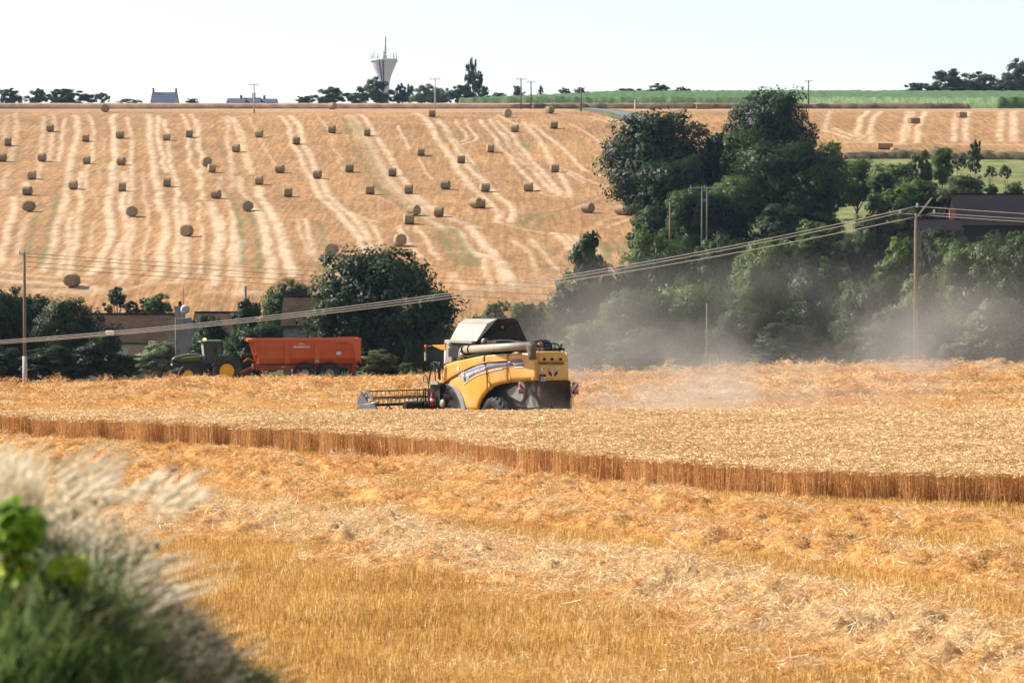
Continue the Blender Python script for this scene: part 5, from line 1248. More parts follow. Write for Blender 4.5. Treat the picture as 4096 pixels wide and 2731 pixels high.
# ---- header and reel
HX = 3.7
hy0, hy1 = -3.8, 3.75
MB().prism([Vector((1.6, 0, .3)), Vector((1.6, 0, 1.18)), Vector((1.75, 0, 1.25)), Vector((1.9, 0, 1.1)), Vector((2.1, 0, .35))], (0, hy0, 0), (0, 2.55, 0)).build('header_back', DRK, HROOT)
MB().box((1.57, -.2, .78), (.03, 5.2, .42)).build('header_panel', M('header_amber', (.20, .09, .02), .6, .2, 5), HROOT)
MB().box((2.4, 0, .22), (1.9, 7.5, .08)).build('header_table', DRK, HROOT)
MB().box((1.0, 0, 1.0), (1.6, 1.2, .6)).build('feeder_house', DRK, HROOT)
reel = empty('reel', (0, 0, 0)); reel.parent = HROOT; reel.location = (2.9, 0, 1.08)
rr = .56
for k in range(6):
    a = 2 * math.pi * (k + .5) / 6
    bt = MB(); bt.tube([(math.cos(a) * rr, hy0 + .1, math.sin(a) * rr), (math.cos(a) * rr, hy1 - .1, math.sin(a) * rr)], .028, 6)
    for j in range(37):
        y = hy0 + .2 + j * .2; bt.bar((math.cos(a) * rr, y, math.sin(a) * rr), (math.cos(a) * rr - .03, y, math.sin(a) * rr - .20), .018)
    bt.build('tine_bar', BLK, reel)
MB().tube([(0, hy0 + .1, 0), (0, hy1 - .1, 0)], .06, 8).build('reel_shaft', DRK, reel)
for yy in (hy1 - .1, 1.3, -1.3, hy0 + .1):
    mb = MB(); P = [(math.cos(2 * math.pi * (k + .5) / 6) * rr, yy, math.sin(2 * math.pi * (k + .5) / 6) * rr) for k in range(6)]
    for k in range(6):
        mb.bar(P[k], (0, yy, 0), .04)
        if yy == hy1 - .1: mb.bar(P[k], P[(k + 1) % 6], .07, .10)
    mb.build('reel_spider', GRY, reel)
MB().prism([(3.05, hy1 + .02, .75), (3.5, hy1 + .02, 1.15), (3.1, hy1 + .02, 1.62), (2.55, hy1 + .02, 1.15)], (0, -.02, 0), (0, .03, 0)).build('reel_shield', M('shield_grey', (.10, .11, .13), .5, .2, 5), HROOT)
MB().prism([(4.3, hy1, .45), (3.1, hy1, 1.1), (1.9, hy1, 1.15), (1.6, hy1, .8), (1.7, hy1, .25), (3.6, hy1, .25)], (0, .04, 0), (0, .12, 0)).build('crop_divider', M('divider_grey', (.11, .115, .12), .5, .2, 4), HROOT, .01)
MB().prism([(4.3, hy0, .45), (3.1, hy0, 1.1), (1.9, hy0, 1.15), (1.6, hy0, .8), (1.7, hy0, .25), (3.6, hy0, .25)], (0, -.12, 0), (0, -.04, 0)).build('crop_divider', GRY, HROOT, .01)
MB().tube([(2.9, hy1 + .06, 1.08), (1.7, hy1 + .06, 1.25)], .05, 8).tube([(2.3, hy1 + .1, .7), (1.75, hy1 + .1, 1.0)], .035, 8).build('reel_arm', GRY, HROOT)
MB().tube([(2.2, hy1 + .14, .65), (1.9, hy1 + .14, .8)], .035, 8).build('reel_ram', RED, HROOT)
MB().tube([(1.6, 2.9, .7), (1.6, 2.9, 1.35), (1.7, 3.1, 1.45), (1.8, 3.2, 1.3), (1.7, 3.3, .8)], .02, 6).tube([(1.7, 3.0, .8), (1.8, 3.3, 1.1), (1.75, 3.6, .8)], .03, 6).build('hydraulic_hoses', BLK, HROOT)
MB().box((1.75, 3.3, .55), (.3, .5, .18)).build('drive_guard', YEL, HROOT, .03)
# ================================================================== TRACTOR AND TRAILER
def stand(c, r, y0, y1):
    """place along a photo column where the ground's own row is nearest to r"""
    best = None
    for y in np.arange(y0, y1, .25):
        d = ray(c, RH / 2); x = d[0] * y; z = zg(x, y)
        row = RH / 2 - FPX * math.tan(math.atan((z - EYE) / y) + math.radians(PITCH))
        if best is None or abs(row - r) < best[0]: best = (abs(row - r), x, y, z)
    return best[1:]
TG = M('tractor_green', (.006, .060, .030), .35, .1, 3, spec=.4, coat=.15)
TY = M('tractor_yellow', (.68, .40, .02), .4, .08, 4)
TGL = M('cab_window', (.012, .05, .048), .22, .5, 2, spec=.35)
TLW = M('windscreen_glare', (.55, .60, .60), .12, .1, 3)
tx, ty, tz = stand(225.0, 383.8, 192, 214)
TR_ = empty('farm_tractor', (tx, ty, tz), math.radians(180 + 12), 'dark green tractor with yellow wheel rims and lit orange beacon', 'tractor')
# +X forward, +Y left; the photo shows the left side
def tp(x, y): return ((1850 - x) / 466, (1640 - y) / 466)
def side_prism(pts, y0, y1, name, mat, bevel=.03, parent=None):
    P = [Vector((a, 0, b)) for a, b in pts]
    return MB().prism(P, (0, y0, 0), (0, y1, 0)).build(name, mat, parent or TR_, bevel)
side_prism([tp(145, 830), tp(250, 752), tp(480, 690), tp(700, 660), tp(1060, 652), tp(1060, 880), tp(700, 930), tp(440, 930), tp(330, 900)], -.42, .42, 'bonnet', TG, .06)
side_prism([tp(420, 785), tp(700, 740), tp(1020, 706), tp(1030, 732), tp(700, 765), tp(430, 800)], -.43, .43, 'bonnet_stripe', TY, 0)
side_prism([tp(150, 840), tp(330, 900), tp(420, 930), tp(440, 1060), tp(300, 1090), tp(180, 1050)], -.38, .38, 'grille', BLK, .03)
MB().box((3.64, .22, 1.38), (.06, .22, .12)).build('headlight', WHI, TR_, .01); MB().box((3.64, -.22, 1.38), (.06, .22, .12)).build('headlight', WHI, TR_, .01)
side_prism([tp(440, 900), tp(1400, 880), tp(1450, 1300), tp(1100, 1420), tp(450, 1350)], -.30, .30, 'engine_block', BLK, .03)
MB().box((3.5, 0, .82), (.5, .8, .35)).build('front_weight', TG, TR_, .05)
# cab: frame, windows, roof
for s in (1, -1):
    def fr(pts, nm, mat, y0, y1): 
        return side_prism(pts, min(s * y0, s * y1), max(s * y0, s * y1), nm, mat, .008)
    fr([tp(1190, 330), tp(1480, 318), tp(1470, 660), tp(1400, 900), tp(1300, 960), tp(1200, 960), tp(1240, 780), tp(1185, 650)], 'door_window', TGL, .76, .79)
    fr([tp(1540, 318), tp(1690, 318), tp(1715, 620), tp(1560, 640)], 'rear_side_window', TGL, .76, .79)
    fr([tp(1480, 310), tp(1540, 310), tp(1555, 660), tp(1470, 680)], 'door_pillar', BLK, .74, .80)
    fr([tp(1155, 300), tp(1195, 300), tp(1188, 650), tp(1240, 780), tp(1200, 970), tp(1160, 970), tp(1195, 780), tp(1150, 660)], 'front_pillar', BLK, .74, .80)
    fr([tp(1690, 300), tp(1740, 300), tp(1765, 640), tp(1712, 660)], 'rear_pillar', BLK, .74, .80)
MB().prism([Vector((a, 0, b)) for a, b in (tp(1165, 300), tp(1740, 300), tp(1765, 640), tp(1600, 700), tp(1480, 960), tp(1165, 960))], (0, -.735, 0), (0, .735, 0)).build('cab_interior', M('cab_interior', (.02, .06, .055), .3, .4, 3), TR_)
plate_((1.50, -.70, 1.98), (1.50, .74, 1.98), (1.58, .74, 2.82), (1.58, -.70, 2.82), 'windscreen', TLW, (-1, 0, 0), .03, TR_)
side_prism([tp(1000, 285), tp(1060, 248), tp(1200, 232), tp(1740, 228), tp(1765, 250), tp(1745, 300), tp(1110, 312)], -.80, .82, 'cab_roof', TG, .04)
b_ = MB().lathe([(.07, 0), (.10, .02), (.10, .07), (.05, .11), (0, .12)], n=14).build('beacon', M('lit_beacon', (.9, .25, .02), .3, .1, 5, emit=(1, .32, .03), emit_s=14), TR_); b_.location = (1.44, .45, 3.06)
MB().tube([(1.75, .8, 2.85), (1.85, 1.25, 2.86)], .018, 6).build('mirror_arm', BLK, TR_)
MB().box((1.86, 1.22, 2.62), (.05, .2, .36)).build('mirror', BLK, TR_, .01)
MB().box((1.74, .78, 2.0), (.1, .12, .09)).build('side_lamp', ORL, TR_, .01)
for s in (1, -1):
    mb = MB(); pts = []
    for k in range(11):
        a = math.radians(20 + k * 15); pts.append((math.cos(a) * 1.06, math.sin(a) * 1.06 + .95))
    inner = [(math.cos(math.radians(20 + k * 15)) * 1.0, math.sin(math.radians(20 + k * 15)) * 1.0 + .95) for k in range(11)]
    P = [Vector((a, 0, b)) for a, b in pts]; I = [Vector((a, 0, b)) for a, b in inner]
    ya, yb = (.62, 1.15) if s > 0 else (-1.15, -.62)
    V = [p + Vector((0, ya, 0)) for p in P + I] + [p + Vector((0, yb, 0)) for p in P + I]; n = 11; F = []
    for k in range(10):
        F += [(k, k + 1, k + 1 + 2 * n, k + 2 * n), (k + n, k + 1 + n, k + 1 + 3 * n, k + 3 * n), (k, k + 1, k + 1 + n, k + n), (k + 2 * n, k + 1 + 2 * n, k + 1 + 3 * n, k + 3 * n)]
    mb.add(V, F, True).build('rear_mudguard', TG, TR_)
    tyre_wheel('rear', .95, .55, .50, TR_, (0, s * .92, .95), 20, TY)
    tyre_wheel('front', .70, .45, .34, TR_, (2.62, s * .88, .70), 18, TY)
    MB().box((2.62, s * .88, 1.44), (.9, .42, .04)).build('front_mudguard', BLK, TR_, .01)
MB().tube([(0, -.9, .95), (0, .9, .95)], .13, 8).tube([(2.62, -.85, .7), (2.62, .85, .7)], .1, 8).box((-.3, 0, .9), (.8, .6, .6)).build('axle', BLK, TR_)
MB().box((-1.0, .95, 1.93), (.05, .18, .12)).build('tail_lamp', RED, TR_)

TO = M('trailer_orange', (.50, .085, .014), .45, .08, 1.5, spec=.35, dirt=(.34, .20, .10), dirt_amt=.35)
TOD = M('trailer_chassis_red', (.25, .045, .018), .6, .2, 3, dirt=(.15, .10, .07), dirt_amt=.4)
lx, ly, lz = stand(327.5, 382.2, 188, 212)
TL = empty('tipping_trailer', (lx, ly, lz), math.radians(180 + 11), 'long orange tipping trailer with twin axles behind the green tractor', 'trailer')
def l2(x, y): return ((1855 - x) / 146.6 , (728 - y) / 146.6)
W = 1.22
def lp(pts, y0, y1, name, mat, bevel=.02, parent=None):
    return MB().prism([Vector((a, 0, b)) for a, b in pts], (0, y0, 0), (0, y1, 0)).build(name, mat, parent or TL, bevel)
# body shell: trough with slanted nose
bot = [(-1.95, 1.40), (4.95, 1.40)]
body = MB()
def ring_(x0, x1, y, z): return [Vector((x0, -y, z)), Vector((x1, -y, z)), Vector((x1, y, z)), Vector((x0, y, z))]
R0 = ring_(-2.05, 4.88, .90, 1.38); R1 = ring_(-2.07, 4.96, W - .06, 1.78); R2 = ring_(-2.10, 5.40, W, 3.05)
Ri = ring_(-2.02, 5.32, W - .07, 3.05); Rb = ring_(-1.98, 4.85, .85, 1.50)
V = R0 + R1 + R2 + Ri + Rb
F = [(0, 1, 2, 3)]
for a in (0, 4, 8, 12):
    for k in range(4): F.append((a + k, a + (k + 1) % 4, a + 4 + (k + 1) % 4, a + 4 + k))
F.append((16, 17, 18, 19))
body.add(V, F).build('body', TO, TL)
# rims, posts, ridge
for s in (1, -1):
    y = W * s
    MB().box((1.75, y + .03 * s, 3.02), (7.9, .12, .17)).build('top_rail', TO, TL, .015)
    MB().box((1.55, y + .025 * s, 2.36), (7.0, .05, .07)).build('side_ridge', TO, TL)
    for X_ in (2.98, .90): MB().box((X_, y + .03 * s, 2.22), (.34, .08, 1.6)).build('side_post', TO, TL, .01)
    MB().box((-.62, y + .03 * s, 2.62), (.18, .06, .7)).build('side_post', TO, TL, .01)
    q = [(.25, 2.82), (.0, 3.10), (-2.15, 3.16), (-2.15, 1.55), (-1.80, 1.55), (-1.66, 2.62), (-1.5, 2.76)]
    MB().prism([Vector((a, 0, b)) for a, b in q], (0, y + .035 * s, 0), (0, y + .11 * s, 0)).build('tailgate_arm', TO, TL, .01)
    MB().tube([(-.5, y + .14 * s, 2.84), (-1.3, y + .14 * s, 2.82)], .03, 6).build('tailgate_ram', TOD, TL)
MB().box((5.42, 0, 3.0), (.35, 2.5, .2)).build('nose_rail', TO, TL, .02)
for X_, z in ((5.23, 2.55), (5.10, 2.05)): MB().box((X_, 0, z), (.12, 2.3, .12)).build('nose_rib', TO, TL, .01)
for Y_ in (-.8, -.27, .27, .8): MB().bar((4.98, Y_, 1.5), (5.42, Y_, 3.0), .1).build('nose_rib', TO, TL)
MB().box((-2.17, 0, 2.25), (.08, 2.42, 1.75)).build('tailgate', TO, TL, .01)
# chassis
MB().box((1.8, .45, 1.22), (6.9, .16, .30)).box((1.8, -.45, 1.22), (6.9, .16, .30)).box((5.0, 0, 1.15), (.5, 1.1, .35)).build('chassis_beam', TOD, TL, .01)
MB().box((3.4, 1.0, 1.12), (3.4, .08, .34)).build('side_guard', TOD, TL, .01)
MB().box((4.05, .85, 1.05), (.8, .3, .40)).build('tool_box', BLK, TL, .02)
MB().tube([(5.1, .0, 1.1), (6.2, 0, .72), (7.0, 0, .62)], [.12, .09, .06], 8).build('drawbar', TOD, TL)
MB().tube([(5.1, .2, 1.55), (5.6, .2, 1.75), (5.9, .2, 1.5)], .04, 6).build('jack_stand', ORL, TL)
MB().tube([(5.2, -.1, 1.0), (6.2, -.1, .95), (6.8, -.1, 1.1)], .03, 6).build('hydraulic_hose', BLK, TL)
for X_ in (0.0, 1.72):
    for s in (1, -1):
        tyre_wheel('trailer', .70, .50, .30, TL, (X_, s * .98, .70), 20, GRY)
        mb = MB(); n = 9
        A = [(X_ + math.cos(math.radians(15 + k * 18.75)) * .80, .70 + math.sin(math.radians(15 + k * 18.75)) * .80) for k in range(n)]
        Bq = [(X_ + math.cos(math.radians(15 + k * 18.75)) * .76, .70 + math.sin(math.radians(15 + k * 18.75)) * .76) for k in range(n)]
        y0, y1 = (.72, 1.26) if s > 0 else (-1.26, -.72)
        V = [Vector((a, y0, b)) for a, b in A + Bq] + [Vector((a, y1, b)) for a, b in A + Bq]; F = []
        for k in range(n - 1):
            F += [(k, k + 1, k + 1 + 2 * n, k + 2 * n), (k + n, k + 1 + n, k + 1 + 3 * n, k + 3 * n), (k, k + 1, k + 1 + n, k + n), (k + 2 * n, k + 1 + 2 * n, k + 1 + 3 * n, k + 3 * n)]
        mb.add(V, F, True).build('mudguard', BLK, TL)
MB().tube([(0, -.9, .7), (0, .9, .7)], .08, 8).tube([(1.72, -.9, .7), (1.72, .9, .7)], .08, 8).build('axle', BLK, TL)
MB().box((-1.75, .9, 1.0), (.3, .1, .75)).box((-1.75, -.9, 1.0), (.3, .1, .75)).build('rear_bracket', TOD, TL)
for X_ in (3.05, .85, -1.9): MB().box((X_, 1.08, 1.27), (.11, .04, .045)).build('marker_lamp', ORL, TL)
MB().box((2.62, 1.10, .92), (.14, .05, .2)).build('white_cap', WHI, TL, .02)
# lettering and stickers on the left side
ys_ = W + .012
def tmap(x, z): return Vector((x, ys_ - .0, z))
def lmap(x, y):      # right in the picture is -X
    return Vector((x, ys_, y))
V, F = text_mesh('DANGREVILLE', .03)
x_l, x_r, z_b, hh = 2.52, 1.40, 2.49, .13
MB().add([(x_l + (x_r - x_l) * u, ys_ + .01, z_b + hh * v + .03 * (1 - 4 * (u - .5) ** 2) * 0) for u, v in V], F).build('side_lettering', WHI, TL)
arc = []
for k in range(15):
    t = k / 14; a = math.pi * (.18 + .64 * t); arc.append((1.96 + math.cos(a) * .33, 2.55 + math.sin(a) * .22 - .0, .035 * math.sin(math.pi * t)))
V = [(x, ys_ + .01, z + w) for x, z, w in arc] + [(x, ys_ + .01, z - w * .3) for x, z, w in arc]
MB().add(V, [(k, k + 1, k + 16, k + 15) for k in range(14)]).build('arch_mark', WHI, TL)
MB().box((-.62, W + .07, 2.10), (.31, .01, .22)).build('white_sticker', M('paper_sticker', (.62, .62, .66), .5, .15, 14), TL)
MB().box((.90, W + .08, 1.56), (.22, .01, .09)).build('white_sticker', SIL, TL)
MB().box((3.22, 1.05, 1.16), (.24, .01, .12)).build('yellow_sticker', YPL, TL)
# ================================================================== BALES
def bale_mesh(name, R, L, seed, n=30, rings=7):
    r = np.random.default_rng(seed); V = []; F = []
    th = np.linspace(0, 2 * np.pi, n, endpoint=False)
    wob = .03 * np.sin(2 * th + r.random() * 6) + .02 * r.normal(size=n)
    flat = np.where(np.sin(th) < -.8, -.05, 0)
    prof = [(0.0, -L / 2 - .015), (R * .45, -L / 2 + .01), (R * .9, -L / 2), (R * 1.0, -L / 2 + .07)] + [(R * (1.0 + .012 * r.normal()), x) for x in np.linspace(-L / 2 + .2, L / 2 - .2, rings)] + [(R * 1.0, L / 2 - .07), (R * .9, L / 2), (R * .45, L / 2 - .01), (0, L / 2 + .015)]
    for q, (rad, x) in enumerate(prof):
        j = wob + .012 * r.normal(size=n) if rad > R * .5 else np.zeros(n)
        rr = rad * (1 + j + flat)
        V.append(np.column_stack([np.full(n, x) + (.02 * r.normal(size=n) if rad > R * .8 else 0), rr * np.cos(th), rr * np.sin(th) + R * .96]))
    V = np.concatenate(V); m = len(prof)
    i = np.arange(m - 1)[:, None] * n; k = np.arange(n)[None]
    F = np.stack([i + k, i + (k + 1) % n, i + n + (k + 1) % n, i + n + k], -1).reshape(-1, 4)
    # loose straw ends poking out of the round face
    nb = 260; a = r.random(nb) * 6.28; x = r.uniform(-L / 2, L / 2, nb)
    base = np.column_stack([x, R * np.cos(a), R * np.sin(a) + R * .96]); d = np.column_stack([r.normal(size=nb) * .6, np.cos(a), np.sin(a)])
    rb = ribbons(base - d * .03, d, .05 + .07 * r.random(nb), np.full(nb, .03), seg=1)
    F = np.concatenate([F, rb[1] + len(V)]); V = np.concatenate([V, rb[0]])
    return mesh_np(name, V, F, True)
def bale_mat(name, c0, c1, c2):
    m = bpy.data.materials.new(name); n, l = nodes_of(m); nt = m.node_tree; b = n['Principled BSDF']; b.inputs['Roughness'].default_value = .9; b.inputs['Specular IOR Level'].default_value = .1
    tc = n.new('ShaderNodeTexCoord'); nz = n.new('ShaderNodeTexNoise'); nz.inputs['Scale'].default_value = 5; nz.inputs['Detail'].default_value = 9; nz.inputs['Roughness'].default_value = .75
    mp = n.new('ShaderNodeMapping'); mp.inputs['Scale'].default_value = (2.2, 1, 1); l.new(tc.outputs['Object'], mp.inputs[0]); l.new(mp.outputs[0], nz.inputs['Vector'])
    rp = ramp(nt, [(p_, tuple(v_ * .8 for v_ in k_)) for p_, k_ in ((.3, c0), (.5, c1), (.7, c2))]); l.new(nz.outputs['Fac'], rp.inputs[0]); oi = n.new('ShaderNodeObjectInfo'); hs = n.new('ShaderNodeHueSaturation'); mr = n.new('ShaderNodeMapRange'); l.new(oi.outputs['Random'], mr.inputs[0]); mr.inputs[3].default_value = .78; mr.inputs[4].default_value = 1.22
    l.new(mr.outputs[0], hs.inputs['Value']); l.new(rp.outputs[0], hs.inputs['Color']); l.new(hs.outputs[0], b.inputs['Base Color'])
    bp = n.new('ShaderNodeBump'); bp.inputs['Strength'].default_value = 1; bp.inputs['Distance'].default_value = .05; l.new(nz.outputs['Fac'], bp.inputs['Height']); l.new(bp.outputs[0], b.inputs['Normal'])
    return m
MBALE = bale_mat('bale_straw', (.22, .15, .085), (.36, .26, .155), (.52, .40, .25))
MBALE2 = bale_mat('square_bale_straw', (.20, .11, .055), (.34, .20, .105), (.46, .30, .17))
BM = []
for q in range(4):
    me = bale_mesh('round_bale', .68, 1.22, 300 + q); me.materials.append(MBALE); BM.append(me)
B = []
for T, L in ((T1, [(57,362,'s'),(390,252,'s'),(820,97,'e'),(668,328,'s'),(937,304,'s'),(1302,320,'s'),(1478,296,'s'),(15,485,'s'),(325,485,'s'),(675,504,'s'),(947,514,'s'),(245,625,'s'),(570,702,'s'),(210,750,'s'),(222,878,'e'),(952,720,'s'),(1305,682,'s'),(1617,522,'e'),(1658,570,'s'),(1690,776,'s'),(1848,410,'s'),(1030,920,'e'),(1460,1074,'e'),(558,1470,'e')]),
             (T2, [(265,296,'s'),(842,76,'o'),(555,352,'s'),(838,262,'s'),(1113,286,'s'),(1622,136,'s'),(428,573,'s'),(722,622,'s'),(972,570,'s'),(1310,602,'s'),(1535,438,'s'),(1850,498,'s'),(265,666,'s'),(490,763,'s'),(175,876,'e'),(1135,742,'s'),(1440,740,'s'),(1728,703,'s'),(1480,908,'o'),(1440,975,'s'),(1676,918,'s'),(833,1225,'e'),(1370,1150,'e')]),
             (T3, [(645,138,'e'),(977,108,'o'),(1010,227,'s'),(705,254,'s'),(512,411,'s'),(1015,570,'s'),(468,722,'s'),(811,718,'s'),(400,850,'o'),(437,850,'s'),(1278,887,'o'),(1543,905,'o'),(1583,908,'s'),(1658,1105,'s'),(1795,1082,'s')])):
    for x, y, k in L: B.append((*T(x, y), k))
ORD = ['first', 'second', 'third', 'fourth', 'fifth', 'sixth', 'seventh', 'eighth', 'ninth', 'tenth', 'eleventh', 'twelfth']
tiers = [(0, 112, 'in the top level'), (112, 126, 'in the second level from the top'), (126, 138, 'in the third level from the top'), (138, 150, 'in the upper middle level'),
         (150, 163, 'in the middle level'), (163, 175, 'just below the middle level'), (175, 190, 'in the lower middle level'), (190, 205, 'in the fourth level from the bottom'), (205, 222, 'in the third level from the bottom'), (222, 248, 'in the second lowest level'), (248, 400, 'in the lowest level')]
face = {'s': 'side-on round bale', 'e': 'flat-end-on round bale', 'o': 'angled round bale'}
br = random.Random(3)
for lo, hi, phr in tiers:
    row = sorted([b for b in B if lo <= b[1] < hi])
    for i, (c, r, k) in enumerate(row):
        g = ground_at(c, r - .3)
        o = mk('round_bale', BM[br.randrange(4)])
        px = FPX / g[1]
        s = {'s': .97, 'e': 1.10, 'o': 1.05}[k]
        o.location = (g[0], g[1] + .5, float(H(g[0], g[1] + .5)) + .05); o.scale = (s * br.uniform(.95, 1.12), s * br.uniform(.98, 1.06), s * br.uniform(.92, 1.0))
        o.rotation_euler = (br.random() * .0, 0, {'s': br.uniform(-.25, .30), 'e': math.pi / 2 + br.uniform(-.3, .3), 'o': math.radians(br.choice([40, -40, 140]))}[k])
        pos = ORD[i] if len(row) > 1 else 'only one'
        ph = f'{pos} from the left {phr}' if len(row) > 1 else f'the only one {phr}'
        tag(o, f'{face[k]}, {ph}', 'straw bale', 'round straw bales on the hillside')
# square bales of the field on the right
def sq_bale(parts, name='square_bale'):
    mb = MB()
    for c, d, rz in parts:
        mb.box(c, d, (0, 0, rz))
    o = mb.build(name, MBALE2, None, .06, 2); return o
SQ = [(T4(410, 210), [((0, 0, .5), (2.0, 1.1, .95), .6)], 'square straw bale nearest the tallest oak on the right field crest'),
      (T4(872, 200), [((0, 0, .5), (2.0, 1.1, .95), .6)], 'second square straw bale along the right field crest'),
      (T4(1200, 378), [((0, 0, .5), (2.1, 1.1, .95), .5)], 'square straw bale between the curved straw tracks, lower of the mid-field pair'),
      (T4(1700, 318), [((0, 0, .5), (1.9, 1.1, .95), .6)], 'square straw bale with long shadow, higher of the mid-field pair'),
      (T4(2110, 178), [((0, 0, .5), (3.1, 1.1, .95), .1)], 'long reddish square straw bale at the foot of the corn'),
      (T4(2220, 212), [((0, 0, .5), (1.6, 1.1, .95), .7)], 'square straw bale just below the long reddish one'),
      (T4(895, 648), [((0, 0, .5), (2.5, 1.2, .85), .03)], 'dark wide square straw bale low on the right field'),
      (T4(985, 700), [((0, 0, .5), (1.1, 1.1, 1.0), .5)], 'tilted square straw bale beside the dark wide one'),
      ((675 + 195 / 6.74, 37.5 + 483 / 6.74), [((0, 0, .5), (3.1, 1.1, .95), .03)], 'long square straw bale left of the tallest oak, nearer one'),
      ((675 + 290 / 6.74, 37.5 + 460 / 6.74), [((0, 0, .5), (2.9, 1.1, .95), .25)], 'long square straw bale left of the tallest oak, farther one'),
      ((675 + 60 / 6.74 + 0, 37.5 + 455 / 6.74), [((0, 0, .4), (1.4, 1.0, .8), .2)], 'smallest square straw bale at the end of the dark grass bank')]
for (c, r), parts, lab in SQ:
    g = ground_at(c, r - .2)
    o = sq_bale(parts); o.location = (g[0], g[1] + .5, float(H(g[0], g[1] + .5)) + .02)
    if 'tilted' in lab: o.rotation_euler = (0, .25, 0)
    tag(o, lab, 'straw bale', 'square straw bales on the right field')
# ================================================================== POLES, WIRES, BUILDINGS, TOWER
MPOLE = M('weathered_pole', (.17, .12, .085), .85, .2, 3, stretch=(6, 6, .6)); MPOLEW = M('pale_pole', (.42, .41, .40), .8, .1, 3); MCON = M('concrete_pole', (.50, .49, .47), .8, .1, 3)
MINS = M('glass_insulator', (.35, .50, .50), .2, .1, 8); MWIRE = M('bright_wire', (.62, .60, .56), .4, .05, 3); MDW = M('dark_wire', (.05, .045, .04), .6, .1, 3)
def pole(label, c, r0, r1, dist, rad=.13, mat=None, arm=None, foot=0, group=None, to_ground=True, twin=0, name='utility_pole'):
    top = at(c, r0, dist); bot = at(c, r1, dist); zb = zg(top.x, dist)
    zb = min(zb, bot.z) if to_ground else bot.z
    root = empty(name, (top.x, dist, zb), 0, label, 'pole', group); h = top.z - zb
    MB().tube([(0, 0, -.3), (0, 0, h)], [rad * 1.25, rad * .8], 10).build('shaft', mat or MPOLE, root)
    if twin: MB().tube([(twin, 0, -.3), (twin, 0, h)], [rad * 1.2, rad * .8], 10).build('shaft', mat or MPOLE, root)
    if foot: MB().tube([(0, 0, -.2), (0, 0, foot)], [rad * 1.55, rad * 1.45], 10).build('foot', MPOLEW, root)
    if arm:
        w, z = arm; MB().bar((-w + twin / 2, 0, h - z), (w + twin / 2, 0, h - z), rad * .8).build('crossarm', MPOLEW, root)
        for x in (-w * .9, 0, w * .9):
            MB().lathe([(rad * .3, 0), (rad * .55, .08), (rad * .3, .13), (rad * .5, .2), (0, .26)], (x + twin / 2, 0, h - z + rad * .4), n=8).build('insulator', MINS, root)
    return root
PV = 'utility poles in the valley'; PS = 'utility poles on the skyline'
big = pole('tall brown wooden pole at the field edge carrying the three pale wires', 916.2, 213, 356, 199, .15, MPOLE, None, 0, PV)
hb = at(916.2, 213, 199).z - big.location.z
k_ = 199 / FPX
MB().bar((.02, 0, hb - .3), (28 * k_ * .55, -.1, hb + 26 * k_ * .6), .16, .10).build('steel_strut', MPOLEW, big)
MB().bar((-17 * k_, 0, hb - .1), (17 * k_, 0, hb - .1), .07).build('crossarm', MDW, big)
for dx, dz in ((1.1, 7.5), (-16, 1.0), (18, 1.0)):
    MB().lathe([(.05, -.12), (.11, -.06), (.05, 0), (.11, .05), (.05, .1), (.1, .15), (0, .2)], (dx * k_, 0, hb + dz * k_), n=10).build('insulator', MINS, big)
pole('dark wooden pole with white foot in front of the dark trees', 24.2, 252, 377, 196, .11, MPOLE, (.35, .1), 2.6, PV)
pole('thin pole with white cap between willow and tractor', 176, 317, 364, 212, .09, MPOLE, None, 0, PV)
pole('short dark pole poking above the tiled roofs', 245.5, 285.5, 312, 262, .13, MDW, None, 0, PV)
pole('double pole with crossarm in front of the oak group', 702, 186, 232, 318, .10, M('grey_pole', (.14, .125, .11), .85, .15, 3), (1.7, .15), 0, PV, True, .55)
pole('lone pole beside the lowest left crown of the oak group', 670, 202, 229, 326, .12, MPOLE, None, 0, PV)
pole('thin lone pole standing in the dust behind the harvester', 707, 303, 360, 222, .08, MPOLE, None, 0, PV)
for c, r0, r1, d, lb, mt, a in [
    (254, 83.5, 109, 548, 'pale thin pole above the far house roofs on the skyline', MCON, (.9, .2)), (435, 78, 106.5, 590, 'pole in front of the grey willow on the skyline', MCON, (1.1, .2)),
    (521, 78, 105, 592, 'left pole of the skyline pair', MPOLE, (1.1, .2)), (531, 81, 104.5, 594, 'right pole of the skyline pair', MPOLE, (.9, .2)),
    (581, 87, 107.5, 560, 'pole with a bush at its foot beside the lane on the ridge', MPOLE, (.8, .2)), (635, 99.5, 122, 505, 'pole by the bend of the lane above the oaks', MCON, (.6, .2)),
    (808.5, 80, 101.5, 600, 'faint pole right of the tallest oak on the skyline', MPOLE, (.8, .2))]:
    pole(lb, c, r0, r1, d, .15, mt, a, 0, PS)
def wire(pts, name, label, mat, rad, n=40, group='overhead wires'):
    """pts: (col, row, distance); a smooth sagging curve through them"""
    P = np.array([list(at(*p)) for p in pts]); t = np.r_[0, np.cumsum(np.linalg.norm(np.diff(P, axis=0), axis=1))]; t /= t[-1]
    deg = min(3, len(pts) - 1); cf = [np.polyfit(t, P[:, k], deg) for k in range(3)]; tt = np.linspace(0, 1, n)
    Q_ = np.column_stack([np.polyval(c, tt) for c in cf])
    o = MB().tube([Vector(q) for q in Q_], rad, 5).build(name, mat); tag(o, label, 'wire', group)
D0, D1 = 199, 188
def dd(c): return D1 + (D0 - D1) * (c / 917.0)
wire([(c, r, dd(c)) for c, r in ((-160, 351), (0, 338.6), (275, 316), (675, 255.6), (825, 226.2), (917.3, 206.1))], 'overhead_wire', 'topmost pale wire running left from the tall brown pole', MWIRE, .024)
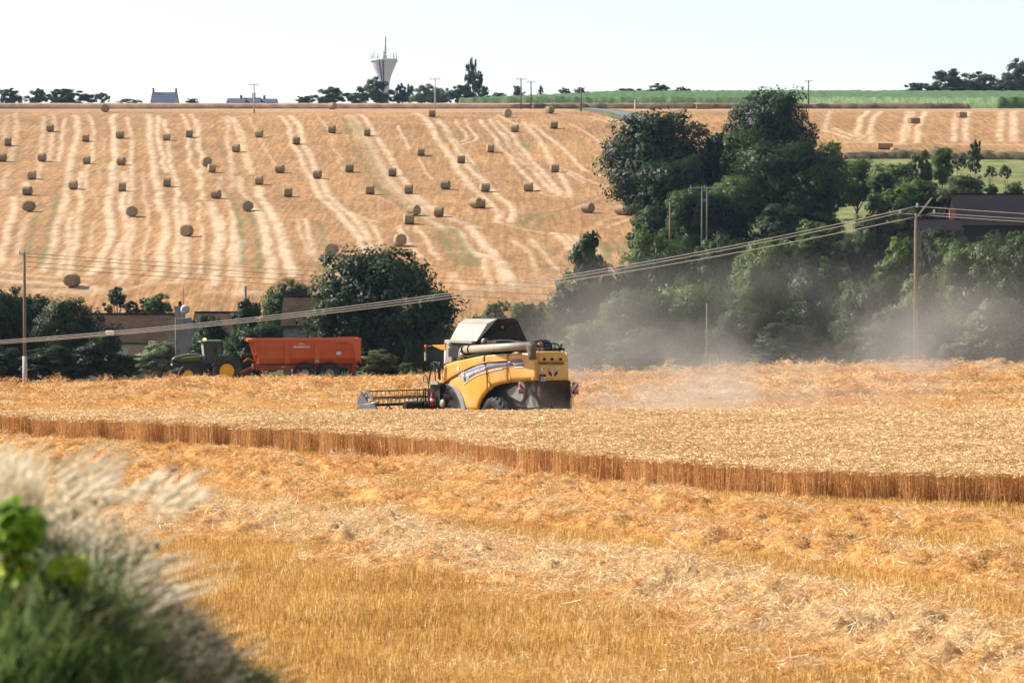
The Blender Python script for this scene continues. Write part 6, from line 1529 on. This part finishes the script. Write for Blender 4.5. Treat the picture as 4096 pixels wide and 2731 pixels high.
wire([(c, r, dd(c)) for c, r in ((-160, 353), (0, 340.0), (275, 318.4), (675, 258.2), (825, 229), (900.3, 213))], 'overhead_wire', 'middle pale wire running left from the tall brown pole', MWIRE, .024)
wire([(c, r, dd(c)) for c, r in ((-160, 354), (0, 341.2), (275, 320.5), (675, 262.6), (825, 235), (915, 216.8), (934, 212.8))], 'overhead_wire', 'lowest pale wire running left from the tall brown pole', MWIRE, .024)
wire([(917.5, 206.1, 199), (1024, 213.3, 200), (1200, 222, 202)], 'overhead_wire', 'topmost pale wire running right from the tall brown pole', MWIRE, .022)
wire([(900.3, 213, 199), (1024, 221.4, 200), (1200, 231, 202)], 'overhead_wire', 'lowest pale wire running right from the tall brown pole', MWIRE, .022)
wire([(934, 212.8, 199), (1024, 218.5, 200), (1200, 227, 202)], 'overhead_wire', 'middle pale wire running right from the tall brown pole', MWIRE, .022)
for i, (a, b, c) in enumerate([(253, 268.5, 284), (256, 273, 288), (261.5, 279, 295), (266, 284, 301)]):
    wire([(24, a, 196), (275, b, 240), (560, c, 290)], 'overhead_wire', f'{ORD[i]} thin dark wire from the top of the pole with the white foot', MDW, .016)
sp_ = MB().box((0, 0, 0), (.55, .25, .3)).build('wire_marker', WHI, None, .06); sp_.location = at(110, 332.4, dd(110)); tag(sp_, 'small white marker hanging on the pale wires above the dark trees', 'marker')

# ---- buildings
def tile_mat(name, c0, c1):
    m = bpy.data.materials.new(name); n, l = nodes_of(m); nt = m.node_tree; b = n['Principled BSDF']; b.inputs['Roughness'].default_value = .95; b.inputs['Specular IOR Level'].default_value = .08
    tc = n.new('ShaderNodeTexCoord'); nz = n.new('ShaderNodeTexNoise'); nz.inputs['Scale'].default_value = 1.1; nz.inputs['Detail'].default_value = 9; nz.inputs['Roughness'].default_value = .8
    l.new(tc.outputs['Object'], nz.inputs['Vector']); rp = ramp(nt, [(.33, c0), (.66, c1)]); l.new(nz.outputs['Fac'], rp.inputs[0]); l.new(rp.outputs[0], b.inputs['Base Color']); return m
MTILE = tile_mat('clay_roof_tiles', (.018, .013, .011), (.075, .046, .028)); MSLATE = tile_mat('blue_slate', (.05, .07, .11), (.08, .10, .15)); MBLK = tile_mat('dark_barn_sheet', (.010, .008, .010), (.022, .017, .019))
MWALL = M('lime_wall', (.55, .52, .47), .9, .12, 1.2, dirt=(.30, .27, .22), dirt_amt=.6); MSTONE = M('stone_wall', (.30, .27, .24), .9, .2, 3, dirt=(.16, .14, .12), dirt_amt=.6); MBRK = M('red_brick', (.30, .13, .09), .9, .2, 3)
def house(name, label, c0, c1, r_ridge, r_eave, dist, depth, mat_roof, mat_wall, wall_h=None, courses=True, wins=(), chim=(), cat='building', group=None, rz=0):
    """long house with its eave side to the camera; cols and rows of its roof in the picture"""
    a = at(c0, r_eave, dist); b = at(c1, r_eave, dist); top = at(c0, r_ridge, dist + depth / 2)
    L = b.x - a.x; ez = a.z; rise = top.z - ez
    zb = min(zg((a.x + b.x) / 2, dist + depth / 2), ez - 2.2) if wall_h is None else ez - wall_h
    root = empty(name, ((a.x + b.x) / 2, dist, zb), rz, label, cat, group); h = ez - zb; D = depth
    V = [(-L / 2, .25, 0), (L / 2, .25, 0), (L / 2, D - .25, 0), (-L / 2, D - .25, 0), (-L / 2, .25, h), (L / 2, .25, h), (L / 2, D - .25, h), (-L / 2, D - .25, h), (-L / 2, D / 2, h + rise - .12), (L / 2, D / 2, h + rise - .12)]
    MB().add(V, [(0, 1, 5, 4), (2, 3, 7, 6), (0, 4, 8, 7, 3), (1, 2, 6, 9, 5)]).build('wall', mat_wall, root)
    rf = MB(); e = .25; t = .12; dz = rise / (D / 2)
    for s in (0, 1):
        y0, y1 = (-.15, D / 2) if s == 0 else (D + .15, D / 2)
        z0 = h - .15 * dz - .02
        P = [Vector((-L / 2 - e, y0, z0)), Vector((L / 2 + e, y0, z0)), Vector((L / 2 + e, y1, h + rise)), Vector((-L / 2 - e, y1, h + rise))]
        rf.add(P + [p + Vector((0, 0, -t)) for p in P], [(0, 1, 2, 3), (7, 6, 5, 4), (0, 4, 5, 1), (1, 5, 6, 2), (2, 6, 7, 3), (3, 7, 4, 0)])
    ro = rf.build('roof', mat_roof, root)
    if courses:        # raised rows of tiles down the near slope
        n = max(5, int((D / 2) / .30)); cm = MB()
        for k in range(n):
            f = (k + .5) / n; y = -.15 + (D / 2 + .15) * f; z = h - .15 * dz - .02 + (rise + .15 * dz) * f
            cm.box((0, y, z + .012), (L + 2 * e - .02, .05, .03), (math.atan(dz), 0, 0))
        cm.box((0, D / 2, h + rise + .04), (L + 2 * e, .28, .12))
        tag(cm.build('tile_course', mat_roof, ro), kind='stuff')
    for x, z, w, hh, kind in wins:
        f = MB().box((x * L / 2, .22, z * h), (w + .16, .10, hh + .16)).build('window' if kind == 'w' else 'door', MPOLEW if kind == 'w' else MDW, root)
        if kind == 'w':
            for sx in (-1, 1): MB().box((x * L / 2 + sx * w / 4, .155, z * h), (w / 2 - .06, .03, hh - .05)).build('pane', GLS, f)
        else: MB().box((x * L / 2, .15, z * h), (w - .1, .04, hh - .1)).build('door_leaf', BLK, f)
    for x, w, hh, m in chim:
        ch = MB().box((x * L / 2, D / 2, h + rise + hh / 2 - .3), (w, w * .8, hh + .6)).build('chimney', m, ro)
        MB().box((x * L / 2, D / 2, h + rise + hh + .04), (w * 1.2, w, .1)).build('chimney_cap', m, ch)
    return root, h, rise, L
hb_, h_, rise_, L_ = house('farmhouse', 'long low farmhouse with mossy tiled roof and white wall behind the left trees', 78, 176, 313.5, 341, 248, 8.5, MTILE, MWALL, None, True, [(.10, .55, .9, 1.0, 'w'), (.45, .5, 1.0, 1.0, 'w'), (-.3, .5, .9, 1., 'w')])
# rendered gable end with chimney, pot and dish at its right
g0 = at(167, 342, 247); g1 = at(194, 342, 247); gp_ = at(180, 318, 247); xb = hb_.location
MB().add([Vector((g0.x, 246.8, xb.z)) - xb, Vector((g1.x, 246.8, xb.z)) - xb, Vector((g1.x, 246.8, g1.z)) - xb, Vector((gp_.x + .4, 246.8, gp_.z)) - xb, Vector((gp_.x - .4, 246.8, gp_.z)) - xb, Vector((g0.x, 246.8, g0.z)) - xb] +
         [Vector((g0.x, 252, xb.z)) - xb, Vector((g1.x, 252, xb.z)) - xb, Vector((g1.x, 252, g1.z)) - xb, Vector((gp_.x + .4, 252, gp_.z)) - xb, Vector((gp_.x - .4, 252, gp_.z)) - xb, Vector((g0.x, 252, g0.z)) - xb],
         [(0, 1, 2, 3, 4, 5), (11, 10, 9, 8, 7, 6)] + [(i, (i + 1) % 6, (i + 1) % 6 + 6, i + 6) for i in range(6)]).build('gable_wall', MSTONE, hb_)
cp = at(179.5, 307.7, 248) - xb
ch_ = MB().box((cp.x, cp.y + .4, cp.z - .9), (.85, .8, 2.0)).build('chimney', MSTONE, hb_)
MB().box((cp.x, cp.y + .4, cp.z + .12), (1.0, .95, .12)).build('chimney_cap', MSTONE, ch_)
MB().lathe([(.16, 0), (.13, .4), (.17, .42), (.0, .45)], (cp.x, cp.y + .4, cp.z + .16), n=12).build('chimney_pot', BLK, ch_)
ds = at(185, 309, 247) - xb
MB().lathe([(.0, .0), (.25, .03), (.40, .10)], (0, 0, 0), 'Y', 20).build('satellite_dish', MCON, hb_).location = ds
MB().tube([ds + Vector((0, .1, 0)), ds + Vector((-.3, .4, -.4))], .03, 6).build('dish_arm', BLK, hb_)
ta = at(184, 287, 248) - xb
MB().tube([(cp.x + .3, cp.y + .4, cp.z), (cp.x + .3, cp.y + .4, ta.z)], .02, 5).build('aerial', BLK, hb_)
house('farm_outbuilding', 'mossy tiled outbuilding right of the chimney with satellite dish', 193, 243, 312, 331, 250, 7, MTILE, MSTONE, None, True, [(-.2, .72, .8, .8, 'w'), (.4, .6, .9, 1.6, 'd')])
house('lean_to', 'low dark lean-to roof in front of the white farmhouse wall', 130, 150, 347.5, 354.5, 240, 3, MTILE, MSTONE, None, False)
house('stone_cottage', 'small stone cottage with tiled roof half hidden above the orange trailer', 283, 322, 296, 324, 256, 8, MTILE, MSTONE, None, True, [(.0, .55, 1.4, 2.2, 'd'), (-.6, .7, .7, .8, 'w')])
house('black_barn', 'big dark-roofed barn cut by the right edge of the photo', 962, 1075, 194, 224, 318, 14, MBLK, MBLK, None, True, [(-.55, .5, 2.2, 2.6, 'd'), (-.2, .5, 1.6, 1.2, 'w')])
house('brick_cottage', 'low brick house left of the big dark barn', 922, 962, 219, 229, 312, 7, MBLK, MBLK, None, True, [(-.3, .5, .9, 1.0, 'w'), (.3, .5, .9, 1.0, 'w')], [(.75, .6, 1.0, MBRK)])
house('slate_house', 'blue slate roofed house alone on the skyline at the left', 151, 174.5, 92, 102.5, 748, 9, MSLATE, MWALL, 3, False, [], [(-.97, .5, 1.0, MBRK), (.97, .5, .9, MBRK)])
house('far_house', 'leftmost low slate roof of the far hamlet on the skyline', 227, 244, 98, 102, 760, 8, MSLATE, MWALL, 3, False, [], [(.5, .6, .7, MBRK)], group='far hamlet roofs')
house('far_house', 'middle slate roof with chimney in the far hamlet', 243, 259, 97.5, 102, 764, 8, MSLATE, MWALL, 3, False, [], [(.2, .8, 1.2, MBRK)], group='far hamlet roofs')
house('far_house', 'rightmost low slate roof of the far hamlet on the skyline', 258, 275, 98.5, 102, 768, 8, MSLATE, MWALL, 3, False, [], [(-.4, .6, .8, MBRK)], group='far hamlet roofs')

# ---- water tower
WD = 1050; tc_ = at(384, 60.7, WD); k = WD / FPX; zb_ = zg(tc_.x, WD)
wt = empty('water_tower', (tc_.x, WD, zb_), 0, 'pale concrete water tower with flared bowl and antennas on the skyline', 'water tower'); hh = tc_.z - zb_
MCONC = M('tower_concrete', (.46, .52, .62), .85, .06, .25, dirt=(.34, .40, .50), dirt_amt=.4)
rows = [(60.7, 13.2), (61.3, 13.3), (67, 10.8), (74, 7.9), (80, 6.0), (84, 5.4), (92, 5.2)]
MB().lathe([(0, hh + .3)] + [(r * k, hh - (row - 60.7) * k) for row, r in rows] + [(5.6 * k, 0)], n=48).build('bowl', MCONC, wt)
MB().lathe([(13.5 * k, hh - .4), (13.7 * k, hh), (13.5 * k, hh + .5), (12.9 * k, hh + .5), (12.9 * k, hh - .2)], n=48).build('rim', MCONC, wt)
for a in (-.32, -.05, .02):      # dark cable runs down the bowl
    MB().tube([(math.sin(a) * r * k * 1.02, -math.cos(a) * r * k * 1.02, hh - (row - 60.7) * k) for row, r in rows], .14 + (.12 if a == -.32 else 0), 6).build('cable_run', BLU, wt)
ms = MB(); ht = hh + (60.7 - 28.7) * k
ms.tube([(.4, 0, hh), (.4, 0, hh + (ht - hh) * .75)], .26, 8).tube([(.4, 0, hh + (ht - hh) * .7), (.4, 0, ht)], .06, 6)
ms.box((.4, 0, hh + 1.5), (1.3, 1.3, 1.2)).box((.4, 0, hh + 3.0), (1.0, 1.0, 1.0))
ms.build('mast', MCON, wt)
for z, w in ((.35, .7), (.47, .6), (.60, .7), (.70, .55)):
    MB().box((.7, -.3, hh + (ht - hh) * z), (w * .5, .3, 1.6)).build('panel_antenna', MCON, wt)
for i in range(14):
    a = i * 2 * math.pi / 14 + .2; rr_ = 12.6 * k; q = 1.2 + (i * 37 % 11) * .22
    MB().tube([(math.cos(a) * rr_, math.sin(a) * rr_, hh + .3), (math.cos(a) * rr_, math.sin(a) * rr_, hh + .5 + q)], .10 if i % 3 else .2, 5).build('rim_antenna', MCON, wt)

# ---- crops on the plateau
def crop(name, X, Y, h, edge, mat, seed, rough, label_kind='structure', skirt=True):
    Z = H(X, Y) + h * (1 - rough / 2 + rough * fbm(X * .8, Y * .5, 3, seed))
    Z[0] = H(X[0], Y[0]) - .2; Y = Y.copy(); Y[0] = Y[1] - .25
    Z[:, 0] = H(X[:, 0], Y[:, 0]) - .2; Z[:, -1] = H(X[:, -1], Y[:, -1]) - .2
    o = mk(name, grid_mesh(name, X, Y, Z, smooth=False), mat=mat); tag(o, kind=label_kind)
MRYE = M('plateau_wheat', (.35, .205, .13), .9, .25, .5, bump=.5, bscale=3, coords='Object'); MBANK = M('dry_bank', (.15, .095, .055), .95, .5, .6, bump=.6, bscale=3)
def corn_mat():
    m = M('corn_leaves', (.065, .125, .030), .7, .55, .9, bump=.8, bscale=3); return m
MCORN = corn_mat()
def span(x0, x1, dx, yfront, yback, ny):
    xs_ = np.arange(x0, x1, dx); t = np.r_[0, np.linspace(0, 1, ny) ** 1.6]; YF = yfront(xs_); YB = yback(xs_)
    return np.tile(xs_, (len(t), 1)), YF[None] + (YB - YF)[None] * t[:, None]
X_, Y_ = span(-260, 78, .7, lambda x: 600 + 3 * fbm(x * .02, x * 0, 2, 3) + smoothstep(0, 8, x) * 14, lambda x: np.interp(x, [-20, 70, 80], [716, 700, 694]), 26); crop('ripe_wheat_strip', X_, Y_, .95, 0, MRYE, 4, .35)
X_, Y_ = span(4, 97, .5, lambda x: 598 + 2 * fbm(x * .08, x * 0, 2, 3) - smoothstep(40, 80, x) * 0, lambda x: 612 + 0 * x, 8); crop('dry_grass_bank', X_, Y_, 1.0, 0, MBANK, 5, .7)
X_, Y_ = span(-14, 330, .6, lambda x: np.interp(x, [-14, 70, 92, 104, 330], [728, 706, 660, 612, 606]), lambda x: 872 + 0 * x, 40); crop('corn_field', X_, Y_, 2.35, 0, MCORN, 6, .5)
X_, Y_ = span(mx0[0] + 2, 112, .45, lambda x: mx0[1] - 7 + 1.5 * fbm(x * .1, x * 0, 2, 3), lambda x: mx0[1] - 4.5 + 0 * x, 6); crop('field_hedge', X_, Y_, 1.1, 0, M('hedge_mix', (.13, .105, .05), .95, .6, .7, bump=.6, bscale=3), 7, .9)
# ---- lanes
def lane(name, pts, w, mat, y0=290, lift=.05):
    P = [ground_at(*p, y0=y0) for p in pts]; P = smooth_line([np.array(p[:2]) for p in P], 2); V = []
    for i, p in enumerate(P):
        t = P[min(i + 1, len(P) - 1)] - P[max(i - 1, 0)]; t = t / (np.linalg.norm(t) + 1e-9); nrm = np.array([-t[1], t[0]])
        for s in np.linspace(-1, 1, 5): q = p + nrm * w / 2 * s; V.append((q[0], q[1], float(H(*q)) + lift + .04 * (1 - s * s)))
    n = len(P); F = [(i * 5 + j, i * 5 + j + 1, (i + 1) * 5 + j + 1, (i + 1) * 5 + j) for i in range(n - 1) for j in range(4)]
    tag(MB().add(V, F, True).build(name, mat), kind='structure')
MASPH = M('lane_asphalt', (.17, .17, .18), .9, .1, 1); MVERGE = M('lane_verge', (.11, .125, .045), .95, .5, .7, bump=.5, bscale=4)
LN = [(560, 105.5), (587, 108.8), (606, 111), (622.6, 114.2), (640, 119), (654, 124.7), (668, 131)]
lane('verge_grass', [(c, r) for c, r in LN], 7.5, MVERGE, lift=.06); lane('country_lane', LN, 3.0, MASPH, lift=.15)
lane('country_lane', [(842, 191), (850, 194), (860, 197.5), (872, 201)], 4.0, MASPH, lift=.2)
lane('field_margin', [(0, 109.3), (150, 109.6), (290, 108.2), (420, 106.8), (560, 105.6)], 1.3, MVERGE, lift=.12)
# ================================================================== NEAR VERGE (left foreground)
def bank_h(x, y):
    x0_ = x
    x = x * 14 / np.clip(y, 10.5, 18.5)          # the bank's edge runs obliquely away to the left
    crown = 4.22 + .88 * np.clip(-1.30 - x, -1.0, .85) + .12 * (fbm(x * 1.5, y * 1.5, 3, 61) - .5) - 1.3 * np.clip(x + .5, 0, 9)
    fall = .75 * np.maximum(0, y - 15.4) + .55 * np.maximum(0, 12.6 - y)
    return np.maximum(crown - fall, H(x0_, y) - .05)
xs_ = np.arange(-12, 3.1, .2); ys_b = np.arange(5, 24, .2); XB, YB = np.meshgrid(xs_, ys_b)
MSOIL = M('bank_soil', (.09, .085, .035), .95, .5, 3, bump=.5, bscale=20)
bk = mk('grass_bank', grid_mesh('grass_bank', XB, YB, bank_h(XB, YB)), mat=MSOIL); tag(bk, kind='structure')
G_GREEN = straw_mat('green_grass', [(0, (.055, .11, .026)), (.5, (.15, .25, .055)), (1, (.32, .40, .12))], transl=.35)
G_DULL = straw_mat('dull_grass', [(0, (.035, .045, .018)), (.5, (.11, .12, .05)), (1, (.34, .29, .16))], transl=.3)
G_DRY = straw_mat('dry_grass', [(0, (.50, .40, .24)), (.5, (.80, .69, .48)), (1, (1.0, .92, .74))], transl=.35)
G_LEAF = straw_mat('bright_leaf', [(0, (.10, .22, .01)), (.5, (.28, .44, .02)), (1, (.62, .64, .04))], transl=.45)
G_FLOW = straw_mat('white_petals', [(0, (.65, .66, .62)), (.5, (.75, .76, .74)), (1, (.8, .8, .8))], transl=.3)
def tuft(name, n, h, r, w, mat, lean=.35, droop=.25):
    a = rng.random(n) * 6.28; q = rng.random(n) ** .5 * r
    b = np.column_stack([np.cos(a) * q, np.sin(a) * q, np.zeros(n)])
    d = rng.normal(size=(n, 3)) * lean; d[:, 2] = 1; d /= np.linalg.norm(d, axis=1)[:, None]
    L = h * (.5 + .6 * rng.random(n)); bend = np.column_stack([d[:, 0], d[:, 1], -np.ones(n) * .5]) * (droop * L)[:, None]
    return proto(name, [ribbons(b, d, L, np.full(n, w), bend=bend, seg=3)], [mat])
def plume(name, n):
    a = rng.random(n) * 6.28; q = rng.random(n) ** .5 * .22
    b = np.column_stack([np.cos(a) * q, np.sin(a) * q, np.zeros(n)])
    d = np.column_stack([.18 + .14 * rng.normal(size=n), .1 * rng.normal(size=n), np.ones(n)]); d /= np.linalg.norm(d, axis=1)[:, None]
    L = .55 + .35 * rng.random(n); st = ribbons(b, d, L, np.full(n, .006), seg=2)
    parts = [st]
    for k in range(7):      # feathery head
        t = b + d * (L * (.80 + .035 * k))[:, None]
        e = d + rng.normal(size=(n, 3)) * .30 + np.array([.25, 0, 0])
        parts.append(ribbons(t, e, np.full(n, .10), np.full(n, .012), seg=1))
    return proto(name, parts, [G_DRY])
def leafy(name, n, mat, s=.07):
    v = rng.normal(size=(n, 3)); v /= np.linalg.norm(v, axis=1)[:, None]; P = v * (rng.random(n) ** .4)[:, None] * np.array([.28, .28, .30]) + np.array([0, 0, .3])
    nr = v + rng.normal(size=(n, 3)) * .6; nr[:, 2] += .6; nr /= np.linalg.norm(nr, axis=1)[:, None]
    t1 = np.cross(nr, rng.normal(size=(n, 3))); t1 /= np.linalg.norm(t1, axis=1)[:, None]; t2 = np.cross(nr, t1); ss = s * (.6 + .8 * rng.random(n))[:, None]
    V = np.stack([P - t1 * ss, P - t2 * ss * .6, P + t1 * ss, P + t2 * ss * .6], 1).reshape(-1, 3)
    return proto(name, [(V, np.arange(n * 4).reshape(-1, 4), np.repeat(rng.random(n), 4))], [mat])
VP = [tuft('green_tuft', 110, .42, .20, .010, G_GREEN), tuft('green_tuft', 90, .34, .22, .012, G_GREEN), tuft('dull_tuft', 60, .50, .20, .013, G_DULL, .45, .5), tuft('dull_tuft', 55, .38, .24, .015, G_DULL, .5, .6),
      tuft('dry_tuft', 45, .55, .20, .011, G_DRY, .5, .5), plume('plume_clump', 60), plume('plume_clump', 45), leafy('herb_clump', 120, G_DULL, .022), leafy('flower_heads', 30, G_FLOW, .012)]
n_ = 3000; vx = rng.uniform(-6.5, .2, n_); vy = rng.uniform(11.4, 17.0, n_); vz = bank_h(vx, vy)
cc = 512 + vx / vy * FPX; rr_ = 251 + (EYE - vz) / vy * FPX           # where it shows, used only to thin out what the frame never sees
m_ = (cc > -60) & (rr_ < 800); vx, vy, vz, cc, rr_ = vx[m_], vy[m_], vz[m_], cc[m_], rr_[m_]; n_ = len(vx)
nz_ = fbm(vx * 1.1, vy * 1.1, 3, 71); nz2 = fbm(vx * 2.3, vy * 2.3, 3, 72)
xe = vx * 14 / vy; hgt = vz - 4.22                                # height on the bank decides what grows: green foot, dull flank, dry top
pick = np.where((vy < 13.1 + 1.6 * (nz_ - .5)) | (xe > -1.42 + .3 * (nz_ - .5)), rng.choice([0, 1, 0, 2, 1, 3], n_), rng.integers(2, 4, n_))
pick = np.where((vy > 12.9) & (nz2 > .50) & (xe < -1.5), rng.integers(3, 5, n_), pick)
pick = np.where((xe < -2.46 + .35 * (nz_ - .5)) & (vy > 13.4), rng.choice([5, 5, 6, 4, 3], n_), pick)
pick = np.where((rng.random(n_) < .10) & (xe > -2.2) & (xe < -1.75), 7, pick)
pick = np.where((rng.random(n_) < .03) & (xe > -1.7), 8, pick)
sc_ = (.55 + .5 * rng.random(n_)) * (.55 + .9 * nz2); sc_ = np.where(pick == 8, 1.0, sc_) * np.where((pick >= 5) & (pick < 7), .64, np.clip(.62 + .3 * (-xe - 1.3), .5, .9))
scatter('verge_grass', np.column_stack([vx, vy, vz - .02]), np.column_stack([rng.normal(size=n_) * .06, rng.normal(size=n_) * .06, np.where(pick >= 5, rng.normal(size=n_) * .4, rng.random(n_) * 6.28)]), sc_, pick, VP)
# a few tall seed heads that lean out over the field
k = 26; lx_ = rng.uniform(-2.9, -2.25, k); ly_ = rng.uniform(14.2, 15.6, k)
scatter('seed_heads', np.column_stack([lx_, ly_, bank_h(lx_, ly_)]), np.column_stack([rng.normal(size=k) * .08, .45 + .2 * rng.random(k), rng.normal(size=k) * .3]), .95 + .15 * rng.random(k), np.zeros(k, int), [plume('seed_head', 3)])
# bright-leaved shrub at the left frame edge
MTW = M('twig', (.12, .08, .05), .9, .2, 6)
for (c, r, w, h, lb) in [(12, 540, .62, .34, 'bright green leafy bramble at the left frame edge, upper clump'), (18, 590, .60, .24, 'yellow-green leafy bramble below the bright green clump at the left edge'), (68, 575, .34, .16, 'small yellow leafy sprig beside the brambles on the bank')]:
    w *= .50; h *= .50; p = at(c, r, 12.6); root = empty('bramble_shrub', (p.x, 12.6, p.z), 0, lb, 'shrub', 'brambles on the bank')
    n = 230; v = rng.normal(size=(n, 3)); v /= np.linalg.norm(v, axis=1)[:, None]; P = v * (rng.random(n) ** .4)[:, None] * np.array([w / 2, w / 2, h * .75]) + np.array([0, 0, h * .35])
    nr = v + rng.normal(size=(n, 3)) * .5 + np.array([-.3, 0, .8]); nr /= np.linalg.norm(nr, axis=1)[:, None]
    t1 = np.cross(nr, rng.normal(size=(n, 3))); t1 /= np.linalg.norm(t1, axis=1)[:, None]; t2 = np.cross(nr, t1); ss = .045 * (.6 + .8 * rng.random(n))[:, None]
    V = np.stack([P - t1 * ss, P - t2 * ss * .6, P + t1 * ss, P + t2 * ss * .6], 1).reshape(-1, 3)
    me = mesh_np('leaves', V, np.arange(n * 4).reshape(-1, 4), False, {'tint': np.repeat(np.clip(rng.random(n) * .6 + (.45 if 'yellow' in lb else .0), 0, 1), 4)})
    me.materials.append(G_LEAF); tag(mk('foliage', me, root), kind='stuff')
    mb = MB()
    for i in range(5): a = i * 1.3; mb.tube([(0, 0, -.5), (math.cos(a) * w * .15, math.sin(a) * w * .15, 0), (math.cos(a) * w * .35, math.sin(a) * w * .3, h * .7)], [.008, .006, .003], 5)
    mb.build('stem', MTW, root)
# ================================================================== DUST BEHIND THE HARVESTER
def dust(name, lo, hi, dens, build_density, col=(.88, .77, .65)):
    c = [(a + b) / 2 for a, b in zip(lo, hi)]; d = [b - a for a, b in zip(lo, hi)]
    o = MB().box((0, 0, 0), d).build(name); o.location = c; tag(o, kind='stuff')
    m = bpy.data.materials.new(name + '_air'); n, l = nodes_of(m); n.remove(n['Principled BSDF'])
    pv = n.new('ShaderNodeVolumePrincipled'); pv.inputs['Color'].default_value = (*col, 1); pv.inputs['Anisotropy'].default_value = .2
    ge = n.new('ShaderNodeNewGeometry'); l.new(build_density(n, l, ge.outputs['Position'], dens), pv.inputs['Density']); l.new(pv.outputs[0], n['Material Output'].inputs['Volume'])
    o.data.materials.append(m); return o
def blobs(centers, noise_scale=.22, thr=.42):
    """sum of soft ellipsoids (centre, radii, strength) broken up by noise"""
    def f(n, l, pos, dens):
        def math_(op, a, b=None):
            x = n.new('ShaderNodeMath'); x.operation = op
            for i, v in enumerate([a, b]):
                if v is None: continue
                if isinstance(v, (int, float)): x.inputs[i].default_value = v
                else: l.new(v, x.inputs[i])
            return x.outputs[0]
        tot = None
        for c, r, s in centers:
            sb = n.new('ShaderNodeVectorMath'); sb.operation = 'SUBTRACT'; l.new(pos, sb.inputs[0]); sb.inputs[1].default_value = c
            dv = n.new('ShaderNodeVectorMath'); dv.operation = 'DIVIDE'; l.new(sb.outputs[0], dv.inputs[0]); dv.inputs[1].default_value = r
            ln = n.new('ShaderNodeVectorMath'); ln.operation = 'LENGTH'; l.new(dv.outputs[0], ln.inputs[0])
            q = math_('MAXIMUM', math_('SUBTRACT', 1.0, ln.outputs['Value']), 0.0); q = math_('MULTIPLY', math_('POWER', q, 1.3), s)
            tot = q if tot is None else math_('ADD', tot, q)
        nz = n.new('ShaderNodeTexNoise'); nz.inputs['Scale'].default_value = noise_scale; nz.inputs['Detail'].default_value = 3.5; l.new(pos, nz.inputs['Vector'])
        k = math_('MAXIMUM', math_('SUBTRACT', nz.outputs['Fac'], thr), 0.0)
        return math_('MULTIPLY', math_('MULTIPLY', tot, math_('MULTIPLY', k, 4.0)), dens)
    return f
dust('dust_cloud', (-2, 104, -3), (34, 142, 9), 1.0, blobs([((4.5, 112, .4), (6.0, 7, 2.2), .40), ((9, 118, .8), (13, 9, 2.4), .15), ((4, 124, 3.0), (8, 10, 4.0), .022), ((20, 124, .8), (16, 12, 3.0), .022), ((0, 116, 4.3), (4, 4, 1.6), .03)], .35, .45))
dust('drifting_dust', (-6, 150, -6), (62, 216, 12), 1.0, blobs([((12, 180, 1.5), (17, 22, 6.0), .075), ((27, 185, .5), (9, 20, 6.5), .11), ((35, 185, 2.5), (28, 22, 7.0), .022), ((52, 190, 2.5), (7, 18, 9.0), .11), ((6, 170, 0), (12, 16, 4), .055)], .13, .455), (.80, .71, .62))
# ------------------------------------------------------------------ haze
hz = MB().box((0, 740, 46), (3300, 1600, 124)).build('haze')
tag(hz, kind='stuff')
hm = bpy.data.materials.new('haze_air'); n, l = nodes_of(hm); n.remove(n['Principled BSDF'])
pv = n.new('ShaderNodeVolumePrincipled'); pv.inputs['Color'].default_value = (.52, .73, 1.0, 1); pv.inputs['Density'].default_value = 0.00006
pv.inputs['Anisotropy'].default_value = 0.2
l.new(pv.outputs[0], n['Material Output'].inputs['Volume']); hz.data.materials.append(hm)
